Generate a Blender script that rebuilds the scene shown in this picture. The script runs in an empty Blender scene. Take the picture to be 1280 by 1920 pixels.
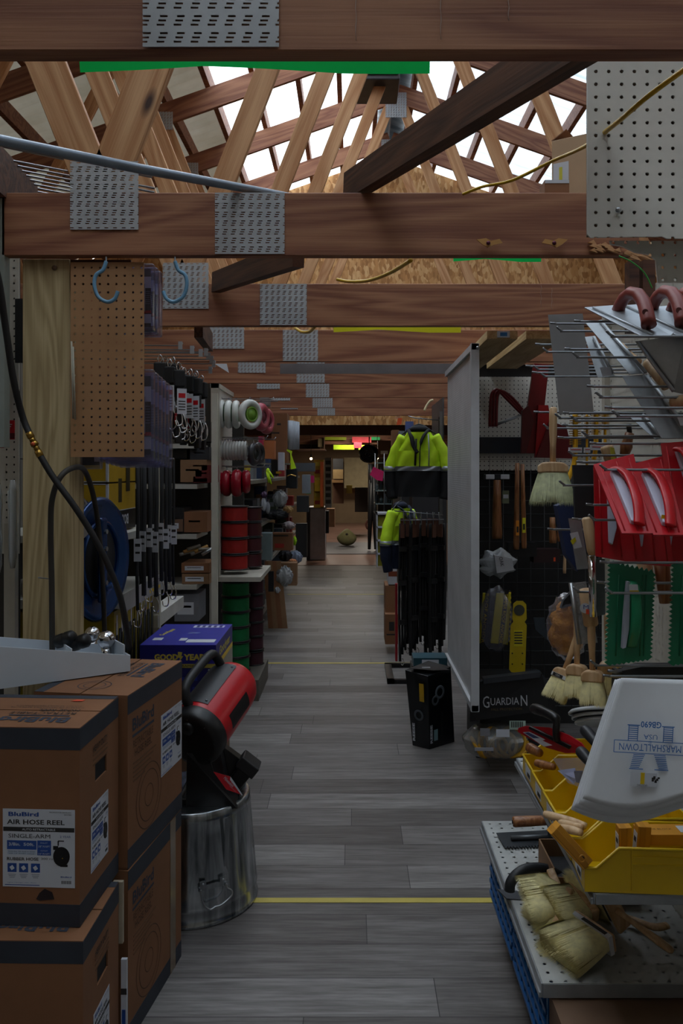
EXPOSURE = 2.4
FARL = 5.0
import bpy, math, random
from mathutils import Vector, Matrix
random.seed(7)
SC = bpy.context.scene
COL = SC.collection
F = 1550.0; VX = 660.0; VY = 882.0; H = 1.53
PI = math.pi

def P(px, py, Y):                       # a point of the place, from where it is seen and how far it stands
    return Vector(((px - VX) * Y / F, Y, H - (py - VY) * Y / F))
def wx(px, Y): return (px - VX) * Y / F
def wz(py, Y): return H - (py - VY) * Y / F
V = Vector

# ------------------------------------------------------------------ materials
def lin(c):
    if isinstance(c, str):
        c = [int(c[i:i+2], 16) / 255 for i in (0, 2, 4)]
    return tuple((x / 12.92 if x <= .04045 else ((x + .055) / 1.055) ** 2.4) for x in c[:3]) + (1,)

class NT:
    def __init__(s, name):
        s.m = bpy.data.materials.new(name); s.m.use_nodes = True
        s.t = s.m.node_tree; s.n = s.t.nodes; s.l = s.t.links
        s.b = s.n['Principled BSDF']; s.out = s.n['Material Output']
    def new(s, t, **k):
        n = s.n.new(t)
        for a, b in k.items(): setattr(n, a, b)
        return n
    def put(s, inp, v):
        if hasattr(v, 'is_output'): s.l.new(v, inp)
        else: inp.default_value = v
    def math(s, op, a, b=0.0, c=None):
        n = s.new('ShaderNodeMath', operation=op)
        s.put(n.inputs[0], a); s.put(n.inputs[1], b)
        if c is not None: s.put(n.inputs[2], c)
        return n.outputs[0]
    def mix(s, f, a, b, mode='MIX'):
        n = s.new('ShaderNodeMix', data_type='RGBA', blend_type=mode)
        s.put(n.inputs[0], f); s.put(n.inputs[6], a); s.put(n.inputs[7], b)
        return n.outputs[2]
    def coord(s, scale=(1, 1, 1), rnd=True):
        tc = s.new('ShaderNodeTexCoord'); mp = s.new('ShaderNodeMapping')
        s.l.new(tc.outputs['Object'], mp.inputs['Vector']); mp.inputs['Scale'].default_value = scale
        if rnd:
            oi = s.new('ShaderNodeObjectInfo')
            c = s.new('ShaderNodeCombineXYZ')
            r = s.math('MULTIPLY', oi.outputs['Random'], 37.0)
            for i in range(3): s.l.new(r, c.inputs[i])
            s.l.new(c.outputs[0], mp.inputs['Location'])
        return mp.outputs[0]
    def noise(s, vec, scale, detail=4, rough=.6, dist=0.0):
        n = s.new('ShaderNodeTexNoise'); s.l.new(vec, n.inputs['Vector'])
        n.inputs['Scale'].default_value = scale; n.inputs['Detail'].default_value = detail
        n.inputs['Roughness'].default_value = rough; n.inputs['Distortion'].default_value = dist
        return n.outputs['Fac']
    def ramp(s, f, stops):
        n = s.new('ShaderNodeValToRGB'); s.l.new(f, n.inputs[0]); cr = n.color_ramp
        while len(cr.elements) < len(stops): cr.elements.new(.5)
        for e, (p, c) in zip(cr.elements, stops): e.position = p; e.color = c
        return n.outputs[0]
    def bump(s, h, st, d=.01):
        n = s.new('ShaderNodeBump'); s.l.new(h, n.inputs['Height'])
        n.inputs['Strength'].default_value = st; n.inputs['Distance'].default_value = d
        s.l.new(n.outputs[0], s.b.inputs['Normal'])
    def fin(s, rough=.5, metal=0.0, spec=.5):
        s.put(s.b.inputs['Roughness'], rough); s.b.inputs['Metallic'].default_value = metal
        s.b.inputs['Specular IOR Level'].default_value = spec
        return s.m
MATS = {}
def M(c, rough=.55, metal=0.0, var=.12, sc=9.0, bump=0.0, spec=.5):
    """plain coloured stuff with a little uneven tone"""
    key = (c, rough, metal, var, sc, bump, spec)
    if key in MATS: return MATS[key]
    s = NT('surface_' + str(c)); col = lin(c)
    v = s.coord(); f = s.noise(v, sc)
    s.put(s.b.inputs['Base Color'], s.ramp(f, [(.3, tuple(x * (1 - var) for x in col[:3]) + (1,)), (.7, tuple(min(1, x * (1 + var)) for x in col[:3]) + (1,))]))
    if bump: s.bump(s.noise(v, sc * 6), bump)
    MATS[key] = s.fin(rough, metal, spec); return MATS[key]

def wood(name, dark, light, rings=1.0, axis=0, rough=.6, knots=True):
    s = NT(name)
    sc = [9, 9, 9]; sc[axis] = .8
    v = s.coord(tuple(sc))
    w = s.noise(v, .8 * rings, 2, .5, .6)
    band = s.math('FRACT', s.math('MULTIPLY', w, 9.0))
    band = s.math('ABSOLUTE', s.math('SUBTRACT', band, .5))
    sc2 = [160, 160, 160]; sc2[axis] = 3
    fine = s.noise(s.coord(tuple(sc2)), 1.0, 3)
    f = s.math('ADD', s.math('MULTIPLY', band, 1.1), s.math('MULTIPLY', s.math('SUBTRACT', fine, .5), .9))
    c = s.ramp(f, [(.0, lin(dark)), (.55, lin(light))])
    blot = s.noise(s.coord(), 1.7, 3)
    c = s.mix(s.math('MULTIPLY', blot, .55), c, lin(dark), 'MIX')
    if knots:
        kv = s.coord(tuple(4.2 if i != axis else 1.6 for i in range(3)))
        vo = s.new('ShaderNodeTexVoronoi'); s.l.new(kv, vo.inputs['Vector']); vo.inputs['Scale'].default_value = 1.0
        k = s.ramp(vo.outputs['Distance'], [(.03, (1, 1, 1, 1)), (.09, (0, 0, 0, 1))])
        c = s.mix(k, c, lin('3a2015'))
    s.put(s.b.inputs['Base Color'], c)
    s.bump(f, .25, .002)
    return s.fin(rough)

def holes(name, base, au, av, pu, pv, ru, rv, kind='round', rough=.5, metal=0.0, grime=.15, off=(0, 0)):
    """board with punched holes: the holes are really open"""
    s = NT(name); col = lin(base)
    f = s.noise(s.coord(rnd=True), 6)
    s.put(s.b.inputs['Base Color'], s.ramp(f, [(.3, tuple(x * (1 - grime) for x in col[:3]) + (1,)), (.7, tuple(min(1, x * (1 + grime * .5)) for x in col[:3]) + (1,))]))
    tc = s.new('ShaderNodeTexCoord'); sp = s.new('ShaderNodeSeparateXYZ'); s.l.new(tc.outputs['Object'], sp.inputs[0])
    u = s.math('SUBTRACT', s.math('FRACT', s.math('DIVIDE', s.math('ADD', sp.outputs[au], 20 + off[0]), pu)), .5)
    if kind == 'plate':
        vv = s.math('DIVIDE', s.math('ADD', sp.outputs[av], 20 + off[1]), pv)
        g = s.math('MULTIPLY', s.math('FRACT', vv), 4.0)
        row = s.math('FLOOR', g)
        sh = s.math('MULTIPLY', s.math('SUBTRACT', row, 1), .10)
        du = s.math('ABSOLUTE', s.math('SUBTRACT', u, sh)); dv = s.math('ABSOLUTE', s.math('SUBTRACT', s.math('FRACT', g), .5))
        a = s.math('MULTIPLY', s.math('LESS_THAN', du, .23), s.math('LESS_THAN', dv, .26))
        mask = s.math('MULTIPLY', a, s.math('LESS_THAN', row, 2.5))
    else:
        v = s.math('SUBTRACT', s.math('FRACT', s.math('DIVIDE', s.math('ADD', sp.outputs[av], 20 + off[1]), pv)), .5)
        if kind == 'round':
            d = s.math('ADD', s.math('POWER', s.math('MULTIPLY', u, pu), 2.0), s.math('POWER', s.math('MULTIPLY', v, pv), 2.0))
            mask = s.math('LESS_THAN', d, ru * ru)
        else:
            mask = s.math('MULTIPLY', s.math('LESS_THAN', s.math('ABSOLUTE', u), ru / pu), s.math('LESS_THAN', s.math('ABSOLUTE', v), rv / pv))
    s.fin(rough, metal)
    t = s.new('ShaderNodeBsdfTransparent'); mx = s.new('ShaderNodeMixShader')
    s.l.new(mask, mx.inputs[0]); s.l.new(s.b.outputs[0], mx.inputs[1]); s.l.new(t.outputs[0], mx.inputs[2]); s.l.new(mx.outputs[0], s.out.inputs[0])
    return s.m

def clear(name, tint='e8e8f4', haze=.09, rough=.12):
    s = NT(name); s.b.inputs['Base Color'].default_value = lin(tint); s.fin(rough)
    t = s.new('ShaderNodeBsdfTransparent'); t.inputs[0].default_value = lin(tint)
    g = s.new('ShaderNodeBsdfGlossy'); g.inputs['Roughness'].default_value = rough
    lw = s.new('ShaderNodeLayerWeight'); lw.inputs[0].default_value = .35
    a = s.new('ShaderNodeMixShader'); a.inputs[0].default_value = haze
    s.l.new(t.outputs[0], a.inputs[1]); s.l.new(s.b.outputs[0], a.inputs[2])
    b = s.new('ShaderNodeMixShader'); s.l.new(s.math('MULTIPLY', lw.outputs['Facing'], .55), b.inputs[0])
    s.l.new(a.outputs[0], b.inputs[1]); s.l.new(g.outputs[0], b.inputs[2]); s.l.new(b.outputs[0], s.out.inputs[0])
    return s.m

WOOD = wood('truss_lumber', '7c4a34', 'ae7a58', .7)
WOOD_PALE = wood('web_lumber', 'b07a4c', 'dcae80', .6)
WOOD_DARK = wood('aged_lumber', '3a2018', '6e4530')
POSTW = wood('post_pine', 'a48f66', 'd0bd92', 1.1, axis=2, knots=False)
HANDLE = wood('handle_beech', 'bc966c', 'dcbc94', 1.2, axis=2, knots=False, rough=.45)
HICK = wood('handle_hickory', '7c4a2a', 'b07a4c', 3.0, axis=2, knots=False, rough=.4)
PALLETW = wood('new_board', 'b09060', 'dcc492', 1.0, axis=1)
PLATE = holes('galvanised_nail_plate', 'b6babe', 0, 2, .0262, .0262, 0, 0, 'plate', .42, .35)
PEG_BROWN = holes('brown_pegboard', 'b0845c', 0, 2, .0254, .0254, .0036, 0, 'round', .55)
PEG_WHITE_F = holes('white_pegboard', 'dad8cf', 0, 2, .0254, .0254, .0036, 0, 'round', .45)
PEG_WHITE_S = holes('white_pegboard_side', 'cfcdc4', 1, 2, .0254, .0254, .0036, 0, 'round', .45)
PEG_SHELF = holes('perforated_shelf', 'aeb0ae', 0, 1, .034, .034, .0045, 0, 'round', .45, grime=.3)
UPRIGHT = holes('slotted_upright', 'c4c0b4', 0, 2, .05, .026, .0045, .0085, 'rect', .45)
SCREEN = holes('perforated_screen', 'cccccf', 1, 2, .012, .012, .0022, .0022, 'rect', .4, .15)
STEEL = M('a4a7aa', .33, .9, .15, 14)
STEELD = M('6c7074', .4, .85, .2, 14)
CHROME = M('d8d8da', .08, 1.0, .05)
WIRE = M('8e9094', .3, .85)
s = NT('galvanised_sheet'); _v = s.coord((14, 14, 1.2)); _f = s.noise(_v, 1.6, 4, .6, .4)
s.put(s.b.inputs['Base Color'], s.ramp(_f, [(.3, lin('5c6166')), (.5, lin('a2a8ac')), (.7, lin('d6dade'))])); s.bump(_f, .15, .004)  # tall pale and dark streaks in the colour imitate reflections on the metal
ZINC = s.fin(.22, .92)
BLACK = M('101012', .4)
BLACKM = M('16161a', .8)
GREYP = M('4a4c50', .5)
RUBBER = M('1d1c1d', .6)
KRAFT = M('83583a', .75, 0, .1, 5, .05)
KRAFT2 = M('8c6a4c', .8, 0, .15, 5)
KRAFTD = M('6d5340', .8, 0, .2, 5)
INK = M('2a2726', .8)
INKB = M('343a48', .8)
WHITE = M('d9dbe0', .55, 0, .05)
PAPER = M('c9ccd4', .6, 0, .04)
SHELFW = M('b0aea6', .45, 0, .15, 5)
BLUEL = M('234a94', .5)
RED = M('c01420', .35)
REDD = M('7d0f16', .4)
YEL = M('e0bb1a', .35, 0, .08)
YELD = M('b58f18', .5)
LIME = M('c8f01e', .7)
GREEN = M('0f6e47', .4)
SKIN = None
CLEAR = clear('clear_plastic')
CLEARP = clear('clear_clamshell', 'dcdcf2', .12, .15)
BRIST = M('eae0aa', .8, 0, .15, 60); BRIST_D = M('b9ac70', .8, 0, .2, 60)
BRIST2 = M('d3d8ae', .8, 0, .2, 60)

# ------------------------------------------------------------------ mesh builder
def g_box(sx, sy, sz, c=(0, 0, 0)):
    x, y, z = c; a, b, d = sx / 2, sy / 2, sz / 2
    v = [(x+i*a, y+j*b, z+k*d) for k in (-1, 1) for j in (-1, 1) for i in (-1, 1)]
    return v, [(0, 2, 3, 1), (4, 5, 7, 6), (0, 1, 5, 4), (2, 6, 7, 3), (0, 4, 6, 2), (1, 3, 7, 5)]
def g_prism(poly, t, c=0.0):            # polygon in local XY, thickness along Z
    n = len(poly)
    ar = sum(poly[i][0]*poly[(i+1) % n][1] - poly[(i+1) % n][0]*poly[i][1] for i in range(n))
    if ar < 0: poly = poly[::-1]
    v = [(x, y, c - t/2) for x, y in poly] + [(x, y, c + t/2) for x, y in poly]
    f = [tuple(range(n))[::-1], tuple(range(n, 2*n))] + [(i, (i+1) % n, n + (i+1) % n, n + i) for i in range(n)]
    return v, f
def g_tube(pts, r, n=8, closed=False, flat=1.0):
    pts = [V(p) for p in pts]; m = len(pts); rs = r if isinstance(r, (list, tuple)) else [r] * m
    vs, fs = [], []; up = None
    for i, p in enumerate(pts):
        a = pts[(i-1) % m] if (closed or i) else p; b = pts[(i+1) % m] if (closed or i < m-1) else p
        t = (b - a); t = t.normalized() if t.length > 1e-9 else V((0, 0, 1))
        if up is None: up = V((0, 0, 1)) if abs(t.z) < .9 else V((1, 0, 0))
        s = t.cross(up)
        if s.length < 1e-6: s = t.cross(V((0, 1, 0)))
        s.normalize(); up = s.cross(t).normalized()
        for k in range(n):
            an = 2*PI*k/n
            vs.append(tuple(p + (s*math.cos(an) + up*math.sin(an)*flat) * rs[i]))
    for i in range(m if closed else m-1):
        j = (i+1) % m
        for k in range(n): fs.append((i*n+k, i*n+(k+1) % n, j*n+(k+1) % n, j*n+k))
    if not closed:
        fs.append(tuple(range(n))[::-1]); fs.append(tuple(range((m-1)*n, m*n)))
    return vs, fs
def g_lathe(prof, n=24, sx=1.0, sy=1.0):  # profile (r, z)
    vs, fs = [], []
    for r, z in prof:
        for k in range(n): a = 2*PI*k/n; vs.append((r*sx*math.cos(a), r*sy*math.sin(a), z))
    for i in range(len(prof)-1):
        for k in range(n): fs.append((i*n+k, i*n+(k+1) % n, (i+1)*n+(k+1) % n, (i+1)*n+k))
    fs.append(tuple(range(n))[::-1]); fs.append(tuple(range((len(prof)-1)*n, len(prof)*n)))
    return vs, fs
def g_ball(r, n=14, c=(0, 0, 0), s=(1, 1, 1)):
    v, f = g_lathe([(max(1e-4, r*math.sin(PI*i/n)), -r*math.cos(PI*i/n)) for i in range(n+1)], n*2)
    return [(x*s[0]+c[0], y*s[1]+c[1], z*s[2]+c[2]) for x, y, z in v], f
def g_cyl(r, h, n=20, r2=None, c=(0, 0, 0)):
    v, f = g_lathe([(r, 0), (r if r2 is None else r2, h)], n)
    return [(x+c[0], y+c[1], z+c[2]) for x, y, z in v], f
def g_torus(R, r, n=28, k=10, s=1.0):
    return g_tube([(R*math.cos(2*PI*i/n), R*math.sin(2*PI*i/n), 0) for i in range(n)], r, k, True, s)
def g_slab(q, t):                       # planar polygon of 3D corners, thickness t
    q = [V(p) for p in q]; n = len(q)
    nr = V((0, 0, 0))
    for i in range(n): nr += (q[i] - q[0]).cross(q[(i+1) % n] - q[0])
    nr.normalize()
    v = [tuple(p - nr*t/2) for p in q] + [tuple(p + nr*t/2) for p in q]
    return v, [tuple(range(n))[::-1], tuple(range(n, 2*n))] + [(i, (i+1) % n, n+(i+1) % n, n+i) for i in range(n)]
def g_grid(fn, nu, nv):
    v = [tuple(fn(i/nu, j/nv)) for j in range(nv+1) for i in range(nu+1)]; w = nu+1
    return v, [(j*w+i, j*w+i+1, (j+1)*w+i+1, (j+1)*w+i) for j in range(nv) for i in range(nu)]
_tc = {}
def g_text(s, w, h, bold=0.0):
    if 'M' in s or 'N' in s: bold = 0.0
    if (s, bold) not in _tc:
        cu = bpy.data.curves.new('t', 'FONT'); cu.body = s; cu.resolution_u = 2; cu.offset = bold
        ob = bpy.data.objects.new('t', cu); COL.objects.link(ob)
        me = bpy.data.meshes.new_from_object(ob.evaluated_get(bpy.context.evaluated_depsgraph_get()))
        vs = [(v.co.x, v.co.y) for v in me.vertices]; fs = [tuple(p.vertices) for p in me.polygons]
        bpy.data.objects.remove(ob); bpy.data.curves.remove(cu); bpy.data.meshes.remove(me)
        x0 = min(v[0] for v in vs); x1 = max(v[0] for v in vs); y0 = min(v[1] for v in vs); y1 = max(v[1] for v in vs)
        _tc[(s, bold)] = ([((x-x0)/(x1-x0)-.5, (y-y0)/(y1-y0)-.5) for x, y in vs], fs)
    vs, fs = _tc[(s, bold)]
    return [(x*w, y*h, 0) for x, y in vs], fs
def frame(o, x, y):
    x = V(x).normalized(); z = x.cross(V(y)).normalized(); y = z.cross(x)
    m = Matrix((x, y, z)).transposed().to_4x4(); m.translation = V(o); return m
def along(a, b):                        # matrix whose Z runs from a to b
    a = V(a); d = (V(b) - a).normalized(); r = d.to_track_quat('Z', 'Y').to_matrix().to_4x4(); r.translation = a; return r
def tr(x=0, y=0, z=0): return Matrix.Translation((x, y, z))
def rot(deg, ax): return Matrix.Rotation(math.radians(deg), 4, ax)

WM = {}
class MB:
    def __init__(s): s.v = []; s.f = []; s.m = []; s.sm = []; s.mats = []
    def add(s, geo, mat, mx=None, smooth=False):
        vs, fs = geo; o = len(s.v)
        s.v += [mx @ V(p) for p in vs] if mx is not None else [V(p) for p in vs]
        if mat not in s.mats: s.mats.append(mat)
        k = s.mats.index(mat)
        for f in fs: s.f.append(tuple(i+o for i in f)); s.m.append(k); s.sm.append(smooth)
        return s
    def box(s, sx, sy, sz, c, mat, mx=None): return s.add(g_box(sx, sy, sz, c), mat, mx)
    def bb(s, x0, x1, y0, y1, z0, z1, mat): return s.add(g_box(x1-x0, y1-y0, z1-z0, ((x0+x1)/2, (y0+y1)/2, (z0+z1)/2)), mat)
    def tube(s, pts, r, mat, n=8, mx=None, closed=False, flat=1.0): return s.add(g_tube(pts, r, n, closed, flat), mat, mx, True)
    def text(s, t, w, h, mat, mx, bold=0.0): return s.add(g_text(t, w, h, bold), mat, mx)
    def build(s, name, parent=None, bevel=0.0, base=False):
        me = bpy.data.meshes.new(name); vs = s.v; off = V((0, 0, 0))
        if parent is not None:
            inv = WM.get(parent.name, Matrix()).inverted(); vs = [inv @ p for p in vs]
        elif base:
            xs = [p.x for p in vs]; ys = [p.y for p in vs]; zs = [p.z for p in vs]
            off = V(((min(xs)+max(xs))/2, (min(ys)+max(ys))/2, min(zs))); vs = [p - off for p in vs]
        me.from_pydata([tuple(p) for p in vs], [], s.f)
        for m in s.mats: me.materials.append(m)
        me.polygons.foreach_set('material_index', s.m); me.polygons.foreach_set('use_smooth', s.sm); me.update()
        o = bpy.data.objects.new(name, me); COL.objects.link(o)
        if parent is not None: o.parent = parent; WM[o.name] = WM.get(parent.name, Matrix())
        else: o.location = off; WM[o.name] = Matrix.Translation(off)
        if bevel:
            b = o.modifiers.new('soft_edges', 'BEVEL'); b.width = bevel; b.segments = 2; b.limit_method = 'ANGLE'
        return o
def tag(o, label, cat, group=None):
    o['label'] = label; o['category'] = cat
    if group: o['group'] = group
    return o
def thing(name, label, cat, loc=(0, 0, 0), rz=0, group=None):
    o = bpy.data.objects.new(name, None); COL.objects.link(o); o.empty_display_size = .05
    o.location = loc; o.rotation_euler = (0, 0, math.radians(rz))
    WM[o.name] = Matrix.Translation(V(loc)) @ rot(rz, 'Z')
    return tag(o, label, cat, group)
def solo(mb, name, label, cat, group=None, bevel=0.0): return tag(mb.build(name, None, bevel, True), label, cat, group)
def struct(mb, name): o = mb.build(name); o['kind'] = 'structure'; return o
def dup(root, label=None, loc=None, mat=None, group=None):
    def cp(o, par):
        c = o.copy(); COL.objects.link(c); WM[c.name] = WM.get(o.name, Matrix())
        if par is not None: c.parent = par
        for ch in list(o.children): cp(ch, c)
        return c
    r = cp(root, None)
    if mat is not None: r.matrix_world = mat
    elif loc is not None: r.location = loc
    if label: r['label'] = label
    if group: r['group'] = group
    return r
def place(o, mat): o.matrix_world = mat; return o
# ------------------------------------------------------------------ camera, sky
cam = bpy.data.cameras.new('camera'); co = bpy.data.objects.new('camera', cam); COL.objects.link(co)
co.location = (0, 0, H); co.rotation_euler = (PI/2, 0, 0)
cam.sensor_width = 36; cam.lens = F/1920*36; cam.shift_x = -20/1920; cam.shift_y = -78/1920; cam.clip_start = .05
SC.camera = co
SC.view_settings.view_transform = 'Standard'; SC.view_settings.look = 'None'; SC.view_settings.gamma = 1
SC.view_settings.exposure = EXPOSURE
w = bpy.data.worlds.new('overcast_sky'); SC.world = w; w.use_nodes = True
nt = w.node_tree; bg = nt.nodes['Background']
tc = nt.nodes.new('ShaderNodeTexCoord'); vm = nt.nodes.new('ShaderNodeVectorMath'); vm.operation = 'DOT_PRODUCT'
nt.links.new(tc.outputs['Generated'], vm.inputs[0]); vm.inputs[1].default_value = V((-.55, .25, .8)).normalized()
mr = nt.nodes.new('ShaderNodeMapRange'); mr.inputs[1].default_value = .35; mr.inputs[2].default_value = 1.0; mr.inputs[3].default_value = .38; mr.inputs[4].default_value = 1.7
nt.links.new(vm.outputs['Value'], mr.inputs[0]); nt.links.new(mr.outputs[0], bg.inputs[1])
bg.inputs[0].default_value = (.90, .95, 1.0, 1)
SC.cycles.max_bounces = 7; SC.cycles.diffuse_bounces = 4; SC.cycles.transparent_max_bounces = 24; SC.cycles.glossy_bounces = 3
SC.cycles.caustics_reflective = False; SC.cycles.caustics_refractive = False
SC.cycles.use_denoising = True

# ------------------------------------------------------------------ floor
s = NT('grey_laminate_planks')
tcn = s.new('ShaderNodeTexCoord'); br = s.new('ShaderNodeTexBrick'); _sp = s.new('ShaderNodeSeparateXYZ'); s.l.new(tcn.outputs['Object'], _sp.inputs[0])
_row = s.math('FLOOR', s.math('DIVIDE', _sp.outputs[1], .178)); _wn = s.new('ShaderNodeTexWhiteNoise', noise_dimensions='1D'); s.l.new(_row, _wn.inputs['W'])
_cb = s.new('ShaderNodeCombineXYZ'); s.l.new(s.math('MULTIPLY_ADD', _wn.outputs['Value'], 1.22, _sp.outputs[0]), _cb.inputs[0]); s.l.new(_sp.outputs[1], _cb.inputs[1])
s.l.new(_cb.outputs[0], br.inputs['Vector'])
br.offset = 0.0; br.inputs['Scale'].default_value = 1.0; br.inputs['Brick Width'].default_value = 1.22; br.inputs['Row Height'].default_value = .178
br.inputs['Mortar Size'].default_value = .0016; br.inputs['Color1'].default_value = lin('6d6866'); br.inputs['Color2'].default_value = lin('979492'); br.inputs['Mortar'].default_value = lin('454344')
mp = s.new('ShaderNodeMapping'); s.l.new(tcn.outputs['Object'], mp.inputs[0]); mp.inputs['Scale'].default_value = (1.3, 16, 1)
g1 = s.noise(mp.outputs[0], 1.6, 6, .65, .5)
c = s.mix(.8, br.outputs['Color'], s.ramp(g1, [(.28, lin('8a8280')), (.72, lin('ffffff'))]), 'MULTIPLY')
mp2 = s.new('ShaderNodeMapping'); s.l.new(tcn.outputs['Object'], mp2.inputs[0]); mp2.inputs['Scale'].default_value = (6, 90, 1)
g2 = s.noise(mp2.outputs[0], 1.0, 4)
c = s.mix(.4, c, s.ramp(g2, [(.35, lin('7a7270')), (.6, lin('ffffff'))]), 'MULTIPLY')
s.l.new(c, s.b.inputs['Base Color']); s.bump(g1, .12, .002)
LAMI = s.fin(s.math('MULTIPLY_ADD', g1, .25, .38), 0, .35)
mb = MB(); mb.bb(-6.5, 6.5, -4, 13.3, -.04, 0, LAMI); struct(mb, 'floor')
mb = MB(); mb.bb(-3.5, 4, 13.305, 24, -.04, .006, M('7a5c50', .35, 0, .2, 2)); o = struct(mb, 'floor')
mb = MB(); mb.bb(-1.2, .9, 15.0, 17.4, .0065, .018, M('58565c', .4, 0, .1)); solo(mb, 'door_mat', 'long grey floor mat lying across the far end of the aisle', 'mat')
for y, x0, x1, nm in ((2.94, -.36, .56, 'nearest yellow tape line across the grey floor, beside the metal trash can'),
                      (6.56, -1.1, .47, 'middle yellow tape line across the grey floor, by the strap rack base'),
                      (10.2, -.8, .42, 'thin farthest yellow tape line across the grey floor')):
    mb = MB(); mb.bb(x0, x1, y-.016, y+.016, .0005, .002, M('b9a84c', .5)); solo(mb, 'floor_tape', nm, 'tape')

# ------------------------------------------------------------------ walls, gable, far room
SIDING = M('8b8478', .7, 0, .15, 3)
OSB = NT('strand_board')
vo = OSB.new('ShaderNodeTexVoronoi'); OSB.l.new(OSB.coord((22, 1, 9)), vo.inputs['Vector']); vo.inputs['Scale'].default_value = 1.6
cc = OSB.new('ShaderNodeSeparateColor'); OSB.l.new(vo.outputs['Color'], cc.inputs[0])
OSB.l.new(OSB.ramp(cc.outputs[0], [(0, lin('9a6a3a')), (.5, lin('c08c52')), (1, lin('dab07a'))]), OSB.b.inputs['Base Color']); OSB = OSB.fin(.7)
mb = MB(); mb.bb(-6.6, -6.5, -4, 10.9, 0, 3.2, SIDING); struct(mb, 'wall_left')
mb = MB(); mb.bb(6.5, 6.6, -4, 10.9, 0, 3.2, SIDING); struct(mb, 'wall_right')
mb = MB(); mb.bb(-6.6, 6.6, -4.1, -4.0, 0, 2.6, SIDING); struct(mb, 'wall_back')
ROOFZ = lambda x: 5.36 + .32 - .35*abs(x - .456)
mb = MB(); mb.add(g_prism([(-6.5, 2.13), (6.5, 2.13), (6.5, ROOFZ(6.5)), (.456, ROOFZ(.456)), (-6.5, ROOFZ(-6.5))], .02), OSB, frame((0, 10.93, 0), (1, 0, 0), (0, 0, 1)))
mb.bb(-6.5, -3.0, 10.9, 11.0, 0, 2.13, OSB); mb.bb(3.0, 6.5, 10.9, 11.0, 0, 2.13, OSB); struct(mb, 'wall_gable')
# the lower room beyond
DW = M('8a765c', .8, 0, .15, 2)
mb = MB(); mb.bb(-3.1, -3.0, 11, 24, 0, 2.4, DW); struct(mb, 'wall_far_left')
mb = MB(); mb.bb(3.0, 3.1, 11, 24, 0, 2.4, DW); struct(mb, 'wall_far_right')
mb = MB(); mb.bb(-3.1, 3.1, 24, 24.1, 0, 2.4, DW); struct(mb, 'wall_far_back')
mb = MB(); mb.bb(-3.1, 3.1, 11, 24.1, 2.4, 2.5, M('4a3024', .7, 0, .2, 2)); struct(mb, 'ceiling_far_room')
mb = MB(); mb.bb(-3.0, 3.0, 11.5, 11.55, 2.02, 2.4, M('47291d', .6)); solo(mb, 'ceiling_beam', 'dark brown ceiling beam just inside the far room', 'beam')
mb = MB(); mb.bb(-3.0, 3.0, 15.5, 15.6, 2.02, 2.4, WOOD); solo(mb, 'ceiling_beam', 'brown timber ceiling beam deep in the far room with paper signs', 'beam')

# ------------------------------------------------------------------ roof
def skylight_mat():
    s = NT('translucent_roof_panel')
    v = s.coord((1, .6, 1), False)
    f = s.noise(v, 1.4, 4)
    t = s.new('ShaderNodeBsdfTransparent'); t.inputs[0].default_value = lin('e9eef2')
    tl = s.new('ShaderNodeBsdfTranslucent'); s.l.new(s.ramp(f, [(.3, lin('b8c2c8')), (.7, lin('eef2f4'))]), tl.inputs[0])
    a = s.new('ShaderNodeMixShader'); a.inputs[0].default_value = .55
    s.l.new(t.outputs[0], a.inputs[1]); s.l.new(tl.outputs[0], a.inputs[2]); s.l.new(a.outputs[0], s.out.inputs[0])
    return s.m
SKYL = skylight_mat()
def skylight_dimmed():  # darker streaky tint put into the right panel to dim the sky's glow
    s = NT('dimmed_roof_panel'); v = s.coord((.5, 9, .5), False); f = s.noise(v, 1.3, 5, .7)
    t = s.new('ShaderNodeBsdfTransparent'); s.l.new(s.ramp(f, [(.3, lin('5e6a74')), (.7, lin('acb8c2'))]), t.inputs[0])
    tl = s.new('ShaderNodeBsdfTranslucent'); s.l.new(s.ramp(f, [(.3, lin('8b969e')), (.7, lin('d2d8dc'))]), tl.inputs[0])
    a = s.new('ShaderNodeMixShader'); a.inputs[0].default_value = .5
    s.l.new(t.outputs[0], a.inputs[1]); s.l.new(tl.outputs[0], a.inputs[2]); s.l.new(a.outputs[0], s.out.inputs[0]); return s.m
SKYR = skylight_dimmed()
def liner():
    s = NT('pale_roof_sheet'); v = s.coord(rnd=False); f = s.noise(v, 1.5, 4)
    c = s.ramp(f, [(.3, lin('b9b098')), (.7, lin('dcd6c4'))]); s.l.new(c, s.b.inputs['Base Color']); s.fin(.7)
    t = s.new('ShaderNodeBsdfTranslucent'); s.l.new(c, t.inputs[0]); a = s.new('ShaderNodeMixShader'); a.inputs[0].default_value = .05
    s.l.new(s.b.outputs[0], a.inputs[1]); s.l.new(t.outputs[0], a.inputs[2]); s.l.new(a.outputs[0], s.out.inputs[0]); return s.m
ROOFM = liner()
YR0, YR1 = -4.0, 10.92
def roof(x0, x1, mat, name, YR0=-4.0, YR1=10.92):
    n = int((YR1-YR0)/.02)
    prof = lambda y: .014*max(-.3, math.cos(2*PI*y/.16))
    mb = MB(); v, f = g_grid(lambda a, b: (x0+(x1-x0)*a, YR0+(YR1-YR0)*b, ROOFZ(x0+(x1-x0)*a)+.055+prof(YR0+(YR1-YR0)*b)), 1, n)
    mb.add((v, f), mat, None, True); struct(mb, name)
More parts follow.
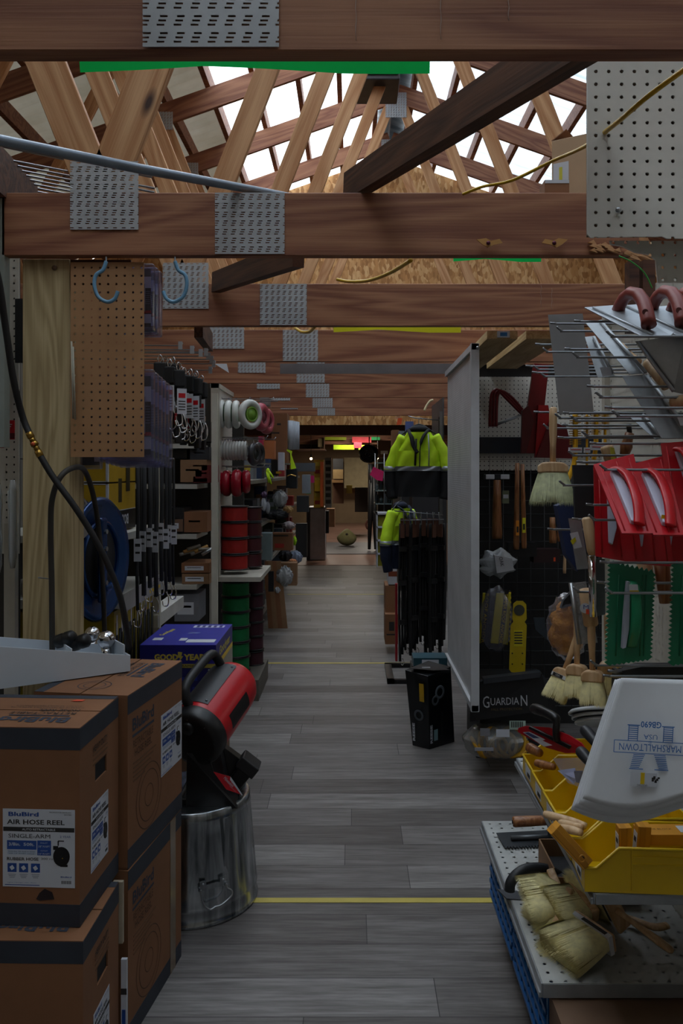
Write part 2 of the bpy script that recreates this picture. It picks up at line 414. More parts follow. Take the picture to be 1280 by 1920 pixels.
mb = MB(); mb.add(g_prism([(-6.6, 2.6), (6.6, 2.6), (6.6, ROOFZ(6.6)), (.456, ROOFZ(.456)), (-6.6, ROOFZ(-6.6))], .004), SIDING, frame((0, -4.05, 0), (1, 0, 0), (0, 0, 1))); struct(mb, 'wall_back_panel')
roof(-6.6, -1.34, ROOFM, 'ceiling_left'); roof(-1.34, .446, SKYL, 'ceiling_skylight_left', -1.6); roof(-1.34, .446, ROOFM, 'ceiling_back_left', -4, -1.6)
roof(.466, 2.9, SKYR, 'ceiling_skylight_right', -1.6); roof(.466, 2.9, ROOFM, 'ceiling_back_right', -4, -1.6); roof(2.9, 6.6, ROOFM, 'ceiling_right')
first = None
for i in range(-12, 12):
    x = .456 - .195 + .39*i + (.0 if i <= 0 else 0)
    mb = MB(); mb.bb(-.024, .024, -3.9, 10.9, -.07, .07, WOOD)
    o = solo(mb, 'roof_purlin', 'brown timber purlin running lengthwise above the trusses', 'purlin', 'roof purlins under the roof sheets')
    o.location = (x, o.location.y, ROOFZ(x) - .085)
# ridge cap + vent
mb = MB(); mb.add(g_prism([(-.19, -.05), (0, .02), (.19, -.05), (.19, -.035), (0, .035), (-.19, -.035)], 14.8), M('8f9398', .5, .6), frame((.456, 3.46, ROOFZ(.456)+.09), (1, 0, 0), (0, 0, 1)))
solo(mb, 'roof_ridge', 'metal ridge cap closing the roof peak', 'ridge cap')
rv = thing('ridge_vent', 'dark ventilation unit hanging under the roof peak', 'vent', (.25, 7.4, 4.95))
MB().bb(.02, .42, 7.25, 7.75, 4.96, 5.25, M('4b4d52', .5, .4)).build('housing', rv, .01)
mb = MB()
for i in range(5): mb.bb(.04, .40, 7.235, 7.25, 5.0+i*.05, 5.02+i*.05, STEEL)
mb.build('louvre_panel', rv)

# ------------------------------------------------------------------ trusses
def board(parent, name, a, b, wdt, thk, mat, yoff=0.0, bevel=.002):
    a = V((a[0], yoff, a[1])); b = V((b[0], yoff, b[1])); L = (b-a).length
    mb = MB(); mb.box(L, thk, wdt, (0, 0, 0), mat)
    me = mb.build(name, None); me.parent = parent
    ang = math.atan2(b.z-a.z, b.x-a.x)
    me.location = (a+b)/2; me.rotation_euler = (0, -ang, 0)
    if bevel:
        m = me.modifiers.new('soft_edges', 'BEVEL'); m.width = bevel; m.segments = 1
    return me
def plate(parent, cx, cz, wd, ht, y):
    mb = MB(); mb.box(wd, .0015, ht, (0, 0, 0), PLATE)
    me = mb.build('nail_plate', None); me.parent = parent; me.location = (cx, y, cz); return me
def truss(Y, label, x0=-6.3, x1=6.3, sp=-.309, near=False):
    t = thing('roof_truss', label, 'truss', (0, Y, 0), 0, 'timber roof trusses')
    board(t, 'bottom_chord', (x0, 2.275), (x1, 2.275), .19, .036, WOOD)
    ch = lambda x: 5.36 + .10 - .35*abs(x-.456)
    board(t, 'top_chord', (-6.3, ch(-6.3)), (.45, ch(.45)), .19, .036, WOOD)
    board(t, 'top_chord', (6.3, ch(6.3)), (.462, ch(.462)), .19, .036, WOOD)
    web = [((-.77, 2.34), (.40, 5.36)), ((1.682, 2.34), (.512, 5.36)), ((-.76, 2.34), (-1.68, 4.66)),
           ((-2.95, 2.34), (-1.75, 4.64)), ((3.86, 2.34), (2.66, 4.64)), ((-3.0, 2.34), (-3.6, 3.98))]
    for a, b in web: board(t, 'web', a, b, .115 if Y < 3 else .10, .034, WOOD_PALE)
    plate(t, -.748, 2.36, .206, .206, -.0225); plate(t, sp, 2.276, .21, .185, -.0225)
    plate(t, .456, 5.33, .22, .26, -.0225); plate(t, 1.66, 2.36, .2, .2, -.0225); plate(t, -1.70, 4.65, .2, .16, -.0225)
    return t
Yk = lambda k: 1.22*k + .06
names = {1: 'nearest timber roof truss, its bottom chord crossing the top of the picture',
         2: 'second timber roof truss, standing on the pale post and hung with blue hooks',
         3: 'third timber roof truss, right behind the one on the post',
         4: 'fourth timber roof truss with a yellow tape above its dark knot',
         5: 'fifth timber roof truss, behind the long grey metal strip',
         6: 'sixth timber roof truss counted from the camera',
         7: 'seventh timber roof truss, low above the aisle',
         8: 'farthest timber roof truss before the strand board gable'}
t1 = truss(Yk(1)+.018, names[1], sp=-.218)
def drips(t, Y, lst):
    for px, y0, y1 in lst:
        mb = MB(); n = 8
        pts = [P(px + .9*math.sin(i*1.7), y0+(y1-y0)*i/n, Y-.0012) for i in range(n+1)]
        mb.add(g_tube(pts, [.0006+.0010*abs(math.sin(i*2.3)) for i in range(n+1)], 5, False, .4), M('b8a498', .8), None, True); mb.build('plaster_drip', t)
drips(t1, Yk(1), [(667, -20, 75), (826, -20, 74), (953, -20, 38)])
truss(Yk(2)+.018, names[2], x0=-1.06, x1=.868)
t3 = truss(Yk(3)+.018, names[3])
for k in range(4, 9): dup(t3, names[k], (0, Yk(k)+.018, 0))
drips(t3, Yk(3), [(1014, 535, 575), (1034, 540, 580)])
# broken end of the second chord
mb = MB()
for i in range(26):
    x = .70 + random.random()*.2; z = 2.19 + random.random()*.03
    mb.add(g_prism([(0, 0), (.02+random.random()*.03, .003), (.012, .014)], .01), WOOD_PALE, frame((x, 2.49, z - (.0 if x < .8 else .02)), (1, .1, -.4), (0, 0, 1)))
solo(mb, 'wood_splinters', 'ragged torn splinters at the right end of the second chord', 'splinters')
# scabs of torn board with screws
for i, px in enumerate((917, 1040)):
    r = thing('torn_board_scrap', ('left', 'right')[i] + ' of two torn scraps of pegboard screwed to the second chord', 'scrap', P(px, 458, 2.48))
    X = wx(px, 2.48); Z = wz(457, 2.48)
    poly = [(-.038, .012), (-.01, .016), (.005, .008), (.03, .014), (.04, .002), (.012, -.004), (-.004, -.012), (-.022, -.002)]
    if i: poly = [(-a, b) for a, b in poly][::-1]
    MB().add(g_prism(poly, .004), M('b8874c', .8), frame((X, 2.479, Z), (1, 0, 0), (0, 0, 1))).build('scrap', r)
    MB().add(g_ball(.0065, 8, (X-.004, 2.472, Z), (1, .6, 1)), M('5a2a3a', .3, .7), None, True).build('screw', r)

# beams, braces and strips between trusses
def stick(name, a, b, w_, t_, mat, label, cat, roll=0):
    m = along(a, b); L = (V(b)-V(a)).length
    mb = MB(); mb.box(w_, t_, L, (0, 0, L/2), mat)
    o = mb.build(name); o.matrix_world = m @ rot(roll, 'Z'); return tag(o, label, cat)
WDZ = wood('brace_lumber', '3a2216', '6c4630', axis=2)
stick('diagonal_brace', P(655, 352, 2.66), P(1160, 26, 1.36), .042, .088, WDZ, 'dark timber diagonal brace rising from the second chord to the first', 'brace')
stick('diagonal_brace', P(405, 530, 3.7), P(560, 475, 2.7), .04, .088, WDZ, 'dark timber brace lying over the third chord at left', 'brace')
stick('diagonal_brace', P(-60, 270, 2.2), P(60, 385, 2.9), .04, .14, WOOD_DARK, 'timber brace at the far left edge, under the grey conduit', 'brace')
stick('diagonal_brace', P(372, 612, 3.8), P(392, 642, 4.6), .04, .10, WDZ, 'short timber brace hanging below the third chord', 'brace')
for i, (px0, py0, Y0, px1, py1, Y1) in enumerate(((905, 640, 4.0, 940, 616, 3.75), (930, 672, 4.9, 1003, 618, 3.75))):
    a = P(px0, py0, Y0); b = P(px1, py1, Y1)
for i, (x0, x1) in enumerate(((.62, .76), (.80, .98))):
    mb = MB(); mb.bb(x0, x1, 3.80, 4.92, 2.135 , 2.172, PALLETW)
    solo(mb, 'shelf_board', ('pale timber board with a small blue sticker, laid above the grey screen', 'pale timber board above the white pegboard, right of the stickered one')[i], 'board')
mb = MB(); mb.bb(wx(933, 3.78), wx(956, 3.78), 3.788, 3.798, 2.14, 2.168, M('d8e4ee')); mb.bb(wx(938, 3.78), wx(951, 3.78), 3.786, 3.788, 2.145, 2.162, M('2f7fc4'))
solo(mb, 'paper_sticker', 'small blue and white sticker on the end of the pale board', 'sticker')

def ribbon_mat(c):
    s = NT('ribbon_film'); s.b.inputs['Base Color'].default_value = lin(c); s.fin(.4)
    t = s.new('ShaderNodeBsdfTranslucent'); t.inputs[0].default_value = lin(c); a = s.new('ShaderNodeMixShader'); a.inputs[0].default_value = .6
    s.l.new(s.b.outputs[0], a.inputs[1]); s.l.new(t.outputs[0], a.inputs[2]); s.l.new(a.outputs[0], s.out.inputs[0]); return s.m
GREENR = ribbon_mat('18c058'); OLIVER = ribbon_mat('d0cc2c')
# green tape along first beam
def strip(y, x0, x1, z, w_, mat, name, label, cat, droop=.0, thick=.001, yaw=0):
    mb = MB()
    def fn(a, b):
        x = x0+(x1-x0)*a
        return (x, y + .002*math.sin(a*9) + b*.006 + yaw*a, z - b*w_*(.55+.45*min(1, abs(a-.35)*2.5)) - droop*math.sin(a*PI))
    v, f = g_grid(fn, 40, 2); mb.add((v, f), mat, None, True)
    return solo(mb, name, label, cat)
strip(1.335, wx(148, 1.335), wx(806, 1.335), wz(104, 1.335), .026, GREENR, 'plastic_ribbon', 'bright green ribbon hanging under the nearest roof truss', 'ribbon')
strip(2.58, wx(850, 2.58), wx(1015, 2.58), wz(478, 2.58), .02, GREENR, 'plastic_ribbon', 'short green ribbon just under the second chord', 'ribbon')
strip(3.80, wx(625, 3.8), wx(864, 3.8), wz(611, 3.8), .03, OLIVER, 'plastic_ribbon', 'olive yellow ribbon under the third chord', 'ribbon')
strip(6.25, wx(735, 6.25), wx(798, 6.25), wz(699, 6.25), .02, GREENR, 'plastic_ribbon', 'small green ribbon behind the long grey metal strip', 'ribbon')
mb = MB(); y = 5.3; mb.bb(wx(525, y), wx(850, y), y, y+.12, wz(690, y), wz(682, y), M('6f7176', .4, .4)); mb.bb(wx(525, y), wx(850, y), y-.01, y+.002, wz(701, y), wz(682, y), M('85878c', .35, .5))
solo(mb, 'metal_channel', 'long grey sheet metal channel hanging under the fourth chord', 'channel')

# conduit, cord
mb = MB(); mb.tube([P(-40, 252, 1.75), P(0, 263, 1.8), P(260, 316, 2.12), P(500, 361, 2.62), P(560, 372, 2.80)], .0125, M('7c8794', .35, .5), 14)
solo(mb, 'conduit_pipe', 'grey conduit pipe slanting over the second chord', 'pipe')
cordm = M('c9a21c', .4)
def smooth(pts, n=8):
    pts = [V(p) for p in pts]; out = []
    for i in range(len(pts)-1):
        p0 = pts[max(i-1, 0)]; p1 = pts[i]; p2 = pts[i+1]; p3 = pts[min(i+2, len(pts)-1)]
        for k in range(n):
            t = k/n; out.append(.5*((2*p1) + (p2-p0)*t + (2*p0-5*p1+4*p2-p3)*t*t + (3*p1-p0-3*p2+p3)*t**3))
    out.append(pts[-1]); return out
cp = [(868, 364, 2.47), (905, 350, 2.4), (960, 338, 2.3), (1035, 302, 2.15), (1095, 275, 1.9), (1150, 235, 1.55), (1215, 180, 1.4), (1300, 118, 1.36)]
mb = MB(); mb.tube(smooth([P(*p) for p in cp]), .0046, cordm, 8)
solo(mb, 'extension_cord', 'thick yellow extension cord swooping across in front of the white pegboard', 'cord')
mb = MB(); mb.tube(smooth([P(*p) for p in [(770, 488, 2.6), (730, 512, 2.9), (690, 526, 3.3), (655, 528, 3.6), (632, 524, 3.68)]]), .007, cordm, 8)
solo(mb, 'extension_cord', 'short loop of yellow cord seen between the second and third chords', 'cord')
mb = MB(); mb.tube(smooth([P(*p) for p in [(590, 612, 3.8), (580, 622, 4.1), (565, 622, 4.4), (552, 614, 4.8)]]), .008, cordm, 8)
solo(mb, 'extension_cord', 'small bit of yellow cord under the third chord', 'cord')
# wire shelving stored overhead at left
wr = thing('wire_shelf', 'chromed wire shelf lying overhead at the left, on the second chord', 'shelf', P(100, 370, 2.7))
mb = MB()
for i in range(15):
    a = i/14; y = 2.58+a*.75
    mb.tube([V((-1.9, y, 2.66+.02*a)), V((wx(290-a*10, y+.0), y, 2.41+.08*a))], .0035, WIRE, 6)
mb.build('wire_grid', wr)
mb = MB()
for x in (-1.5, -1.15, -.85):
    z = lambda xx: 2.40+(-.6-xx)*.2
    mb.tube([V((x, 2.56, z(x))), V((x, 3.34, z(x)+.06))], .005, WIRE, 6)
mb.tube([V((-1.9, 2.56, 2.70)), V((-.62, 2.56, 2.44))], .005, WIRE, 6); mb.build('edge_wire', wr)
# blue utility hooks screwed to the second chord
HOOKB = M('6d9cbc', .4)
def uhook(px, flip, lab):
    y = 2.46; r = thing('utility_hook', lab, 'hook', P(px, 490, y))
    s_ = -1 if flip else 1
    pts = [(0, 0), (-6, 16), (-19, 26), (-22, 45), (-15, 66), (2, 76), (16, 70), (22, 56)]
    MB().tube(smooth([P(px+s_*a, 490+b, y) for a, b in pts]), .0057, HOOKB, 10).build('coated_hook', r)
    MB().tube([P(px, 482, y+.01), P(px, 497, y)], .0025, STEELD, 8).build('screw_shank', r)
uhook(199, False, 'blue coated utility hook opening to the right, in front of the brown pegboard')
uhook(328, True, 'blue coated utility hook opening to the left, in front of a nail plate')

# ------------------------------------------------------------------ post, brown pegboard
pt = thing('timber_post', 'pale square timber post carrying the second chord at left', 'post', (wx(85, 2.56), 2.6, 0))
MB().bb(wx(42, 2.54), wx(130, 2.54), 2.54, 2.68, 0, 2.18, POSTW).build('post_body', pt, .003)
MB().add(g_ball(.008, 8, tuple(P(102, 502, 2.535)), (1, .5, 1)), M('6b5240', .4, .6), None, True).build('bolt_head', pt)
MB().tube([P(72, 1083, 2.46), P(100, 1086, 2.55)], .0022, STEEL, 8).build('nail', pt)
y = 2.53
mb = MB(); mb.box(wx(270, y)-wx(133, y), .005, wz(492, y)-wz(857, y), (0, 0, 0), PEG_BROWN)
o = mb.build('pegboard'); o.location = ((wx(270, y)+wx(133, y))/2, y, (wz(492, y)+wz(857, y))/2); tag(o, 'brown hardboard pegboard panel hanging beside the timber post', 'pegboard')
mb = MB(); mb.bb(wx(134, 2.7), wx(268, 2.7), 2.55, 2.56, 2.1, 2.18, WOOD_DARK); solo(mb, 'hanging_cleat', 'wooden cleat behind the top of the brown pegboard', 'cleat')
for i, (a, b) in enumerate((((134, 640), (137, 785)), ((137, 650), (141, 787)))):
    mb = MB(); mb.tube([P(a[0], a[1], 2.5), P(b[0], b[1], 2.5)], .0025, M('a8a494', .4), 8)
    solo(mb, 'metal_rod', ('left', 'right')[i] + ' of two thin pale rods leaning between post and brown pegboard', 'rod')
# black air hose down from the left, with brass coupling
hs = thing('air_hose', 'black rubber air hose curving down past the post, with brass coupling', 'hose', P(240, 1200, 2.4))
up_ = [(-30, 430, 2.2), (-4, 520, 2.25), (10, 610, 2.3), (25, 710, 2.35), (42, 780, 2.4), (56, 815, 2.4)]
dn_ = [(74, 852, 2.4), (100, 895, 2.4), (140, 950, 2.4), (175, 1005, 2.42), (205, 1065, 2.44), (228, 1130, 2.46), (243, 1218, 2.5)]
MB().tube(smooth([P(*p) for p in up_]), .0095, RUBBER, 12).tube(smooth([P(*p) for p in dn_]), .0095, RUBBER, 12).build('hose_tube', hs)
BRASS = M('a8853e', .3, .9)
mb = MB(); a = P(54, 811, 2.4); b = P(76, 856, 2.4)
for t0, t1, r in ((0, .22, .011), (.22, .4, .009), (.4, .55, .012), (.55, .75, .0085), (.75, 1, .011)): mb.tube([a.lerp(b, t0), a.lerp(b, t1)], r, BRASS, 8)
mb.add(g_ball(.006, 8, tuple(a.lerp(b, .48)+V((0, -.011, 0)))), M('d0582c', .5), None, True)
mb.build('brass_coupling', hs)
mb = MB(); mb.tube(smooth([P(*p) for p in [(98, 1225, 2.47), (97, 1100, 2.47), (95, 1000, 2.46), (98, 935, 2.44), (115, 892, 2.44), (142, 876, 2.5), (160, 885, 2.62), (175, 930, 2.72), (186, 1000, 2.8), (193, 1100, 2.86), (196, 1185, 2.9)]]), .0085, M('33302c', .6), 12)
solo(mb, 'hose_loop', 'dark grey hose loop hanging over a nail on the post', 'hose')
# ------------------------------------------------------------------ hose reel cartons (front left)
def bluebird_label(mb, m, w_, h_):
    """printed sheet in a local frame: x right, y up, centred"""
    def at(u, v, d=.0006): return m @ tr((u-.5)*w_, (.5-v)*h_, d)
    def rect(u, v, a, b, mat, d=.0004): mb.box(a*w_, b*h_, .0004, (0, 0, 0), mat, at(u, v, d))
    rect(.5, .5, 1, 1, PAPER, .0001)
    T = lambda s, u, v, a, b, mat=INK, bo=.0: mb.text(s, a*w_, b*h_, mat, at(u, v, .0009), bo)
    T('BluBird', .29, .065, .42, .055, BLUEL, .03)
    T('PRODUCT ID: BSHR3850', .80, .035, .30, .014); T('SKU 301', .90, .065, .10, .014)
    T('AIR HOSE REEL', .46, .165, .80, .062, INK, .02)
    rect(.5, .26, .985, .056, INK, .0003); T('AUTO RETRACTABLE', .5, .26, .46, .028, PAPER, .01)
    T('SINGLE-ARM', .37, .345, .58, .052, INK, .02); T('2 YEAR', .87, .345, .15, .028, BLUEL)
    rect(.265, .462, .41, .115, BLUEL, .0003); rect(.575, .495, .19, .19, BLUEL, .0003)
    rect(.265, .555, .40, .062, M('b0bccf', .6), .0003)
    T('3/8in.', .165, .452, .16, .042, PAPER, .015); T('50ft.', .365, .452, .15, .040, PAPER, .015)
    T('INLET', .575, .43, .1, .014, PAPER); T('3/8" M-NPT', .575, .475, .16, .026, PAPER); T('OUTLET', .575, .53, .1, .014, PAPER); T('1/4" M-NPT', .575, .57, .16, .024, PAPER)
    T('Includes 3ft lead-in hose', .265, .545, .36, .014, INK); T('with 1/4" M-NPT reducer', .265, .57, .36, .014, INK)
    T('RUBBER HOSE', .28, .64, .44, .04, INK, .02); T('300', .58, .632, .09, .028); T('PSI', .67, .635, .05, .018)
    for u in (.13, .29, .455):
        rect(u, .755, .125, .115, BLUEL, .0003); mb.box(.05*w_, .05*h_, .0004, (0, 0, 0), PAPER, at(u, .755, .0007) @ rot(35, 'Z'))
        for k, vv in enumerate((.84, .86, .88)): rect(u, vv, .11-.02*k, .007, M('7d8594'), .0003)
    T('Lighter | Stronger | Safer | Better', .27, .945, .40, .016, BLUEL); rect(.27, .975, .48, .009, BLUEL, .0003)
    # picture of the reel
    pts = [(.815+.115*math.cos(t*PI/12), .60+.125*math.sin(t*PI/12)) for t in range(24)]
    mb.add(g_prism([((u-.5)*w_, (.5-v)*h_) for u, v in pts], .0005), BLACK, m @ tr(0, 0, .0008))
    rect(.735, .49, .07, .05, BLACK, .0008); rect(.85, .715, .1, .03, BLACK, .0008); rect(.77, .43, .015, .06, BLACK, .0008); rect(.81, .40, .08, .012, BLACK, .0008)
    mb.add(g_prism([(.008*w_*math.cos(t), .008*w_*math.sin(t)) for t in (0, 1, 2, 3, 4, 5)], .0005), YELD, at(.83, .62, .0012))
    T('BluBird', .88, .86, .15, .018, BLUEL, .02)
    for k in range(10): rect(.82+.0135*k, .93, .006 if k % 3 else .009, .04, INK, .0003)
def reel_box(label, loc, rz, dirt=0):
    """long face looks to -Y, short face to +X"""
    W, D, Hh = .41, .268, .464
    r = thing('hose_reel_carton', label, 'carton', loc, rz, 'stacked hose reel cartons')
    W0 = WM[r.name]
    def bld(mb, nm, bevel=0.0):
        mb.v = [W0 @ p for p in mb.v]; return mb.build(nm, r, bevel)
    # body with hand hole in the short face: built from pieces
    mb = MB(); t = .004
    mb.bb(-W/2, W/2, -D/2, -D/2+t, 0, Hh-t, KRAFT); mb.bb(-W/2, W/2, D/2-t, D/2, 0, Hh-t, KRAFT)
    mb.bb(-W/2, -W/2+t, -D/2+t, D/2-t, 0, Hh-t, KRAFT); mb.bb(-W/2, W/2, -D/2, D/2, 0, t, KRAFT)
    hy0, hy1, hz0, hz1 = .03, .088, .30, .345
    hy0, hy1 = -.035, .045
    for y0, y1, z0, z1 in ((-D/2+t, hy0, t, Hh-t), (hy1, D/2-t, t, Hh-t), (hy0, hy1, t, hz0), (hy0, hy1, hz1, Hh-t)):
        mb.bb(W/2-t, W/2, y0, y1, z0, z1, KRAFT)
    mb.bb(-W/2+t, W/2-t, -D/2+t, D/2-t, .01, .35, BLACKM)     # the reel in its bag inside
    bld(mb, 'box_body')
    mb = MB()
    mb.bb(-W/2, W/2, -D/2, -.002, Hh-t, Hh, KRAFT); mb.bb(-W/2, W/2, .002, D/2, Hh-t, Hh+.0006, KRAFT)
    lg = M('30343e', .75)
    mb.bb(-W/2, W/2, D/2-.028, D/2, Hh+.0006, Hh+.0012, lg)
    m = frame((0, 0, Hh+.0012), (-1, 0, 0), (0, -1, 0))
    mb.text('BluBird', .17, .042, INKB, m @ tr(-.07, .098-.02, 0), .03)
    mb.box(.15, .006, .0006, (-.07, .045, 0), INKB, m)
    mb.text('RETRACTABLE', .165, .018, INK, m @ tr(-.07, .026, 0)); mb.text('HOSE REEL', .105, .018, INK, m @ tr(-.10, .0, 0), .01)
    mb.text('CARRETE DE MANGUERA RETRACTIL', .19, .008, INK, m @ tr(-.06, -.022, 0)); mb.text('TOUGH AS NAILS PERFORMANCE', .17, .007, INK, m @ tr(-.06, -.036, 0))
    mb.add(g_torus(.045, .0012, 28, 4, .3), INKB, m @ tr(.12, 0, 0)); mb.add(g_torus(.03, .001, 28, 4, .3), INKB, m @ tr(.12, 0, 0))
    bld(mb, 'top_flap')
    mb = MB()
    for z0, z1 in ((Hh-.052, Hh-.002), (.0, .052)):
        if z0 == 0: bld(mb, 'top_band'); mb = MB()
        mb.bb(-W/2-.0006, W/2+.0006, -D/2-.0006, -D/2, z0, z1, lg); mb.bb(W/2, W/2+.0006, -D/2, D/2, z0, z1, lg)
    # print on the short face
    ms = frame((W/2+.0007, 0, 0), (0, 1, 0), (0, 0, 1))
    mb.text('HEAVY DUTY', .10, .016, INK, ms @ tr(0.0, .385, 0), .01)
    for k in range(3): mb.box(.10, .004, .0004, (0, .37-.012*k, 0), M('6b4a30', .8), ms)
    ml = frame((0, -D/2-.0007, 0), (1, 0, 0), (0, 0, 1))
    bld(mb, 'bottom_band')
    return r, bld, ml, ms, W, D, Hh
def dress(args, front_label, side_label, logo=False):
    r, bld, ml, ms, W, D, Hh = args
    if front_label:
        mb = MB(); bluebird_label(mb, ml @ tr(*front_label), .172, .182); bld(mb, 'product_label')
    if side_label:
        mb = MB(); bluebird_label(mb, ms @ tr(*side_label), .12, .16); bld(mb, 'side_label')
    if logo:
        mb = MB(); d = M('4d3220', .8)
        mb.text('BluBird', .15, .035, INKB, ml @ tr(-.10, .375, 0), .03); mb.box(.15, .007, .0004, (-.10, .345, 0), INKB, ml)
        mb.text('RETRACTABLE', .14, .02, d, ml @ tr(-.10, .322, 0)); mb.text('HOSE REEL', .12, .02, d, ml @ tr(-.10, .296, 0), .01)
        for k in range(5): mb.box(.16-.02*k, .004, .0004, (-.09-.01*k, .27-.012*k, 0), M('6b4a30', .8), ml)
        for R in (.09, .07, .03): mb.add(g_torus(R, .0012, 36, 4, .3), d, ml @ tr(-.06, .145, 0))
        bld(mb, 'printed_graphics')
f1 = reel_box('front hose reel carton on top of its stack, with the biggest white label', (-.832, 2.07, .466), -3); dress(f1, (.108, .182), (-.005, .17))
f0 = reel_box('lower front hose reel carton, under the one with the biggest label', (-.812, 2.01, 0), -1); dress(f0, None, (-.005, .17))
b1 = reel_box('upper rear hose reel carton with a torn label, carrying the white tray', (-.70, 2.425, .466), 81.5); dress(b1, (.115, .25), None, True)
b0 = reel_box('lower rear hose reel carton standing on the floor beside the trash can', (-.70, 2.42, 0), 82); dress(b0, None, None, True)
# clear tape on the lower rear carton, torn corner on the first one
mb = MB(); m = WM[b0[0].name] @ tr(.13, -.1352, .232); mb.box(.045, .0006, .462, (0, 0, 0), clear('packing_tape', 'cdb48e', .35, .2), m)
mb.build('packing_tape', b0[0])
mb = MB(); m = WM[f1[0].name]; mb.add(g_prism([(0, 0), (.035, .004), (.03, .02), (.012, .028), (.0, .018), (-.008, .004)], .0006), M('241a1c', .8), m @ frame((.11, -.1352, .06), (1, 0, 0), (0, 0, 1)))
mb.build('scuffed_patch', f1[0])
mb = MB(); mb.add(g_prism([(0, 0), (.028, .003), (.034, .013), (.01, .016)], .0006), M('e4573a', .6), WM[f1[0].name] @ frame((.10, .075, .4665), (1, 0, 0), (0, 1, 0)))
mb.build('orange_sticker', f1[0])
mb = MB(); mb.bb(-.622, -.596, 2.148, 2.16, .30, .5-.04, M('a89c88', .6)); solo(mb, 'carton_insert', 'pale strip of folded card between the lower front and rear cartons', 'card')
mb = MB(); mb.bb(-.60, -.585, 2.146, 2.156, .0, .26, PAPER); mb.bb(-.60, -.585, 2.144, 2.146, .17, .185, INK); mb.bb(-.597, -.588, 2.144, 2.146, .09, .13, BLUEL)
solo(mb, 'folded_leaflet', 'white printed leaflet wedged between the two lower cartons', 'leaflet')

# ------------------------------------------------------------------ white tray with chrome hitch balls
z0 = .934
a = P(-160, 1303, 2.14); b = P(243, 1250, 2.456); a.z = z0; b.z = z0
d = (b-a).normalized(); nrm = V((-d.y, d.x, 0)); 
ty = thing('display_tray', 'long white tapered cardboard tray lying on the hose reel cartons', 'tray', (a+b)/2)
L = (b-a).length; TW = .17
m = frame(a, d, (0, 0, 1))
prof = [(0, 0), (L, .0), (L, .047), (0, .155)]
WT = M('cdd6e0', .6, 0, .03)
mb = MB(); mb.add(g_prism(prof, .004), WT, m); mb.add(g_prism(prof, .004), WT, m @ tr(0, 0, -TW)); mb.build('side_wall', ty)
MB().add(g_box(L, .003, TW, (L/2, .002, -TW/2)), WT, m).build('tray_floor', ty)
mb = MB(); mb.add(g_box(.004, .047, TW, (L, .0235, -TW/2)), WT, m)
for k in (.35, .62): mb.add(g_box(.003, .09-.05*k, TW, (L*k+.2, .05, -TW/2)), WT, m)
mb.build('divider', ty)
for i, (px, py, r, Y, lb) in enumerate(((173, 1189, .024, 2.58, 'rear'), (199, 1199, .0275, 2.52, 'front'))):
    c = P(px, py, Y)
    h = thing('hitch_ball', lb + ' one of two chrome hitch balls standing in the white tray', 'hitch ball', (c.x, c.y, z0+.006))
    mb = MB(); mb.add(g_ball(r, 16, tuple(c)), CHROME, None, True); mb.build('ball', h)
    MB().add(g_cyl(r*.55, c.z-z0-.006-r*.8, 16, None, (c.x, c.y, z0+.006)), CHROME, None, True).add(g_cyl(r*.95, .01, 16, None, (c.x, c.y, z0+.006)), CHROME, None, True).build('neck', h)
for i, (px, py, a_) in enumerate(((122, 1199, 15), (148, 1205, 12))):
    c = P(px, py, 2.44)
    mb = MB(); mb.add(g_lathe([(.012, -.032), (.02, -.028), (.021, -.004), (.017, 0), (.021, .006), (.021, .026), (.014, .034)], 12), BLACK, Matrix.Translation((c.x, c.y, c.z)) @ rot(70, 'Y') @ rot(a_, 'X'), True)
    solo(mb, 'rubber_bumper', ('left', 'right')[i] + ' of two black ribbed rubber pieces in the white tray', 'rubber bumper')

# ------------------------------------------------------------------ trash can, upside down
cx, cy = -.577, 2.98
tcan = thing('trash_can', 'galvanised metal trash can standing upside down on the floor', 'trash can', (cx, cy, 0))
prof = [(.234, .0), (.236, .006), (.2345, .012), (.2315, .016), (.2315, .05), (.2335, .056), (.2315, .062)]
prof += [(.2315-.022*(k/6), .07+.27*(k/6)) for k in range(7)] + [(.2105, .344), (.2085, .35), (.2075, .372), (.200, .376), (.19, .374), (.0001, .37)]
v, f = g_lathe(prof, 96)
out = []
for (x, y_, z) in v:
    r = math.hypot(x, y_); an = math.atan2(y_, x)
    if .075 < z < .34 and r > .1:
        k = 1 - .018*max(0, math.cos(an*24))**2*(1 if z > .08 else 0); x *= k; y_ *= k
    out.append((x+cx, y_+cy, z))
MB().add((out, f), ZINC, None, True).build('can_body', tcan)
for an0 in (-62,):
    an = math.radians(an0); c = V((cx+.236*math.cos(an), cy+.236*math.sin(an), .125)); t = V((-math.sin(an), math.cos(an), 0)); n_ = V((math.cos(an), math.sin(an), 0))
    mb = MB(); pts = [(-.045, .012), (-.045, .0), (-.04, -.03), (-.02, -.05), (.0, -.046), (.02, -.045), (.055, -.028), (.06, -.012), (.045, .0), (.045, .012)]
    mb.tube(smooth([c + t*a + n_*(.012 - bb*.3) + V((0, 0, bb)) for a, bb in pts], 5), .0032, STEEL, 8); mb.build('handle', tcan)
    mb = MB()
    mm = frame(c + n_*-.002 + V((0, 0, .012)), t, (0, 0, 1))
    mb.box(.10, .016, .005, (0, 0, 0), ZINC, mm); mb.box(.022, .03, .006, (-.035, .008, 0), ZINC, mm); mb.box(.022, .03, .006, (.035, .008, 0), ZINC, mm)
    for q in (-.035, .035): mb.add(g_ball(.004, 6, (q, .014, .004)), STEEL, mm, True)
    mb.build('handle_bracket', tcan)
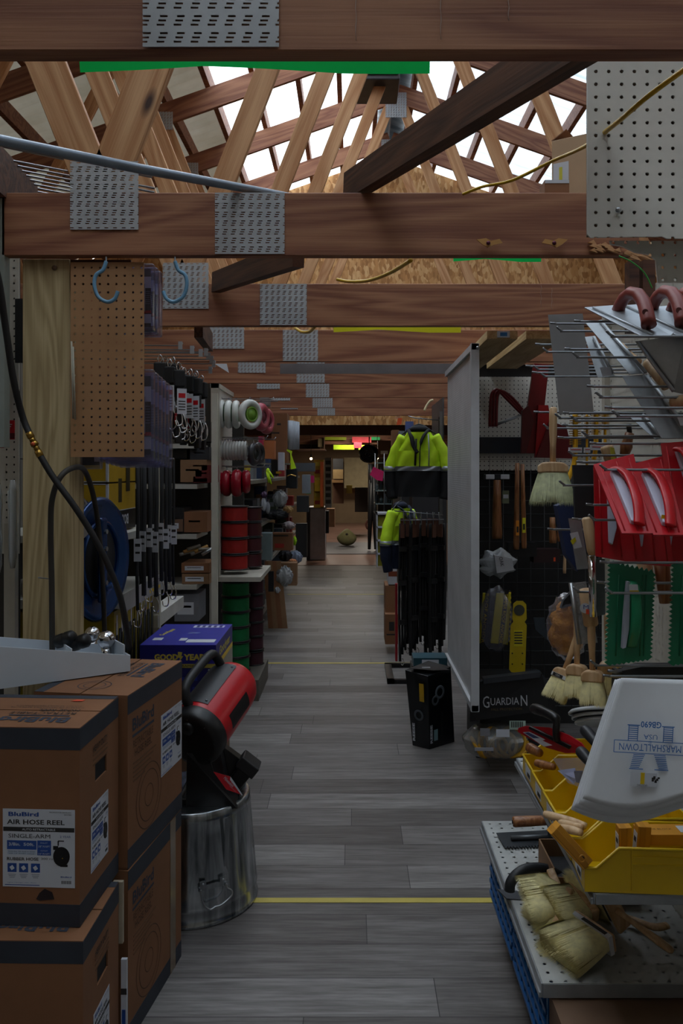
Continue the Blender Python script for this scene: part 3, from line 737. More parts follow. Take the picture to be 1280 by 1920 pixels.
mb = MB(); an = math.radians(-48); mb.box(.018, .002, .30, (0, 0, 0), ZINC, tr(cx+.222*math.cos(an), cy+.222*math.sin(an), .2) @ rot(-48+90, 'Z') @ rot(3, 'X')); mb.build('seam_strip', tcan)

# ------------------------------------------------------------------ red forced air heater lying on the can
ht = thing('space_heater', 'red barrel space heater with black handle, resting on the upturned can', 'heater', (-.5, 2.95, .378))
C0 = P(372, 1372, 2.84); C1 = P(438, 1282, 3.10)
ax = (C1-C0).normalized(); R = .101
mbm = along(C0, C1); L = (C1-C0).length
prof = [(R, .0), (R*1.01, .01), (R*1.01, L*.7), (R*.995, L*.85), (R*.95, L*.97), (R*.84, L*1.05), (R*.66, L*1.10), (R*.45, L*1.12), (R*.43, L*1.02)]
MB().add(g_lathe(prof, 48), M('b5121c', .32, 0, .04), mbm, True).build('barrel', ht)
mb = MB(); mb.add(g_lathe([(R*.80, -.055), (R*.97, -.05), (R*1.05, -.035), (R*1.06, .0), (R*1.03, .004)], 48), BLACK, mbm, True)
mb.add(g_lathe([(R*.3, -.02), (R*.8, -.024), (R*.82, -.02)], 48), BLACKM, mbm, True)
for k in range(1, 5): mb.add(g_torus(R*.18*k+.005, .0022, 40, 6), BLACK, mbm @ tr(0, 0, -.052))
for k in range(8):
    a_ = k*PI/4; mb.tube([(0, 0, -.052), (R*.86*math.cos(a_), R*.86*math.sin(a_), -.052)], .0028, BLACK, 6, mbm)
mb.build('intake_grille', ht)
# a frame of the barrel: up direction normal to the axis, pointing up
upv = (V((-.35, -.25, 1)) - ax*V((-.35, -.25, 1)).dot(ax)).normalized(); side = ax.cross(upv).normalized()
hm = Matrix((side, ax, upv)).transposed().to_4x4(); hm.translation = (C0+C1)/2
v, f = g_grid(lambda a, b: (R*1.035*math.sin((a-.5)*1.25), (b-.5)*L*.82, R*1.035*math.cos((a-.5)*1.25)), 8, 2)
mb = MB(); mb.add((v, f), M('26272b', .5), hm, True)
v, f = g_grid(lambda a, b: (R*1.0*math.sin((a-.5)*1.25), (.5-b)*L*.82, R*1.0*math.cos((a-.5)*1.25)), 8, 2); mb.add((v, f), BLACK, hm, True)
for sx in (-1, 1):
    for sy in (-1, 1): mb.add(g_ball(.0045, 6, (sx*R*.50, sy*L*.36, R*.9)), STEELD, hm, True)
o = mb.build('top_cover', ht)
MB().tube(smooth([V((0, -L*.47, R*1.0)), V((0, -L*.45, R*1.35)), V((0, -L*.35, R*1.62)), V((0, 0, R*1.68)), V((0, L*.30, R*1.62)), V((0, L*.38, R*1.35)), V((0, L*.40, R*1.0))], 6), .0165, M('1a1b1d', .5), 12, hm).build('carry_handle', ht)
v, f = g_grid(lambda a, b: (R*1.02*math.sin(1.45+a*.55), (b-.62)*L*.5, R*1.02*math.cos(1.45+a*.55)), 6, 2)
MB().add((v, f), BLACK, hm, True).build('side_badge', ht)
mb = MB(); mb.add(g_lathe([(.022, 0), (.022, .018), (.014, .022)], 14), BLACK, mbm @ tr(.0, R*.55, -.066), True); mb.add(g_cyl(.006, .012, 10), STEEL, mbm @ tr(.03, R*.55, -.06), True)
mb.build('gas_knob', ht)
# stand below
zc = .372
fr = [V((-.60, 2.86, zc+.012)), V((-.44, 2.86, zc+.012)), V((-.40, 3.06, zc+.012)), V((-.60, 3.08, zc+.012))]
mb = MB(); mb.tube(fr, .012, BLACK, 10, None, True)
mb.add(g_slab([P(352, 1400, 2.85), P(412, 1392, 2.88), P(430, 1478, 2.90), P(446, 1502, 2.9), P(350, 1502, 2.9)], .10), BLACK)
mb.add(g_slab([P(418, 1395, 2.98), P(452, 1420, 3.0), P(470, 1440, 3.0), P(440, 1500, 2.98), P(405, 1500, 2.98)], .07), BLACK)
mb.build('stand', ht, .006)
mb = MB(); A_ = P(428, 1482, 2.97); B_ = P(466, 1433, 2.97); mm = along(A_, B_)
mb.add(g_box(.075, .055, (B_-A_).length, (0, 0, (B_-A_).length/2)), BLACK, mm); mb.add(g_box(.088, .075, .045, (0, 0, (B_-A_).length)), M('1c1b1c', .5), mm)
mb.add(g_box(.012, .01, .07, (.0, .025, (B_-A_).length*.45)), M('c0202a', .4), mm @ rot(0, 'Z'))
mb.build('battery_pack', ht, .008)
# red hang tag
q = [P(401, 1449, 2.78), P(428, 1452, 2.78), P(453, 1489, 2.76), P(424, 1478, 2.76)]
tg = thing('hang_tag', 'red diamond shaped hang tag dangling from the heater', 'tag', (P(427, 1468, 2.77)))
mb = MB(); mb.add(g_slab([P(*p, 2.78) for p in ((400, 1447), (431, 1456), (455, 1491), (424, 1480))], .001), M('c8202c', .5)); 
mb.add(g_slab([P(*p, 2.779) for p in ((431, 1490-28), (432, 1456), (455, 1491), (453, 1492))], .0005), PAPER)
u = (P(440, 1482, 2.77)-P(412, 1455, 2.77)).normalized()
mb.text('Milwaukee', .042, .011, PAPER, frame(P(429, 1466, 2.776), u + V((0, 0, .02)), V((.4, 0, 1))), .02)
mb.text('Nothing but heavy duty', .03, .003, PAPER, frame(P(436, 1479, 2.776), u, V((.4, 0, 1))))
mb.build('card', tg); MB().tube([P(400, 1448, 2.785), P(394, 1425, 2.80)], .0012, BLACK, 6).build('tie_string', tg)

# ------------------------------------------------------------------ blue compressor carton behind
gx0, gx1, gy0, gy1, gz = wx(262, 3.4), wx(405, 3.4), 3.4, 3.86, .812
NAVY = M('1e1f78', .4); NAVYT = M('2c2e9a', .4)
gy = thing('compressor_carton', 'blue and yellow printed compressor carton behind the red heater', 'carton', ((gx0+gx1)/2, 3.6, .40))
mb = MB(); mb.bb(gx0, gx1, gy0, gy1, .402, gz-.078, M('1b1d5c', .45)); mb.bb(gx0, gx1, gy0, gy1, gz-.078, gz-.002, NAVY); mb.bb(gx0, gx1, gy0, gy1, gz-.002, gz, NAVYT)
mb.bb(gx1, gx1+.0008, gy0+.01, gy1, .41, gz-.085, M('9a9488', .5)); mb.bb(gx1, gx1+.0009, gy0, gy1, gz-.10, gz-.08, YEL)
mb.bb(gx0, gx1, gy0-.001, gy0, gz-.094, gz-.078, M('9a8f3c', .5))
mf = frame((0, gy0-.0012, 0), (1, 0, 0), (0, 0, 1)); cxm = (gx0+gx1)/2
GOLD = M('c9b94e', .4)
mb.text('GOOD', .098, .026, GOLD, mf @ tr(cxm-.048, gz-.05), .05); mb.text('YEAR', .09, .026, GOLD, mf @ tr(cxm+.068, gz-.05), .05)
mb.add(g_prism([(-.012, .022), (.006, .02), (.002, .004), (.01, .004), (-.008, -.022), (-.003, -.003), (-.012, -.002)], .0006), GOLD, mf @ tr(cxm+.012, gz-.05))
mb.text('LA HERRAMIENTA', .15, .009, INK, mf @ tr(cxm+.03, gz-.086))
for k in range(3):
    for j in range(3): mb.box(.02, .014, .0004, (cxm-.02+.045*k, gz-.14-.04*j, 0), M('2e3c96', .5), mf)
mt = frame((cxm, gy0+.2, gz+.0006), (1, 0, 0), (0, 1, 0))
mb.text('Goodyear', .15, .03, GOLD, mt @ tr(-.10, .07) @ rot(80, 'Z'), .03); mb.box(.04, .05, .0004, (-.11, -.08, 0), PAPER, mt); mb.box(.14, .05, .0004, (.06, .2, 0), M('c8cbe0'), mt)
for k in range(5): mb.box(.014, .04, .0005, (.01+.026*k, .2, .0003), NAVY, mt)
mb.box(.12, .06, .0004, (.08, -.12, 0), PAPER, mt); mb.box(.03, .05, .0004, (.0, -.09, 0), PAPER, mt); mb.box(.05, .03, .0004, (.02, .05, 0), M('5a66b0'), mt)
mr_ = frame((gx1+.001, (gy0+gy1)/2, 0), (0, 1, 0), (0, 0, 1)); mb.text('Goodyear', .3, .05, GOLD, mr_ @ tr(0, gz-.05), .03); mb.add(g_prism([(-.12, 0), (.1, .02), (.12, .12), (-.05, .18)], .0005), M('5b5a5e', .5), mr_ @ tr(0, .50))
mb.build('printed_box', gy, .004)
mb = MB(); mb.bb(gx0+.01, gx1-.01, 3.42, 3.84, 0, .40, KRAFTD); solo(mb, 'storage_carton', 'plain brown carton under the blue compressor carton', 'carton')
# ------------------------------------------------------------------ gondola on the right
GX = .87; GY0, GY1 = .9, 2.80
gd = thing('gondola_shelving', 'white metal gondola shelving on the right, with pegboard back and two shelves', 'shelving', (GX-.2, 2.0, 0))
mb = MB(); mb.box(.006, GY1-GY0, 1.95, (0, 0, 0), PEG_WHITE_S)
o = mb.build('pegboard_panel'); o.parent = gd; o.location = (.2, (GY0+GY1)/2-2.0, 1.09)
for y_ in (1.86, 2.80):
    mb = MB(); mb.box(.03, .032, 2.07, (0, 0, 0), UPRIGHT); o = mb.build('upright'); o.parent = gd; o.location = (.195, y_-2.0, 1.035)
def shelf(z, x0, y0, y1, lip, name='shelf'):
    mb = MB(); mb.box(GX-x0, y1-y0, .002, (0, 0, 0), PEG_SHELF); o = mb.build('shelf_deck'); o.parent = gd; o.location = ((GX+x0)/2-(GX-.2), (y0+y1)/2-2.0, z)
    mb = MB(); sh = M('8c9094', .35, .2, .2, 12)
    mb.bb(x0-.004, x0, y0, y1, z-lip, z+.001, sh); mb.bb(x0, GX, y0-.002, y0, z-lip, z, sh); mb.bb(x0-.009, x0-.004, y0, y1, z-lip, z-lip+.012, sh)
    mb.bb(x0+.03, GX, y0+.01, y1-.01, z-.006, z-.003, M('9a9c9a', .5))
    mb.build('shelf_lip', gd, .001)
shelf(.35, .438, 1.90, 2.78, .032); shelf(.715, .468, 1.59, 2.34, .02)
MB().bb(.50, GX, 1.0, 2.78, 0, .12, M('55524c', .6)).build('kick_plinth', gd)
for i, (y0, y1, lb) in enumerate(((1.96, 2.36, 'nearer'), (2.38, 2.76, 'farther'))):
    r = thing('plastic_crate', lb + ' of two blue lattice plastic crates under the lower right shelf', 'crate', (.64, (y0+y1)/2, .12), 0, 'blue crates under the shelf')
    cm = M('1e5c9a', .4); mb = MB()
    mb.bb(.47, .82, y0, y1, .12, .13, cm)
    mb.build('crate_floor', r)
    mb = MB()
    n = 9
    for k in range(n+1):
        yy = y0 + (y1-y0)*k/n; mb.bb(.462, .47, yy-.006, yy+.006, .12, .31, cm)
        xx = .47+.35*k/n; mb.bb(xx-.006, xx+.006, y0, y0+.008, .12, .31, cm)
    for z in (.125, .165, .205, .245, .285, .31): mb.bb(.458, .47, y0, y1, z-.006, z+.006, cm); mb.bb(.47, .82, y0-.003, y0+.006, z-.006, z+.006, cm)
    mb.bb(.478, .482, y0+.01, y1-.01, .13, .30, M('123a66', .5)); mb.bb(.482, .81, y0+.012, y0+.016, .13, .30, M('123a66', .5))
    mb.build('lattice_wall', r)
mb = MB(); mb.bb(.46, .86, 1.50, 1.93, .125, .312, KRAFTD); mb.bb(.46, .86, 1.498, 1.50, .28, .312, KRAFT2); solo(mb, 'storage_carton', 'dark brown carton on the plinth under the lower right shelf', 'carton')

# pegboards hung above
def pegf(name, label, poly, Y, mat=PEG_WHITE_F):
    pts = [P(a, b, Y) for a, b in poly]; cx = sum(p.x for p in pts)/len(pts); cz = sum(p.z for p in pts)/len(pts)
    mb = MB(); mb.add(g_prism([(p.x-cx, p.z-cz) for p in pts], .005), mat, frame((0, 0, 0), (1, 0, 0), (0, 0, 1)))
    o = mb.build(name); o.location = (cx, Y, cz); return tag(o, label, 'pegboard')
pw = pegf('pegboard', 'white pegboard panel hanging at the top right in front of the second chord', [(1100, 40), (1420, 40), (1420, 448), (1250, 448), (1240, 444), (1106, 446), (1100, 440)], 1.64)
MB().add(g_ball(.006, 8, (0, 0, 0), (1, .5, 1)), STEEL, Matrix.Translation(P(1159, 394, 1.632) - pw.location), True).build('screw_head').parent = pw
_m = MB(); _m.bb(wx(1104, 1.66), wx(1420, 1.66), 1.675, 1.68, wz(440, 1.66), wz(45, 1.66), M('5a4634', .8)); _m.v = [p - V(pw.location) for p in _m.v]; _m.build('added_rear_board').parent = pw  # dark sheet added behind the pegboard so no sky shows through its holes
pegf('pegboard', 'narrow torn strip of white pegboard just below the hanging white panel', [(1142, 452), (1420, 452), (1420, 530), (1232, 530), (1228, 488), (1215, 478), (1190, 474), (1165, 462), (1144, 459)], 1.70)
mb = MB(); mb.tube(smooth([P(1160, 480, 1.9), P(1185, 492, 1.9), P(1208, 512, 1.9), P(1222, 540, 1.9)]), .0016, M('3fae4a', .5), 6); solo(mb, 'plastic_string', 'thin green string hanging by the torn pegboard strip', 'string')
mb = MB(); mb.bb(wx(1180, 2.2), wx(1198, 2.2), 2.2, 2.24, 1.9, 2.09, WOOD_DARK); mb.bb(wx(1205, 2.2), wx(1228, 2.2), 2.2, 2.24, 1.9, 2.09, WOOD_DARK)
solo(mb, 'wood_blocking', 'two short dark timber blocks between second chord and gondola', 'blocking')

# cartons lying on the second chord
r = thing('cardboard_box', 'brown cardboard box with open flap sitting on the second chord by the white pegboard', 'box', (wx(1095, 2.7), 2.72, 2.37))
mm = Matrix.Translation((wx(1086, 2.66), 2.66, 2.372)) @ rot(-32, 'Z')
TAN = M('b39474', .75, 0, .08, 5); MB().add(g_box(.13, .16, .205, (0, 0, .1025)), TAN, mm).build('box_body', r, .002)
mb = MB(); mb.add(g_slab([(-.065, -.08, .205), (-.065, .08, .205), (-.02, .07, .236), (-.02, -.07, .236)], .003), KRAFT, mm); mb.add(g_slab([(.065, -.08, .205), (.065, .08, .205), (.1, .07, .24), (.1, -.07, .24)], .003), KRAFT, mm)
mb.build('flap', r)
mb = MB(); mb.add(g_box(.05, .001, .08, (-.035, -.081, .09)), PAPER, mm); mb.add(g_box(.010, .001, .05, (-.035, -.082, .09)), M('c9c23c', .5), mm); mb.build('shipping_label', r)
mb = MB(); mb.box(.075, .07, .045, (0, 0, 0), KRAFT, tr(wx(1040, 2.55), 2.56, 2.394)); mb.box(.074, .001, .01, (0, -.036, .018), PAPER, tr(wx(1040, 2.55), 2.56, 2.394))
solo(mb, 'cardboard_box', 'small brown carton on the second chord in front of the bigger open box', 'box')

# ------------------------------------------------------------------ pegboard hooks: one rod each, running out of the pegboard to the aisle
hooks = [(1031, 607), (1043, 621), (1076, 603), (1136, 631), (1003, 646), (1017, 660), (1058, 655), (1073, 670), (985, 687), (1000, 693), (997, 699), (1012, 706),
         (1100, 725), (1116, 745), (1133, 765), (1147, 780), (1055, 775), (1040, 784), (1053, 798), (1070, 789), (1000, 773), (1018, 803), (1045, 821), (1090, 818), (1105, 832), (1065, 854),
         (1080, 867), (1048, 910), (1098, 947), (1124, 881), (1119, 1093), (1134, 1112), (1072, 974), (1103, 975), (1124, 1055), (1074, 1110), (1026, 993), (1106, 1248), (1130, 1268)]
hk = None
for i, (px, py) in enumerate(hooks):
    Y = min(2.74, .535*1550/(px-VX)); tip = P(px, py, Y)
    L = GX - tip.x
    curl = i % 2 == 1
    pts = [V((L, 0, 0)), V((.04, 0, 0)), V((.015, 0, .001)), V((0, 0, .012 if curl else .002))]
    mb = MB(); mb.tube(smooth(pts, 4), .0029, WIRE, 8); mb.box(.003, .012, .03, (L-.002, 0, .004), WIRE)
    o = mb.build('pegboard_hook'); o.location = tip; o.rotation_euler = (0, 0, 0)
    tag(o, 'plain grey metal pegboard hook sticking out of the right gondola', 'hook', 'pegboard hooks on the right gondola')

# ------------------------------------------------------------------ tools hanging on the gondola
ALU = M('b4bac0', .42, .6, .08, 20); BLADE = M('a4a7aa', .36, .45, .2, 10); RB = M('8e3c34', .45, 0, .1)
def S(pts, t, mat, mb=None):
    mb = mb or MB(); mb.add(g_slab([P(*p) for p in pts], t), mat); return mb
# three hand floats on top
def hfloat(i, dx, dy, label):
    r = thing('hand_float', label, 'trowel', P(1200+dx, 600+dy, 1.9))
    q = [(1095, 577, 2.02), (1150, 573, 2.02), (1178, 583, 1.97), (1263, 624, 1.80), (1257, 630, 1.79), (1204, 632, 1.80)]
    S([(a+dx, b+dy, c) for a, b, c in q], .003, ALU).build('blade', r, .001)
    MB().tube([P(1112+dx, 577+dy, 2.0), P(1222+dx, 628+dy, 1.80)], .0035, ALU).build('stiffener_rib', r)
    pts = [(1157, 586, 1.99), (1162, 572, 1.97), (1170, 558, 1.95), (1182, 549, 1.92), (1196, 552, 1.89), (1206, 566, 1.865), (1211, 583, 1.84), (1215, 602, 1.825), (1216, 610, 1.82)]
    rr = [.0155, .0145, .014, .0145, .015, .0155, .016, .0165, .017]
    pp = [P(a+dx, b+dy, c) for a, b, c in pts]
    MB().add(g_tube(pp, rr, 14), RB, None, True).build('handle', r)
    e = P(1209+dx, 585+dy, 1.822); MB().add(g_cyl(.0065, .002, 14), M('5e2622', .5), along(e, e+V((-.02, -.1, .01)))).build('handle_plug', r)
hfloat(0, 0, 0, 'hand float with red-brown handle lying on top of the hooks, leftmost of the three')
hfloat(1, 63, -3, 'hand float with red-brown handle, middle one of the three')
hfloat(2, 101, 1, 'hand float with red-brown handle, cut by the right picture edge')
# broad knives and trowel blades
r = thing('smoothing_knife', 'large plain grey steel knife blade hanging left of the long trowels', 'blade', P(1068, 680, 2.42))
S([(1027, 590, 2.36), (1092, 588, 2.36), (1113, 775, 2.42), (1048, 777, 2.42)], .0012, M('b2b3b6', .38, .3, .1, 6)).build('blade', r)
def ltrowel(q, rib, hand, label, tagq=None):
    r = thing('plastering_trowel', label, 'trowel', P(*q[0]))
    S(q, .0012, BLADE).build('blade', r)
    MB().tube([P(*p) for p in rib], .0045, ALU).build('backing_rib', r)
    if hand: MB().add(g_tube(smooth([P(*p) for p in hand], 4), .014, 12), HANDLE, None, True).build('handle', r)
    if tagq: S(tagq, .0006, PAPER).build('price_tag', r)
ltrowel([(1096, 604, 2.15), (1128, 600, 2.15), (1212, 700, 2.0), (1180, 702, 2.0)], [(1126, 603, 2.14), (1210, 698, 1.99)], [(1160, 650, 2.11), (1178, 668, 2.09), (1195, 682, 2.07)], 'steel trowel with shiny rib, under the leftmost hand float')
ltrowel([(1096, 632, 2.2), (1114, 630, 2.2), (1153, 706, 2.12), (1120, 708, 2.12)], [(1113, 632, 2.19), (1148, 700, 2.11)], None, 'small steel trowel with a white price tag at its lower end', [(1124, 689, 2.10), (1144, 688, 2.10), (1147, 704, 2.10), (1129, 706, 2.10)])
ltrowel([(1166, 706, 2.0), (1212, 702, 2.0), (1285, 800, 1.85), (1285, 822, 1.85), (1240, 822, 1.85)], [(1212, 704, 1.99), (1285, 800, 1.84)], [(1214, 680, 2.05), (1230, 700, 2.02), (1250, 724, 1.99)], 'large serrated steel trowel with wooden handle at the right edge', [(1268, 778, 1.83), (1285, 777, 1.83), (1285, 798, 1.83), (1275, 798, 1.83)])
ltrowel([(1190, 640, 1.95), (1285, 628, 1.85), (1285, 740, 1.85), (1262, 735, 1.86)], [(1195, 642, 1.94), (1262, 733, 1.85)], [(1262, 755, 1.84), (1278, 752, 1.82), (1300, 748, 1.80)], 'dark steel trowel beside the middle hand float, handle end at the right edge')
ltrowel([(1178, 780, 2.1), (1210, 776, 2.1), (1240, 822, 2.02), (1228, 824, 2.02)], [(1205, 778, 2.09), (1238, 820, 2.01)], None, 'narrow steel trowel blade below the large serrated one')
# yellow rib-handled scrapers
for i, (px, w_, y0, y1, bend, lb) in enumerate(((1078, 9, 777, 900, -14, 'leftmost yellow ribbed plastic tool, its lower end curving left'), (1100, 4, 777, 872, 0, 'thin yellow ribbed plastic tool, second from left'),
        (1117, 8, 772, 862, -4, 'yellow ribbed plastic tool, third from left'), (1134, 5, 772, 842, 0, 'short yellow ribbed plastic tool, rightmost of the four'))):
    Y = 2.5; r = thing('ribbed_scraper', lb, 'tool', P(px, y1, Y), 0, 'yellow ribbed tools')
    mb = MB(); pts = [P(px, y0, Y), P(px, (y0+y1)/2, Y), P(px+bend*.15, y0+(y1-y0)*.75, Y), P(px+bend, y1, Y)]
    mb.add(g_tube(smooth(pts, 8), w_*Y/F, 8, False, .5), M('e0a81a', .4, 0, .06), None, True)
    for k in range(14):
        yy = y0 + 4 + (y1-y0)*.45*k/14; mb.add(g_box(2.15*w_*Y/F, .018, .002, tuple(P(px, yy, Y))), M('b5820f', .5))
    mb.build('plastic_body', r)
    mb = MB(); mb.add(g_box(2.6*w_*Y/F, .014, .016, tuple(P(px, y0+67, Y-.008))), PAPER); mb.add(g_box(2.0*w_*Y/F, .015, .002, tuple(P(px, y0+66, Y-.009))), RED); mb.build('paper_band', r)
# cream handle with yellow tag, wooden knob
mb = MB(); a = P(1136, 836, 2.2); b = P(1148, 872, 2.2); mb.add(g_tube([a, a.lerp(b, .1), b], [.014, .0175, .016], 16), HANDLE, None, True)
o = solo(mb, 'float_handle', 'cream wooden handle with a yellow tag, just above the red floats', 'handle')
mb = MB(); S([(1143, 838, 2.17), (1151, 840, 2.17), (1154, 862, 2.17), (1146, 866, 2.17)], .0008, M('d8d24a', .5), mb); solo(mb, 'price_tag', 'yellow price tag stuck on the cream wooden handle', 'tag')
mb = MB(); a = P(1180, 812, 2.2); b = P(1170, 853, 2.2); mb.add(g_tube([a, a.lerp(b, .35), a.lerp(b, .6), b], [.012, .013, .0165, .012], 14), HICK, None, True); mb.tube([P(1178, 795, 2.2), a], .007, BLACK)
solo(mb, 'float_handle', 'varnished brown turned handle with a black ferrule, above the red floats', 'handle')
mb = S([(1073, 872, 2.16), (1112, 872, 2.16), (1117, 968, 2.16), (1077, 976, 2.16)], .012, M('2c2d30', .7)); solo(mb, 'rubber_float', 'dark grey rectangular rubber float hanging left of the red floats', 'float')
for i, q in enumerate((((1040, 948), (1072, 935), (1112, 975), (1078, 1070), (1058, 1040)),)):
    mb = S([(a, b, 2.7) for a, b in q], .05, M('14244e', .6)); solo(mb, 'work_glove_pack', 'navy blue packed gloves hanging behind the pale brush', 'gloves')

# bristle brushes
def bristles(mb, m, wx_, wy_, L, fx, fy, mat, n=900, curve=0.0):
    """a tuft hanging along -Z of frame m, flaring from wx_ x wy_ to fx x fy"""
    def body(a, b):
        an = 2*PI*a; k = b
        sx = (wx_*(1-k)+fx*k)/2; sy = (wy_*(1-k)+fy*k)/2
        c, s_ = math.cos(an), math.sin(an); pw_ = .5
        jag = 0
        return (sx*math.copysign(abs(c)**pw_, c)*(.97+.03*math.sin(an*40)), sy*math.copysign(abs(s_)**pw_, s_)*(.95+.05*math.sin(an*40)), -L*.86*k)
    v, f = g_grid(body, 80, 5); v = v + [(0, 0, -L*.9)]; f += [(5*81+i, 5*81+i+1, len(v)-1) for i in range(80)]
    mb.add((v, f), BRIST_D if mat is BRIST else mat, m, True)
    rnd = random.Random(3)
    vs, fs = [], []
    for i in range(n):
        an = rnd.random()*2*PI; rr = 1.0 if i % 3 else rnd.random()
        c, s_ = math.cos(an), math.sin(an); rr = 1.03 if i % 4 else rnd.random()**.5
        x0 = wx_/2*math.copysign(abs(c)**.5, c)*rr; y0 = wy_/2*math.copysign(abs(s_)**.5, s_)*rr
        x1 = fx/2*math.copysign(abs(c)**.5, c)*rr*(1+rnd.uniform(-.03, .09)); y1 = fy/2*math.copysign(abs(s_)**.5, s_)*rr*(1+rnd.uniform(-.03, .15))
        l = L*rnd.uniform(.9, 1.04); w_ = .0008 + .0008*rnd.random(); o = len(vs); t = V((-s_, c, 0))*w_
        p0 = V((x0, y0, 0)); pm = V(((x0+x1)/2*1.01, (y0+y1)/2*1.03, -l*.5)); p1 = V((x1, y1, -l))
        vs += [tuple(p0-t), tuple(p0+t), tuple(pm-t), tuple(pm+t), tuple(p1)]
        fs += [(o, o+1, o+3, o+2), (o+2, o+3, o+4)]
    mb.add((vs, fs), mat, m, True)
def brush(name, label, origin, down, wide, bw, bt, bh, blen, fl, flt, hlen, hr, mat=BRIST, group=None, band=None, hmat=HANDLE, hang=0.0, htaper=None):
    """origin: centre of the block's underside; down: bristle direction; wide: direction of the block's width"""
    d = V(down).normalized(); z = -d; x = V(wide); x = (x - z*x.dot(z)).normalized(); y_ = z.cross(x)
    m = Matrix((x, y_, z)).transposed().to_4x4(); m.translation = V(origin)
    r = thing(name, label, 'brush', origin, 0, group)
    mb = MB(); bristles(mb, m, bw*.94, bt*.85, blen, fl, flt, mat); mb.build('bristles', r)
    c = bw/2
    poly = [(-c, 0), (c, 0), (c, bh*.62), (c*.72, bh*.92), (c*.2, bh), (-c*.2, bh), (-c*.72, bh*.92), (-c, bh*.62)]
    mb = MB(); mb.add(g_prism(poly, bt), hmat, m @ rot(90, 'X'))
    mb.build('brush_block', r, min(.004, bt*.15))
    if band:
        mb = MB(); mb.add(g_box(bw*1.01, bt*1.02, bh*.35, (0, 0, bh*.2)), PAPER, m); mb.add(g_box(bw*.5, bt*1.04, bh*.3, (-bw*.18, 0, bh*.2)), INK, m); mb.text('USA', bw*.2, bh*.16, PAPER, m @ tr(-bw*.18, -bt*.525, bh*.2) @ rot(90, 'X')); mb.build('label_band', r)
    prof = htaper or [(hr*.75, 0), (hr*.8, hlen*.35), (hr*1.0, hlen*.55), (hr*1.05, hlen*.8), (hr*.98, hlen*.98), (hr*.7, hlen)]
    MB().add(g_lathe(prof, 16), hmat, m @ tr(0, 0, bh*.85) @ rot(hang, 'Y'), True).build('handle', r)
    return r
Y = 2.28
brush('whitewash_brush', 'pale whitewash brush hanging on a hook with its long handle up', P(1036, 887, Y), (-.03, -.1, -1), (1, -.25, 0), .082, .034, .030, .090, .118, .055, .158, .0105, BRIST2)
for i, (px, py, Y, dn, lb) in enumerate(((1052, 1273, 2.15, (-.42, -.1, -1), 'leftmost masonry brush of the hanging row, tilting left, paper band on its block'),
        (1081, 1266, 2.1, (-.04, -.1, -1), 'second masonry brush from left in the hanging row'), (1111, 1278, 2.03, (0, -.1, -1), 'third masonry brush from left in the hanging row'),
        (1141, 1262, 2.1, (.05, .1, -1), 'rear masonry brush of the hanging row, next to the white bags'))):
    brush('masonry_brush', lb, P(px, py, Y), dn, (1, -.5, -.35 if i == 0 else 0), .052, .036, .028, .058, .060, .05, .13, .0095, BRIST, 'masonry brushes in the hanging row', band=(i == 0))

# trowels with metal body
r = thing('pointing_trowel', 'grey steel trowel plate with a white and yellow price tag behind the wooden handle', 'trowel', P(1080, 1068, 2.2))
S([(1065, 972, 2.12), (1088, 972, 2.12), (1103, 1066, 2.12), (1081, 1068, 2.12)], .0015, BLADE).build('blade', r)
S([(1068, 1000, 2.10), (1083, 997, 2.10), (1091, 1026, 2.10), (1076, 1029, 2.10)], .0006, PAPER).build('price_tag', r)
S([(1069, 1014, 2.098), (1078, 1007, 2.098), (1080, 1014, 2.098), (1073, 1022, 2.098)], .0006, M('d8d020', .5)).build('yellow_sticker', r)
r = thing('edging_tool', 'steel edging tool hung upside down with a pale wooden handle', 'trowel', P(1112, 1155, 1.95))
a = P(1100, 970, 1.98); b = P(1111, 1040, 1.98); MB().add(g_tube([a, a.lerp(b, .05), a.lerp(b, .9), b], [.010, .0135, .0125, .010], 16), HANDLE, None, True).build('handle', r)
a = P(1109, 1042, 1.99); b = P(1112, 1156, 1.99); MB().tube([a, b], .0095, CHROME, 14).build('chrome_tube', r)
S([(1112, 1046, 1.995), (1133, 1048, 1.995), (1134, 1152, 1.995), (1114, 1156, 1.995)], .004, STEELD).build('side_plate', r)
r = thing('corner_trowel', 'dented bright steel trowel with wooden handle and round blue sticker', 'trowel', P(1095, 1208, 2.08))
S([(1071, 1094, 2.10), (1098, 1090, 2.10), (1120, 1205, 2.08), (1086, 1208, 2.08)], .002, M('9fa2a5', .3, .85, .35, 30, .4)).build('blade', r)
MB().tube([P(1070, 1093, 2.10), P(1086, 1208, 2.08)], .006, STEEL, 10).build('rolled_edge', r)
a = P(1098, 1104, 2.05); b = P(1108, 1174, 2.05); MB().add(g_tube([a, a.lerp(b, .04), a.lerp(b, .95), b], [.015, .018, .018, .014], 18), HANDLE, None, True).build('handle', r)
c = P(1096, 1140, 2.03); m = frame(c + V((0, -.003, 0)), (1, -.3, 0), (0, 0, 1))
mb = MB(); mb.add(g_cyl(.0125, .0008, 24), PAPER, m); mb.text('M', .012, .01, BLUEL, m @ tr(.002, .003, .001) , .03); mb.box(.012, .012, .0008, (.008, -.008, .0012), M('e8502c', .5), m); mb.build('round_sticker', r)

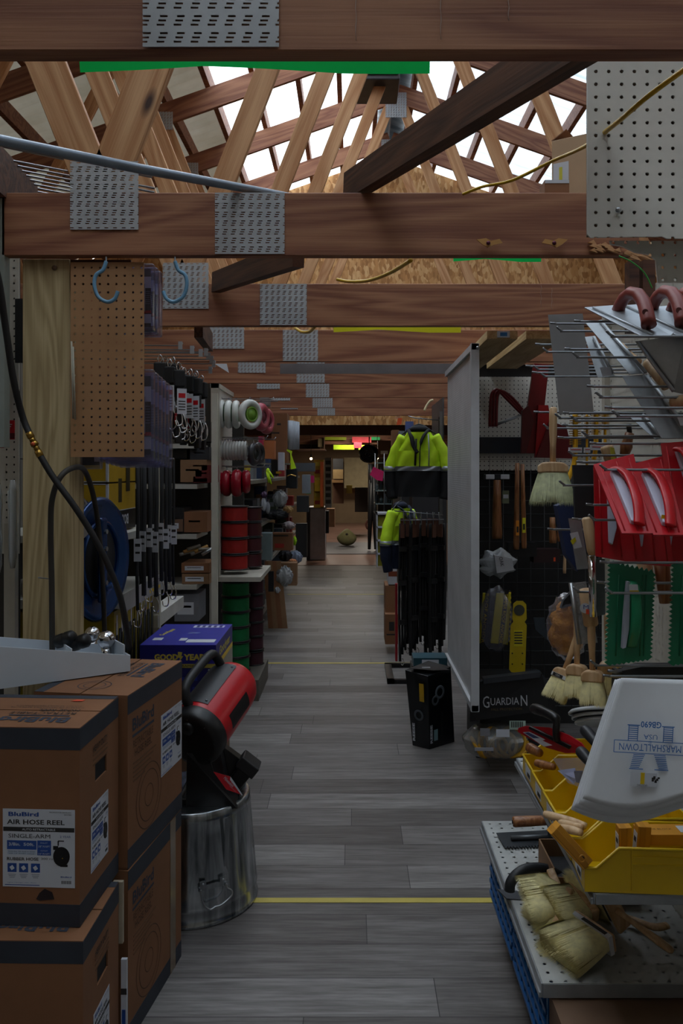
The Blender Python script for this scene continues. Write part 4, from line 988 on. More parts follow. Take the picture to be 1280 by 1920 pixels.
# red plastic floats
def rfloat(q, wht, strap, label, front=True, far=1.86, near=1.66):
    r = thing('plastic_float', label, 'float', P(q[0][0], q[0][1], far), 0, 'red plastic floats')
    yy = lambda py: far + (near-far)*(py-855)/(1003-855)
    S([(a, b, yy(b)) for a, b in q], .004, RED).build('float_plate', r)
    # ribs along the plate
    a, b_, c, d_ = [P(x, y_, yy(y_)) for x, y_ in q[:4]]
    mb = MB(); nrm_ = V((-.2, -1, .1)).normalized()*.003
    for k in (.14, .55, .86): mb.tube([a.lerp(b_, k)+(d_-a)*.04+nrm_, d_.lerp(c, k)-(d_-a)*.04+nrm_], .0018, RED, 6)
    mb.build('moulded_ribs', r)
    if wht: S([(x, y_, yy(y_)-.012) for x, y_ in wht], .012, M('c8cbe0', .5, 0, .04)).build('handle_core', r, .002)
    if strap:
        pts = smooth([P(x, y_, yy(y_)-.02-o_) for x, y_, o_ in strap], 5)
        mb = MB(); mb.add(g_tube(pts, .0125, 10, False, .45), M('c8141f', .3, 0, .05), None, True); mb.build('strap_handle', r)
    return r, yy
q = [(1112, 872), (1187, 852), (1224, 1001), (1165, 1001)]
wh = [(1143, 885), (1158, 886), (1187, 936), (1189, 981), (1182, 979)]
st = [(1146, 880, 0), (1160, 879, .012), (1176, 890, .022), (1187, 912, .028), (1195, 940, .026), (1198, 965, .012), (1198, 983, 0)]
for dx, dy, lb in ((0, 0, 'front red plastic float with white handle core, leftmost of the tilted pair'), (59, 3, 'front red plastic float with white handle core, right one of the tilted pair')):
    r, yy = rfloat([(a+dx, b+dy) for a, b in q], [(a+dx, b+dy) for a, b in wh], [(a+dx, b+dy, c) for a, b, c in st], lb)
    mb = MB(); c0 = P(1176+dx, 918+dy, yy(918)-.022)
    m = frame(c0, V((P(1186+dx, 960+dy, yy(960)) - P(1165+dx, 900+dy, yy(900)))), V((.8, .1, .35)))
    mb.text('M-MARSHALL', .05, .008, INK, m @ tr(0, -.002, 0)); mb.text('Plastic', .02, .004, INK, m @ tr(0, -.010, 0)); mb.build('handle_print', r)
    if dx: S([(1240, 965, 1.68), (1251, 966, 1.68), (1249, 973, 1.68), (1239, 972, 1.68)], .001, YEL).build('price_sticker', r)
rfloat([(1112, 875), (1180, 872), (1205, 1058), (1116, 1043)], [(1138, 930), (1152, 960), (1155, 990), (1147, 1022), (1141, 1018)], None, 'red float behind the front pair, hanging straight at the left', far=2.0, near=1.96)
rfloat([(1182, 890), (1240, 890), (1262, 1062), (1186, 1057)], [(1196, 1000), (1206, 1000), (1203, 1025), (1198, 1026)], None, 'red float behind the front pair, second from left', far=2.05, near=2.0)
rfloat([(1240, 890), (1310, 890), (1310, 1064), (1250, 1062)], [(1250, 1000), (1260, 1002), (1256, 1027), (1252, 1027)], None, 'red float behind the front pair, at the right edge', far=2.08, near=2.03)
rfloat([(1238, 832), (1310, 826), (1320, 985), (1262, 985)], [(1265, 845), (1276, 843), (1300, 900), (1285, 905)], [(1268, 842, 0), (1284, 848, .02), (1302, 890, .03), (1312, 930, 0)], 'red float highest up at the right edge, above the tilted pair', far=1.84, near=1.76)
# green notched floats
def gfloat(dx, label, Y):
    r = thing('notched_float', label, 'float', P(1180+dx, 1245, Y), 0, 'green notched floats')
    tl, tr_, br_, bl = (1144+dx, 1056), (1224+dx, 1074), (1217+dx, 1235), (1138+dx, 1246)
    poly = []
    def edge(a, b, n, d):
        nx, ny = (b[1]-a[1]), -(b[0]-a[0]); l = math.hypot(nx, ny); nx /= l; ny /= l
        for k in range(n):
            t = k/n; t2 = (k+.5)/n
            poly.append((a[0]+(b[0]-a[0])*t, a[1]+(b[1]-a[1])*t)); poly.append((a[0]+(b[0]-a[0])*t2+nx*d, a[1]+(b[1]-a[1])*t2+ny*d))
    edge(tl, tr_, 9, 6); edge(tr_, br_, 20, 5); edge(br_, bl, 9, 3); edge(bl, tl, 22, 6)
    G = M('0f6b48', .4, 0, .06)
    S([(a, b, Y) for a, b in poly], .004, G).build('toothed_plate', r)
    S([(1174+dx, 1090, Y-.014), (1179+dx, 1090, Y-.014), (1177+dx, 1180, Y-.014), (1171+dx, 1213, Y-.014), (1165+dx, 1215, Y-.014), (1169+dx, 1150, Y-.014)], .014, M('b0b4c4', .5)).build('handle_core', r)
    mb = MB(); mb.add(g_tube(smooth([P(1184+dx, 1092, Y-.01), P(1191+dx, 1105, Y-.03), P(1193+dx, 1140, Y-.042), P(1191+dx, 1180, Y-.036), P(1184+dx, 1212, Y-.01)], 6), .0115, 10, False, .4), M('128056', .3, 0, .05), None, True)
    for k in (1160, 1205, 1212): mb.tube([P(k+dx, 1078, Y-.003), P(k-6+dx, 1230, Y-.003)], .0015, G, 6)
    mb.build('strap_handle', r)
    if dx == 0: S([(1178, 1096, Y-.045), (1195, 1096, Y-.045), (1197, 1113, Y-.045), (1180, 1113, Y-.045)], .0008, PAPER).build('price_tag', r); S([(1180, 1107, Y-.0465), (1197, 1107, Y-.0465), (1197, 1113, Y-.0465), (1180, 1113, Y-.0465)], .0008, YEL).build('yellow_strip', r)
gfloat(0, 'green notched plastic float with saw teeth, hanging whole under the red floats', 1.80)
gfloat(119, 'green notched plastic float cut by the right picture edge', 1.80)
S([(1143, 1053, 1.86), (1160, 1052, 1.86), (1160, 1110, 1.86), (1144, 1112, 1.86)], .003, HANDLE)
for i, (px, y0, y1) in enumerate(((1207, 1052, 1100), (1240, 1058, 1130))):
    mb = MB(); a = P(px, y0, 2.1); b = P(px+8, y1, 2.1); mb.add(g_tube([a, b], [.02, .016], 14), HICK if i else HANDLE, None, True)
    solo(mb, 'float_handle', ('pale', 'worn brown')[i] + ' wooden handle hanging behind the green floats', 'handle')
# dark display carton below green floats
r = thing('display_box', 'black open display box hanging behind the white bags', 'box', P(1200, 1290, 2.0))
mb = MB(); S([(1152, 1256, 2.0), (1200, 1246, 2.0), (1290, 1246, 2.0), (1290, 1300, 2.0), (1150, 1300, 2.0)], .04, M('17181a', .5), mb); mb.build('box_front', r)
mb = MB(); mb.add(g_ball(.012, 8, tuple(P(1160, 1245, 1.98))), CHROME, None, True); mb.tube([P(1165, 1262, 1.97), P(1140, 1258, 1.95)], .004, WIRE); mb.build('bracket', r)
mb = S([(1215, 1198, 2.6), (1290, 1190, 2.6), (1290, 1242, 2.6), (1215, 1242, 2.6)], .03, M('8f8d84', .5)); solo(mb, 'plastic_tray', 'pale plastic tray against the pegboard behind the green floats', 'tray')

# ------------------------------------------------------------------ grout bags
gb = thing('grout_bag_stack', 'white cloth grout bags hanging in a stack with upside-down blue print', 'bag', P(1200, 1500, 1.46))
BAG = M('e4e7ec', .7, 0, .04)
def bag(tl, tr2, bl, br2, Y, wav, name):
    def fn(a, b):
        x = (tl[0]*(1-a)+tr2[0]*a)*(1-b)+(bl[0]*(1-a)+br2[0]*a)*b; y_ = (tl[1]*(1-a)+tr2[1]*a)*(1-b)+(bl[1]*(1-a)+br2[1]*a)*b
        y_ += b*b*wav*math.sin(a*PI*1.6+.3)
        return P(x, y_, Y + .008*math.sin(a*5+1)*b - .014*math.sin(b*PI*.6)*math.sin(a*PI))
    v, f = g_grid(fn, 30, 24); mb = MB(); mb.add((v, f), BAG, None, True)
    o = mb.build(name, gb); md = o.modifiers.new('thickness', 'SOLIDIFY'); md.thickness = .002; return fn
fn = bag((1164, 1271), (1400, 1278), (1092, 1490), (1400, 1500), 1.46, 22, 'bag')
for k, (a, b, c) in enumerate((((1160, 1272), (1084, 1500), 24), ((1157, 1273), (1076, 1507), 20), ((1152, 1274), (1070, 1509), 28))):
    bag(a, (1400, 1278), b, (1400, 1512+k*10), 1.475+k*.012, c, 'bag')
def fm(px, py, ang=-176): return frame(P(px, py, 1.440), (-1, 0, .055), (0, 0, -1)) if ang else None
BI = M('3b74b8', .6)
mb = MB(); m = fm(1218, 1402)
mb.text('MARSHALLTOWN', .108, .0125, BI, m @ tr(0, 0, .001), .01)
for dx, dy, w_, h_ in ((0, .0105, .125, .0012), (0, -.0105, .125, .0012), (.0625, 0, .0012, .021), (-.0625, 0, .0012, .021)): mb.box(w_, h_, .0004, (dx, dy, 0), BI, m)
for sx, px in ((1, 0), (-1, 0)):
    for k in range(9):
        yy = -.036 + k*.0036
        mb.box(.016, .0013, .0004, (sx*(.030 + .0), yy*1.0 + .0, 0), BI, m) if k < 7 else None
    for k in range(8):
        yy = .013 + k*.0032; mb.box(.020 - .0006*k, .0013, .0004, (sx*(.018+.001*k), yy, 0), BI, m)
    mb.box(.0012, .028, .0004, (sx*.0225, -.024, 0), BI, m); mb.box(.0012, .028, .0004, (sx*.0385, -.024, 0), BI, m); mb.box(.022, .0015, .0004, (sx*.030, -.038, 0), BI, m); mb.box(.024, .0015, .0004, (sx*.022, .038, 0), BI, m)
mb.text('USA', .024, .0085, BI, m @ tr(0, -.0185, 0)); mb.text('®', .006, .006, BI, m @ tr(0, -.0095+.002, 0) @ tr(0, -.002, 0))
mb.text('GB690', .036, .0115, BI, m @ tr(.0, -.040, 0), .02)
mb.box(.046, .024, .0004, (.008, .056, 0), PAPER, m); mb.box(.007, .02, .0004, (.010, .054, .0003), YEL, m)
for k in range(5): mb.box(.004, .003+.001*k, .0004, (-.008+.0025*k-.01, .052+.003*(k % 3), .0003), INK, m)
mb.text('GROUT BAG', .018, .003, INK, m @ tr(.010, .066, .0004))
mb.build('blue_print', gb)

# ------------------------------------------------------------------ yellow bins
BINY = M('d8b214', .35, 0, .06)
def bin_proto():
    r = thing('storage_bin', 'x', 'bin', (0, 0, 0), 0, 'yellow hanging storage bins')
    W_, L_, h_ = .124, .25, .086; t = .003
    side = [(0, 0), (L_, 0), (L_, h_), (.065, h_), (.022, .046), (0, .046)]
    mb = MB()
    for y_ in (-W_/2+t/2, W_/2-t/2): mb.add(g_prism(side, t), BINY, frame((0, y_, 0), (1, 0, 0), (0, 0, 1)))
    mb.bb(0, L_, -W_/2, W_/2, 0, t, BINY); mb.bb(0, t, -W_/2, W_/2, 0, .046, BINY); mb.bb(L_-t, L_, -W_/2, W_/2, 0, h_, BINY)
    mb.build('bin_body', r)
    mb = MB(); rim = [(.0, .046), (.022, .046), (.065, h_), (L_, h_)]
    for y_ in (-W_/2, W_/2): mb.tube([V((a, y_, b)) for a, b in rim], .003, BINY, 6)
    mb.tube([V((0, -W_/2, .046)), V((0, W_/2, .046))], .003, BINY, 6)
    for z in (.055, .07):
        mb.bb(.09, .22, -W_/2-.002, -W_/2, z, z+.002, BINY)
    for x in (.088, .22): mb.bb(x, x+.002, -W_/2-.002, -W_/2, .006, h_, BINY)
    mb.build('rim_and_ribs', r)
    mb = MB(); mb.bb(-.001, 0, -.035, .025, .008, .036, PAPER); mb.bb(-.0015, -.001, -.03, .0, .012, .022, INK); mb.build('label_card', r)
    return r
bp = bin_proto()
labs = ['nearest yellow storage bin, holding small orange wooden levels', 'yellow storage bin second from the camera, under the white bags', 'yellow storage bin in the middle of the row', 'yellow storage bin second from the far end, with a brush handle in it', 'farthest yellow storage bin, under the red oval trowel']
for i in range(5):
    mt_ = Matrix.Translation((.452+.002*i, 1.655+.128*i, .718)) @ (rot(-4, 'Z') if i == 0 else rot(0, 'Z'))
    if i == 0: place(bp, mt_); bp['label'] = labs[0]
    else: dup(bp, labs[i], mat=mt_)
# contents
ORW = M('c98a24', .5, 0, .15)
def level(label, loc, rx, ry, rz, hol=True):
    m = Matrix.Translation(loc) @ rot(rz, 'Z') @ rot(ry, 'Y') @ rot(rx, 'X')
    r = thing('line_level_block', label, 'block', loc, 0, 'orange wooden line blocks in the nearest bin')
    mb = MB(); mb.add(g_box(.026, .022, .10, (0, 0, .05)), ORW, m); mb.add(g_box(.012, .024, .1002, (-.003, 0, .05)), M('b57a1c', .5), m); 
    mb.build('block', r, .001)
    mb = MB(); mb.add(g_torus(.0065, .0018, 16, 6), ORW, m @ tr(0, -.0115, .02) @ rot(90, 'X')); mb.add(g_cyl(.0055, .001, 14), BLACKM, m @ tr(0, -.0108, .02) @ rot(90, 'X')); mb.build('finger_hole', r)
    mb = MB(); mb.add(g_box(.0006, .019, .06, (-.0135, 0, .055)), PAPER, m); mb.add(g_box(.0008, .012, .01, (-.0135, 0, .07)), INK, m); mb.build('paper_label', r)
level('orange wooden line block leaning out over the front lip of the nearest bin', P(1098, 1618, 1.60), 0, -42, 10)
level('orange wooden line block standing upright in the nearest bin, left of the upright pair', P(1170, 1582, 1.64) + V((0, 0, -.06)), 4, -2, 0)
level('orange wooden line block standing upright in the nearest bin, right of the upright pair', P(1198, 1580, 1.64) + V((0, 0, -.06)), 4, 3, 0)
r = thing('line_level_block', 'orange wooden line block lying flat at the right end of the nearest bin', 'block', P(1250, 1570, 1.66))
mb = MB(); c = P(1245, 1565, 1.66); mb.box(.11, .05, .022, tuple(c), ORW); mb.build('block', r, .001)
mb = MB(); mb.text('LINE BLOCK', .05, .006, INK, frame(c+V((-.01, -.0, .0115)), (1, 0, 0), (0, 1, 0))); mb.box(.025, .03, .0006, tuple(c+V((.04, 0, .0114))), PAPER); mb.build('printed_side', r)
def handle_(label, pts, r_, mat, name='brush_handle'):
    mb = MB(); pp = smooth([P(*p) for p in pts], 4); n = len(pp)
    mb.add(g_tube(pp, [r_*(.8+.25*math.sin(PI*(k/(n-1))**.7)) for k in range(n)], 14), mat, None, True); solo(mb, name, label, 'handle')
handle_('pale round wooden handle sticking out left of the yellow bins', [(1020, 1526, 1.78), (1045, 1533, 1.76), (1075, 1541, 1.74), (1098, 1549, 1.72)], .0085, HANDLE)
handle_('lower pale wooden handle poking out beside the leaning line block', [(1046, 1552, 1.72), (1070, 1556, 1.7), (1090, 1562, 1.68)], .0085, HANDLE)
handle_('upper short wooden handle poking out beside the leaning line block', [(1048, 1543, 1.74), (1072, 1547, 1.72), (1092, 1552, 1.7)], .008, HANDLE)
handle_('wooden handle end lying in the fourth bin from the camera', [(1004, 1430, 2.1), (1020, 1434, 2.08), (1038, 1438, 2.05)], .010, HICK)
handle_('wooden handle end in the farthest yellow bin', [(990, 1400, 2.2), (1000, 1406, 2.18), (1012, 1412, 2.15)], .013, HICK)
# bagged putty knife
r = thing('putty_knife', 'putty knife in a clear bag lying on the middle bins', 'knife', P(1070, 1450, 1.95))
S([(1045, 1445, 1.95), (1078, 1440, 1.95), (1082, 1462, 1.93), (1075, 1470, 1.93)], .0015, STEEL).build('blade', r)
S([(1076, 1446, 1.93), (1092, 1446, 1.92), (1090, 1468, 1.92), (1080, 1466, 1.92)], .015, M('2a2c30', .5)).build('handle', r)
S([(1036, 1422, 1.93), (1100, 1420, 1.93), (1092, 1478, 1.9), (1064, 1468, 1.9)], .001, CLEAR).build('clear_bag', r)
for i, (px, py) in enumerate(((1108, 1375), (1100, 1415))):
    handle_(('upper', 'lower')[i] + ' black soft-grip handle poking from behind the white bags', [(px-14, py-8, 1.75), (px-4, py+2, 1.73), (px+12, py+22, 1.7)], .012, M('24262a', .45), 'grip_handle')
# pool trowel
r = thing('pool_trowel', 'red oval pool trowel with black handle lying across the far yellow bins', 'trowel', P(1030, 1388, 2.05))
ce = [(1000, 1362), (1030, 1364), (1066, 1378), (1090, 1393), (1098, 1404), (1090, 1411), (1060, 1412), (1025, 1402), (990, 1383), (971, 1372), (972, 1365), (985, 1361)]
yy = lambda px: 2.22 - (px-971)/(1098-971)*.28
S([(a, b, yy(a)) for a, b in ce], .0025, M('b01824', .35, .1)).build('oval_blade', r)
S([(994, 1361, yy(994)-.005), (1072, 1398, yy(1072)-.005), (1068, 1405, yy(1068)-.005), (992, 1366, yy(992)-.005)], .008, BLACK).build('mounting_bar', r, .002)
MB().add(g_tube(smooth([P(1044, 1388, 2.04), P(1042, 1372, 2.04), P(1043, 1352, 2.045), P(1036, 1343, 2.06), P(1018, 1334, 2.1), P(1004, 1329, 2.14), P(1001, 1330, 2.15)], 5), [.009]*11+[.012]*10+[.0135]*8+[.010]*2, 12), BLACK, None, True).build('handle', r)
S([(980, 1373, yy(980)-.006), (992, 1372, yy(992)-.006), (1042, 1396, yy(1042)-.006), (1020, 1400, yy(1020)-.006)], .0006, PAPER).build('paper_label', r)
S([(983, 1374, yy(983)-.0075), (990, 1373, yy(990)-.0075), (1012, 1384, yy(1012)-.0075), (1000, 1384, yy(1000)-.0075)], .0004, M('34406a', .5)).build('label_print', r)
# white bucket lids behind the bins
mb = MB()
for k in range(3): c = P(1098+k*6, 1338+k*9, 2.55); mb.add(g_lathe([(.0, .012), (.075, .012), (.082, .006), (.082, 0), (.078, 0), (.076, .008)], 32), M('bfc2c6', .5), Matrix.Translation(c + V((.03, 0, 0))) @ rot(-25, 'X'), True)
solo(mb, 'bucket_lids', 'round white plastic lids stacked behind the yellow bins', 'lids')
# bagged orange sponge
r = thing('sponge_bag', 'orange natural sponge in a clear bag, hanging behind the trowels', 'sponge', P(1062, 1230, 2.4))
mb = MB(); c = P(1064, 1178, 2.42)
v, f = g_ball(1, 22); v = [(x*.05*(1+.16*math.sin(9*x+7*z)+.1*math.sin(17*y_+11*x)), y_*.035*(1+.2*math.sin(11*z)), z*.075*(1+.14*math.sin(13*x+5*y_))) for x, y_, z in v]
mb.add((v, f), M('e8962a', .8, 0, .4, 26, .6), Matrix.Translation(c), True); mb.build('sponge', r)
mb = MB(); v, f = g_ball(1, 16); v = [(x*.062*(1+.1*math.sin(15*z)), y_*.045, z*.098*(1+.05*math.sin(21*x))) for x, y_, z in v]; mb.add((v, f), CLEAR, Matrix.Translation(c+V((.0, 0, .005))), True)
mb.build('clear_bag', r)
S([(1055, 1125, 2.40), (1078, 1100, 2.40), (1088, 1130, 2.40), (1050, 1140, 2.40)], .02, BLACKM).build('hanger_card', r)

# ------------------------------------------------------------------ things on the lower shelf
r = thing('notched_trowel', 'dark notched trowel with brown wooden handle at the far end of the lower shelf', 'trowel', P(1000, 1580, 2.5), 0)
zs = .352
def on(px, py, z): Y = (H-z)*F/(py-VY); return P(px, py, Y)
pts = [on(930, 1562, zs+.008), on(1040, 1556, zs+.008), on(1048, 1584, zs+.006)]
mb = MB(); a, b, c = pts; d_ = on(945, 1588, zs+.006); mb.add(g_slab([a, b, c, d_], .002), M('3c4044', .4, .6))
for k in range(18): p = d_.lerp(c, (k+.5)/18); mb.box(.006, .01, .002, tuple(p+V((0, -.004, 0))), M('3c4044', .4, .6))
mb.build('notched_blade', r)
MB().tube([on(958, 1571, zs+.016), on(1050, 1567, zs+.016)], .008, M('5c6064', .4, .5)).build('spine', r)
MB().add(g_tube([on(1030, 1568, zs+.02), on(1030, 1552, zs+.05), on(1024, 1536, zs+.08)], .006, 8), STEELD, None, True).build('shank', r)
Yh = on(1000, 1570, zs).y
a = P(961, 1541, Yh); b = P(1027, 1538, Yh); MB().add(g_tube([a, a.lerp(b, .04), a.lerp(b, .5), a.lerp(b, .95), b], [.014, .017, .0165, .015, .012], 18), HICK, None, True).add(g_cyl(.006, .002, 12), BLACKM, along(a, a+V((-.1, 0, 0)))).build('handle', r)
# small open carton
r = thing('open_carton', 'small open brown carton on the lower shelf under the yellow bins', 'carton', (.64, 2.30, zs))
x0, x1, y0, y1 = .545, .78, 2.24, 2.42
mb = MB(); mb.bb(x0, x1, y0, y0+.004, zs, zs+.075, KRAFT2); mb.bb(x0, x0+.004, y0, y1, zs, zs+.10, KRAFT2); mb.bb(x0, x1, y1-.004, y1, zs, zs+.10, KRAFT2); mb.bb(x1-.004, x1, y0, y1, zs, zs+.10, KRAFT2); mb.bb(x0, x1, y0, y1, zs, zs+.004, KRAFT2); mb.build('box_walls', r)
mb = MB(); mb.add(g_box(.2, .15, .05, (.66, 2.33, zs+.03)), BLACKM); mb.build('dark_contents', r)
# D handle saw thing
r = thing('grout_float', 'black arched float handle lying on the shelf edge, with an orange and green sticker', 'float', on(1000, 1670, zs))
Yd = 2.26
pts = [(955, 1670), (957, 1655), (968, 1640), (985, 1630), (1010, 1628), (1035, 1634), (1058, 1648)]
MB().add(g_tube(smooth([P(a, b, Yd + .0006*(a-955)) for a, b in pts], 5), .0145, 12), M('1e2024', .5), None, True).build('arched_handle', r)
MB().add(g_slab([on(932, 1668, zs), on(1000, 1676, zs), on(1010, 1690, zs), on(950, 1686, zs)], .004), M('4a4c52', .4, .4)).build('float_base', r)
mb = MB(); c = P(985, 1662, Yd-.01); mb.box(.014, .001, .016, tuple(c), M('e86a3a', .5)); mb.box(.014, .0011, .012, tuple(c+V((-.002, 0, -.014))), M('8cc63a', .5)); mb.build('sticker', r)
# wallpaper brushes: bristles towards the aisle, lying in a pile
def flatbrush(label, base, tip, w_, t_, hb, hend, band=True, drop=0.0, group='block brushes piled on the lower shelf'):
    w_ *= 1.25; t_ *= 1.35; base = V(base); tip = V(tip); tip = tip + (tip-base)*.15; d = (tip-base); L = d.length; d.normalize()
    z = -d; x = d.cross(V((0, 0, 1))).normalized() if hb is None else V(hb).normalized(); x = (x - z*x.dot(z)).normalized(); y_ = z.cross(x)
    m = Matrix((x, y_, z)).transposed().to_4x4(); m.translation = base
    r = thing('block_brush', label, 'brush', base, 0, group)
    mb = MB(); bristles(mb, m, w_*.95, t_*.8, L, w_*1.05, t_*1.35, BRIST, 1500); mb.build('bristles', r)
    mb = MB(); mb.add(g_box(w_, t_, .022, (0, 0, .011)), HANDLE, m); mb.build('brush_block', r, .005)
    if band:
        mb = MB(); mb.add(g_box(w_*1.012, t_*1.03, .012, (0, 0, .006)), PAPER, m); mb.add(g_box(w_*.6, t_*1.05, .010, (-w_*.1, 0, .006)), INK, m); mb.build('label_band', r)
    if hend is not None:
        h0 = base + z*.02; h1 = V(hend)
        pp = [h0, h0.lerp(h1, .2), h0.lerp(h1, .45), h0.lerp(h1, .75), h0.lerp(h1, .95), h1]
        MB().add(g_tube(pp, [.012, .0095, .011, .0145, .013, .006], 12, False, .6), HANDLE, None, True).build('handle', r)
    return r
zz = zs+.02
flatbrush('front block brush of the pile, bristles towards the viewer, black and white band', on(1105, 1750, zz+.03), on(1046, 1785, zz+.012), .105, .034, None, None)
flatbrush('top right block brush of the pile with long wooden handle reaching to the right', on(1145, 1700, zz+.06), on(1098, 1668, zz+.05) + V((-.01, .0, 0)), .095, .030, (.5, -.6, -.4), on(1262, 1785, zz))
flatbrush('second block brush from left in the pile', on(1052, 1704, zz+.03), on(1022, 1676, zz+.03) + V((-.03, -.02, 0)), .085, .032, (.15, -.9, -.5), on(1100, 1720, zz+.03), False)
flatbrush('leftmost block brush of the pile at the shelf edge, bristles fanned', on(1040, 1675, zz+.05), on(988, 1690, zz+.03), .10, .030, (.2, -.9, -.3), None, False)
flatbrush('third block brush from left in the pile, bristles cut square', on(1086, 1690, zz+.05), on(1040, 1706, zz+.04), .09, .030, (.2, -.9, -.3), on(1150, 1712, zz+.03), False)
mb = MB(); mb.add(g_tube(smooth([on(1140, 1712, zz), on(1180, 1722, zz), on(1225, 1738, zz), on(1250, 1735, zz)], 4), [.008]*4+[.011]*4+[.013]*3+[.012]*2, 12, False, .6), HANDLE, None, True)
solo(mb, 'brush_handle', 'rear wooden brush handle at the back of the lower shelf', 'handle')
mb = MB(); bristles(mb, Matrix.Translation(on(1100, 1650, zz+.03)+V((0, 0, .05))) @ rot(15, 'Y'), .03, .03, .06, .05, .045, M('a99860', .8, 0, .2, 60)); mb.add(g_cyl(.014, .02, 12), HANDLE, Matrix.Translation(on(1100, 1650, zz+.03)+V((0, 0, .05))), True)
solo(mb, 'round_brush', 'small shaded round brush at the back of the pile', 'brush')
# ------------------------------------------------------------------ helpers for stock on the shelves
def geo_box(mb, px0, py0, px1, py1, Y, D, mat): mb.bb(wx(px0, Y), wx(px1, Y), Y, Y+D, wz(py1, Y), wz(py0, Y), mat)
def cbox(px0, py0, px1, py1, Y, D, mat, name, label, cat, group=None, lab=None, bevel=0.0):
    mb = MB(); geo_box(mb, px0, py0, px1, py1, Y, D, mat)
    if lab:
        for (u0, v0, u1, v1, m2) in lab:
            w_ = px1-px0; h_ = py1-py0; mb.bb(wx(px0+w_*u0, Y), wx(px0+w_*u1, Y), Y-.001, Y, wz(py0+h_*v1, Y), wz(py0+h_*v0, Y), m2)
    return solo(mb, name, label, cat, group, bevel)
def blob(px, py, w_, h_, Y, mat, name, label, cat, seed=1, d=None, group=None):
    rnd = random.Random(seed); a, b, c, e = [rnd.uniform(5, 12) for _ in range(4)]
    v, f = g_ball(1, 14); W_ = w_*Y/F/2; H_ = h_*Y/F/2; d = d or W_*.7
    v = [(x*W_*(1+.16*math.sin(a*z+b*y_)), y_*d*(1+.12*math.sin(c*x)), z*H_*(1+.14*math.sin(e*x+a*y_))) for x, y_, z in v]
    c0 = P(px, py, Y); mb = MB(); mb.add((v, f), mat, Matrix.Translation(c0), False)
    return solo(mb, name, label, cat, group)

# ------------------------------------------------------------------ far left edge
up = thing('shelving_unit', 'cream slotted shelf upright with pegboard strip at the left picture edge, behind the hose', 'shelving', (-1.15, 2.78, 0))
mb = MB(); mb.box(.036, .03, 1.35, (0, 0, 0), UPRIGHT); o = mb.build('slotted_upright'); o.parent = up; o.location = (wx(21, 2.75)+1.15, -.03, .68)
mb = MB(); mb.box(.09, .005, 1.0, (0, 0, 0), PEG_WHITE_F); o = mb.build('pegboard_strip'); o.parent = up; o.location = (wx(4, 2.75)+1.15, .0, 1.75)
MB().bb(wx(-160, 2.8), wx(36, 2.8), 2.80, 2.81, .1, 2.25, M('3a3834', .7)).build('back_panel', up)
MB().bb(wx(-60, 2.5), wx(8, 2.5), 2.50, 2.54, 1.6, 2.372, M('8e9690', .5)).build('end_trim', up)
r = thing('carded_tool', 'red and white backing card hanging at the left edge behind the hose', 'pack', P(12, 840, 2.6), 0)
mb = MB(); geo_box(mb, -30, 788, 27, 824, 2.62, .004, RED); geo_box(mb, -10, 806, 7, 840, 2.60, .004, RED)
geo_box(mb, 0, 812, 27, 822, 2.617, .002, M('5a0b10')); 
for k in range(4): geo_box(mb, 2, 795+k*4, 22-k*2, 796.5+k*4, 2.617, .002, PAPER)
mb.build('backing_card', r)
for i, (x0, x1, y0, y1) in enumerate(((-30, 12, 905, 1080), (12, 36, 900, 1065))):
    r = thing('plastic_tube_bag', ('left', 'right')[i] + ' of two long clear bags with white parts hanging by the upright', 'bag', P(20, y1, 2.6))
    mb = MB(); pts = [P((x0+x1)/2, y0+(y1-y0)*k/8, 2.6) for k in range(9)]; w_ = (x1-x0)*2.6/F/2
    mb.add(g_tube(pts, [w_*.7]+[w_*(1+.06*math.sin(k*2.1)) for k in range(7)]+[w_*.6], 12, False, .5), clear('bag_film', 'dfe3e4', .45, .25), None, True); mb.build('bag', r)
    MB().tube([P((x0+x1)/2-4, y0+20, 2.6), P((x0+x1)/2-2, y1-12, 2.6)], .010, M('b9bab4', .5)).build('white_part', r)
cbox(-30, 640, 6, 760, 2.7, .03, M('5a6a80', .5), 'boxed_item', 'blue grey package at the left edge above the red card', 'pack')
cbox(28, 560, 44, 680, 2.74, .01, M('20242a', .6), 'boxed_item', 'dark package in the gap between upright and post', 'pack')

# ------------------------------------------------------------------ clamshell packs
def clam():
    r = thing('clamshell_pack', 'x', 'pack', (0, 0, 0), 0, 'clear clamshell packs on the hook')
    W_, H_, T_ = .19, .30, .034
    mb = MB(); mb.box(W_, T_, H_, (0, 0, 0), CLEARP); o = mb.build('clear_shell', r, .007)
    mb = MB(); mb.box(W_*.86, .003, H_*.86, (0, .004, 0), M('1c1b22', .5)); 
    mb.box(.03, .001, .05, (W_*.36, .0015, .07), PAPER); mb.box(.03, .001, .012, (W_*.36, .0015, -.06), RED); mb.box(.03, .001, .04, (W_*.36, .0015, -.09), PAPER)
    for k in range(7): mb.box(.03, .001, .0035, (W_*.34, .0015, .03-.009*k), M('6b6b78'))
    mb.build('printed_card', r)
    mb = MB(); mb.box(.018, .006, .12, (W_*.30, -.008, -.0), M('9c9ca8', .3, .4)); mb.build('tool_inside', r)
    return r
cp_ = clam(); 
nm = ['first', 'second', 'third', 'fourth', 'fifth', 'sixth']
for i in range(6):
    loc = (-.645-.095-.002*i, 2.70+.062*i, wz(779, 2.7)-.004*i)
    lb = nm[i] + ' clear clamshell pack of the lower row behind the brown pegboard, counted from the camera'
    if i == 0: cp_.location = loc; cp_['label'] = lb
    else: dup(cp_, lb, loc)
for i in range(3): 
    o = dup(cp_, nm[i] + ' clear clamshell pack of the upper row, right of the top of the brown pegboard', (-.645-.095, 2.70+.05*i, wz(559, 2.7)))
    o.scale = (1, 1, .74)
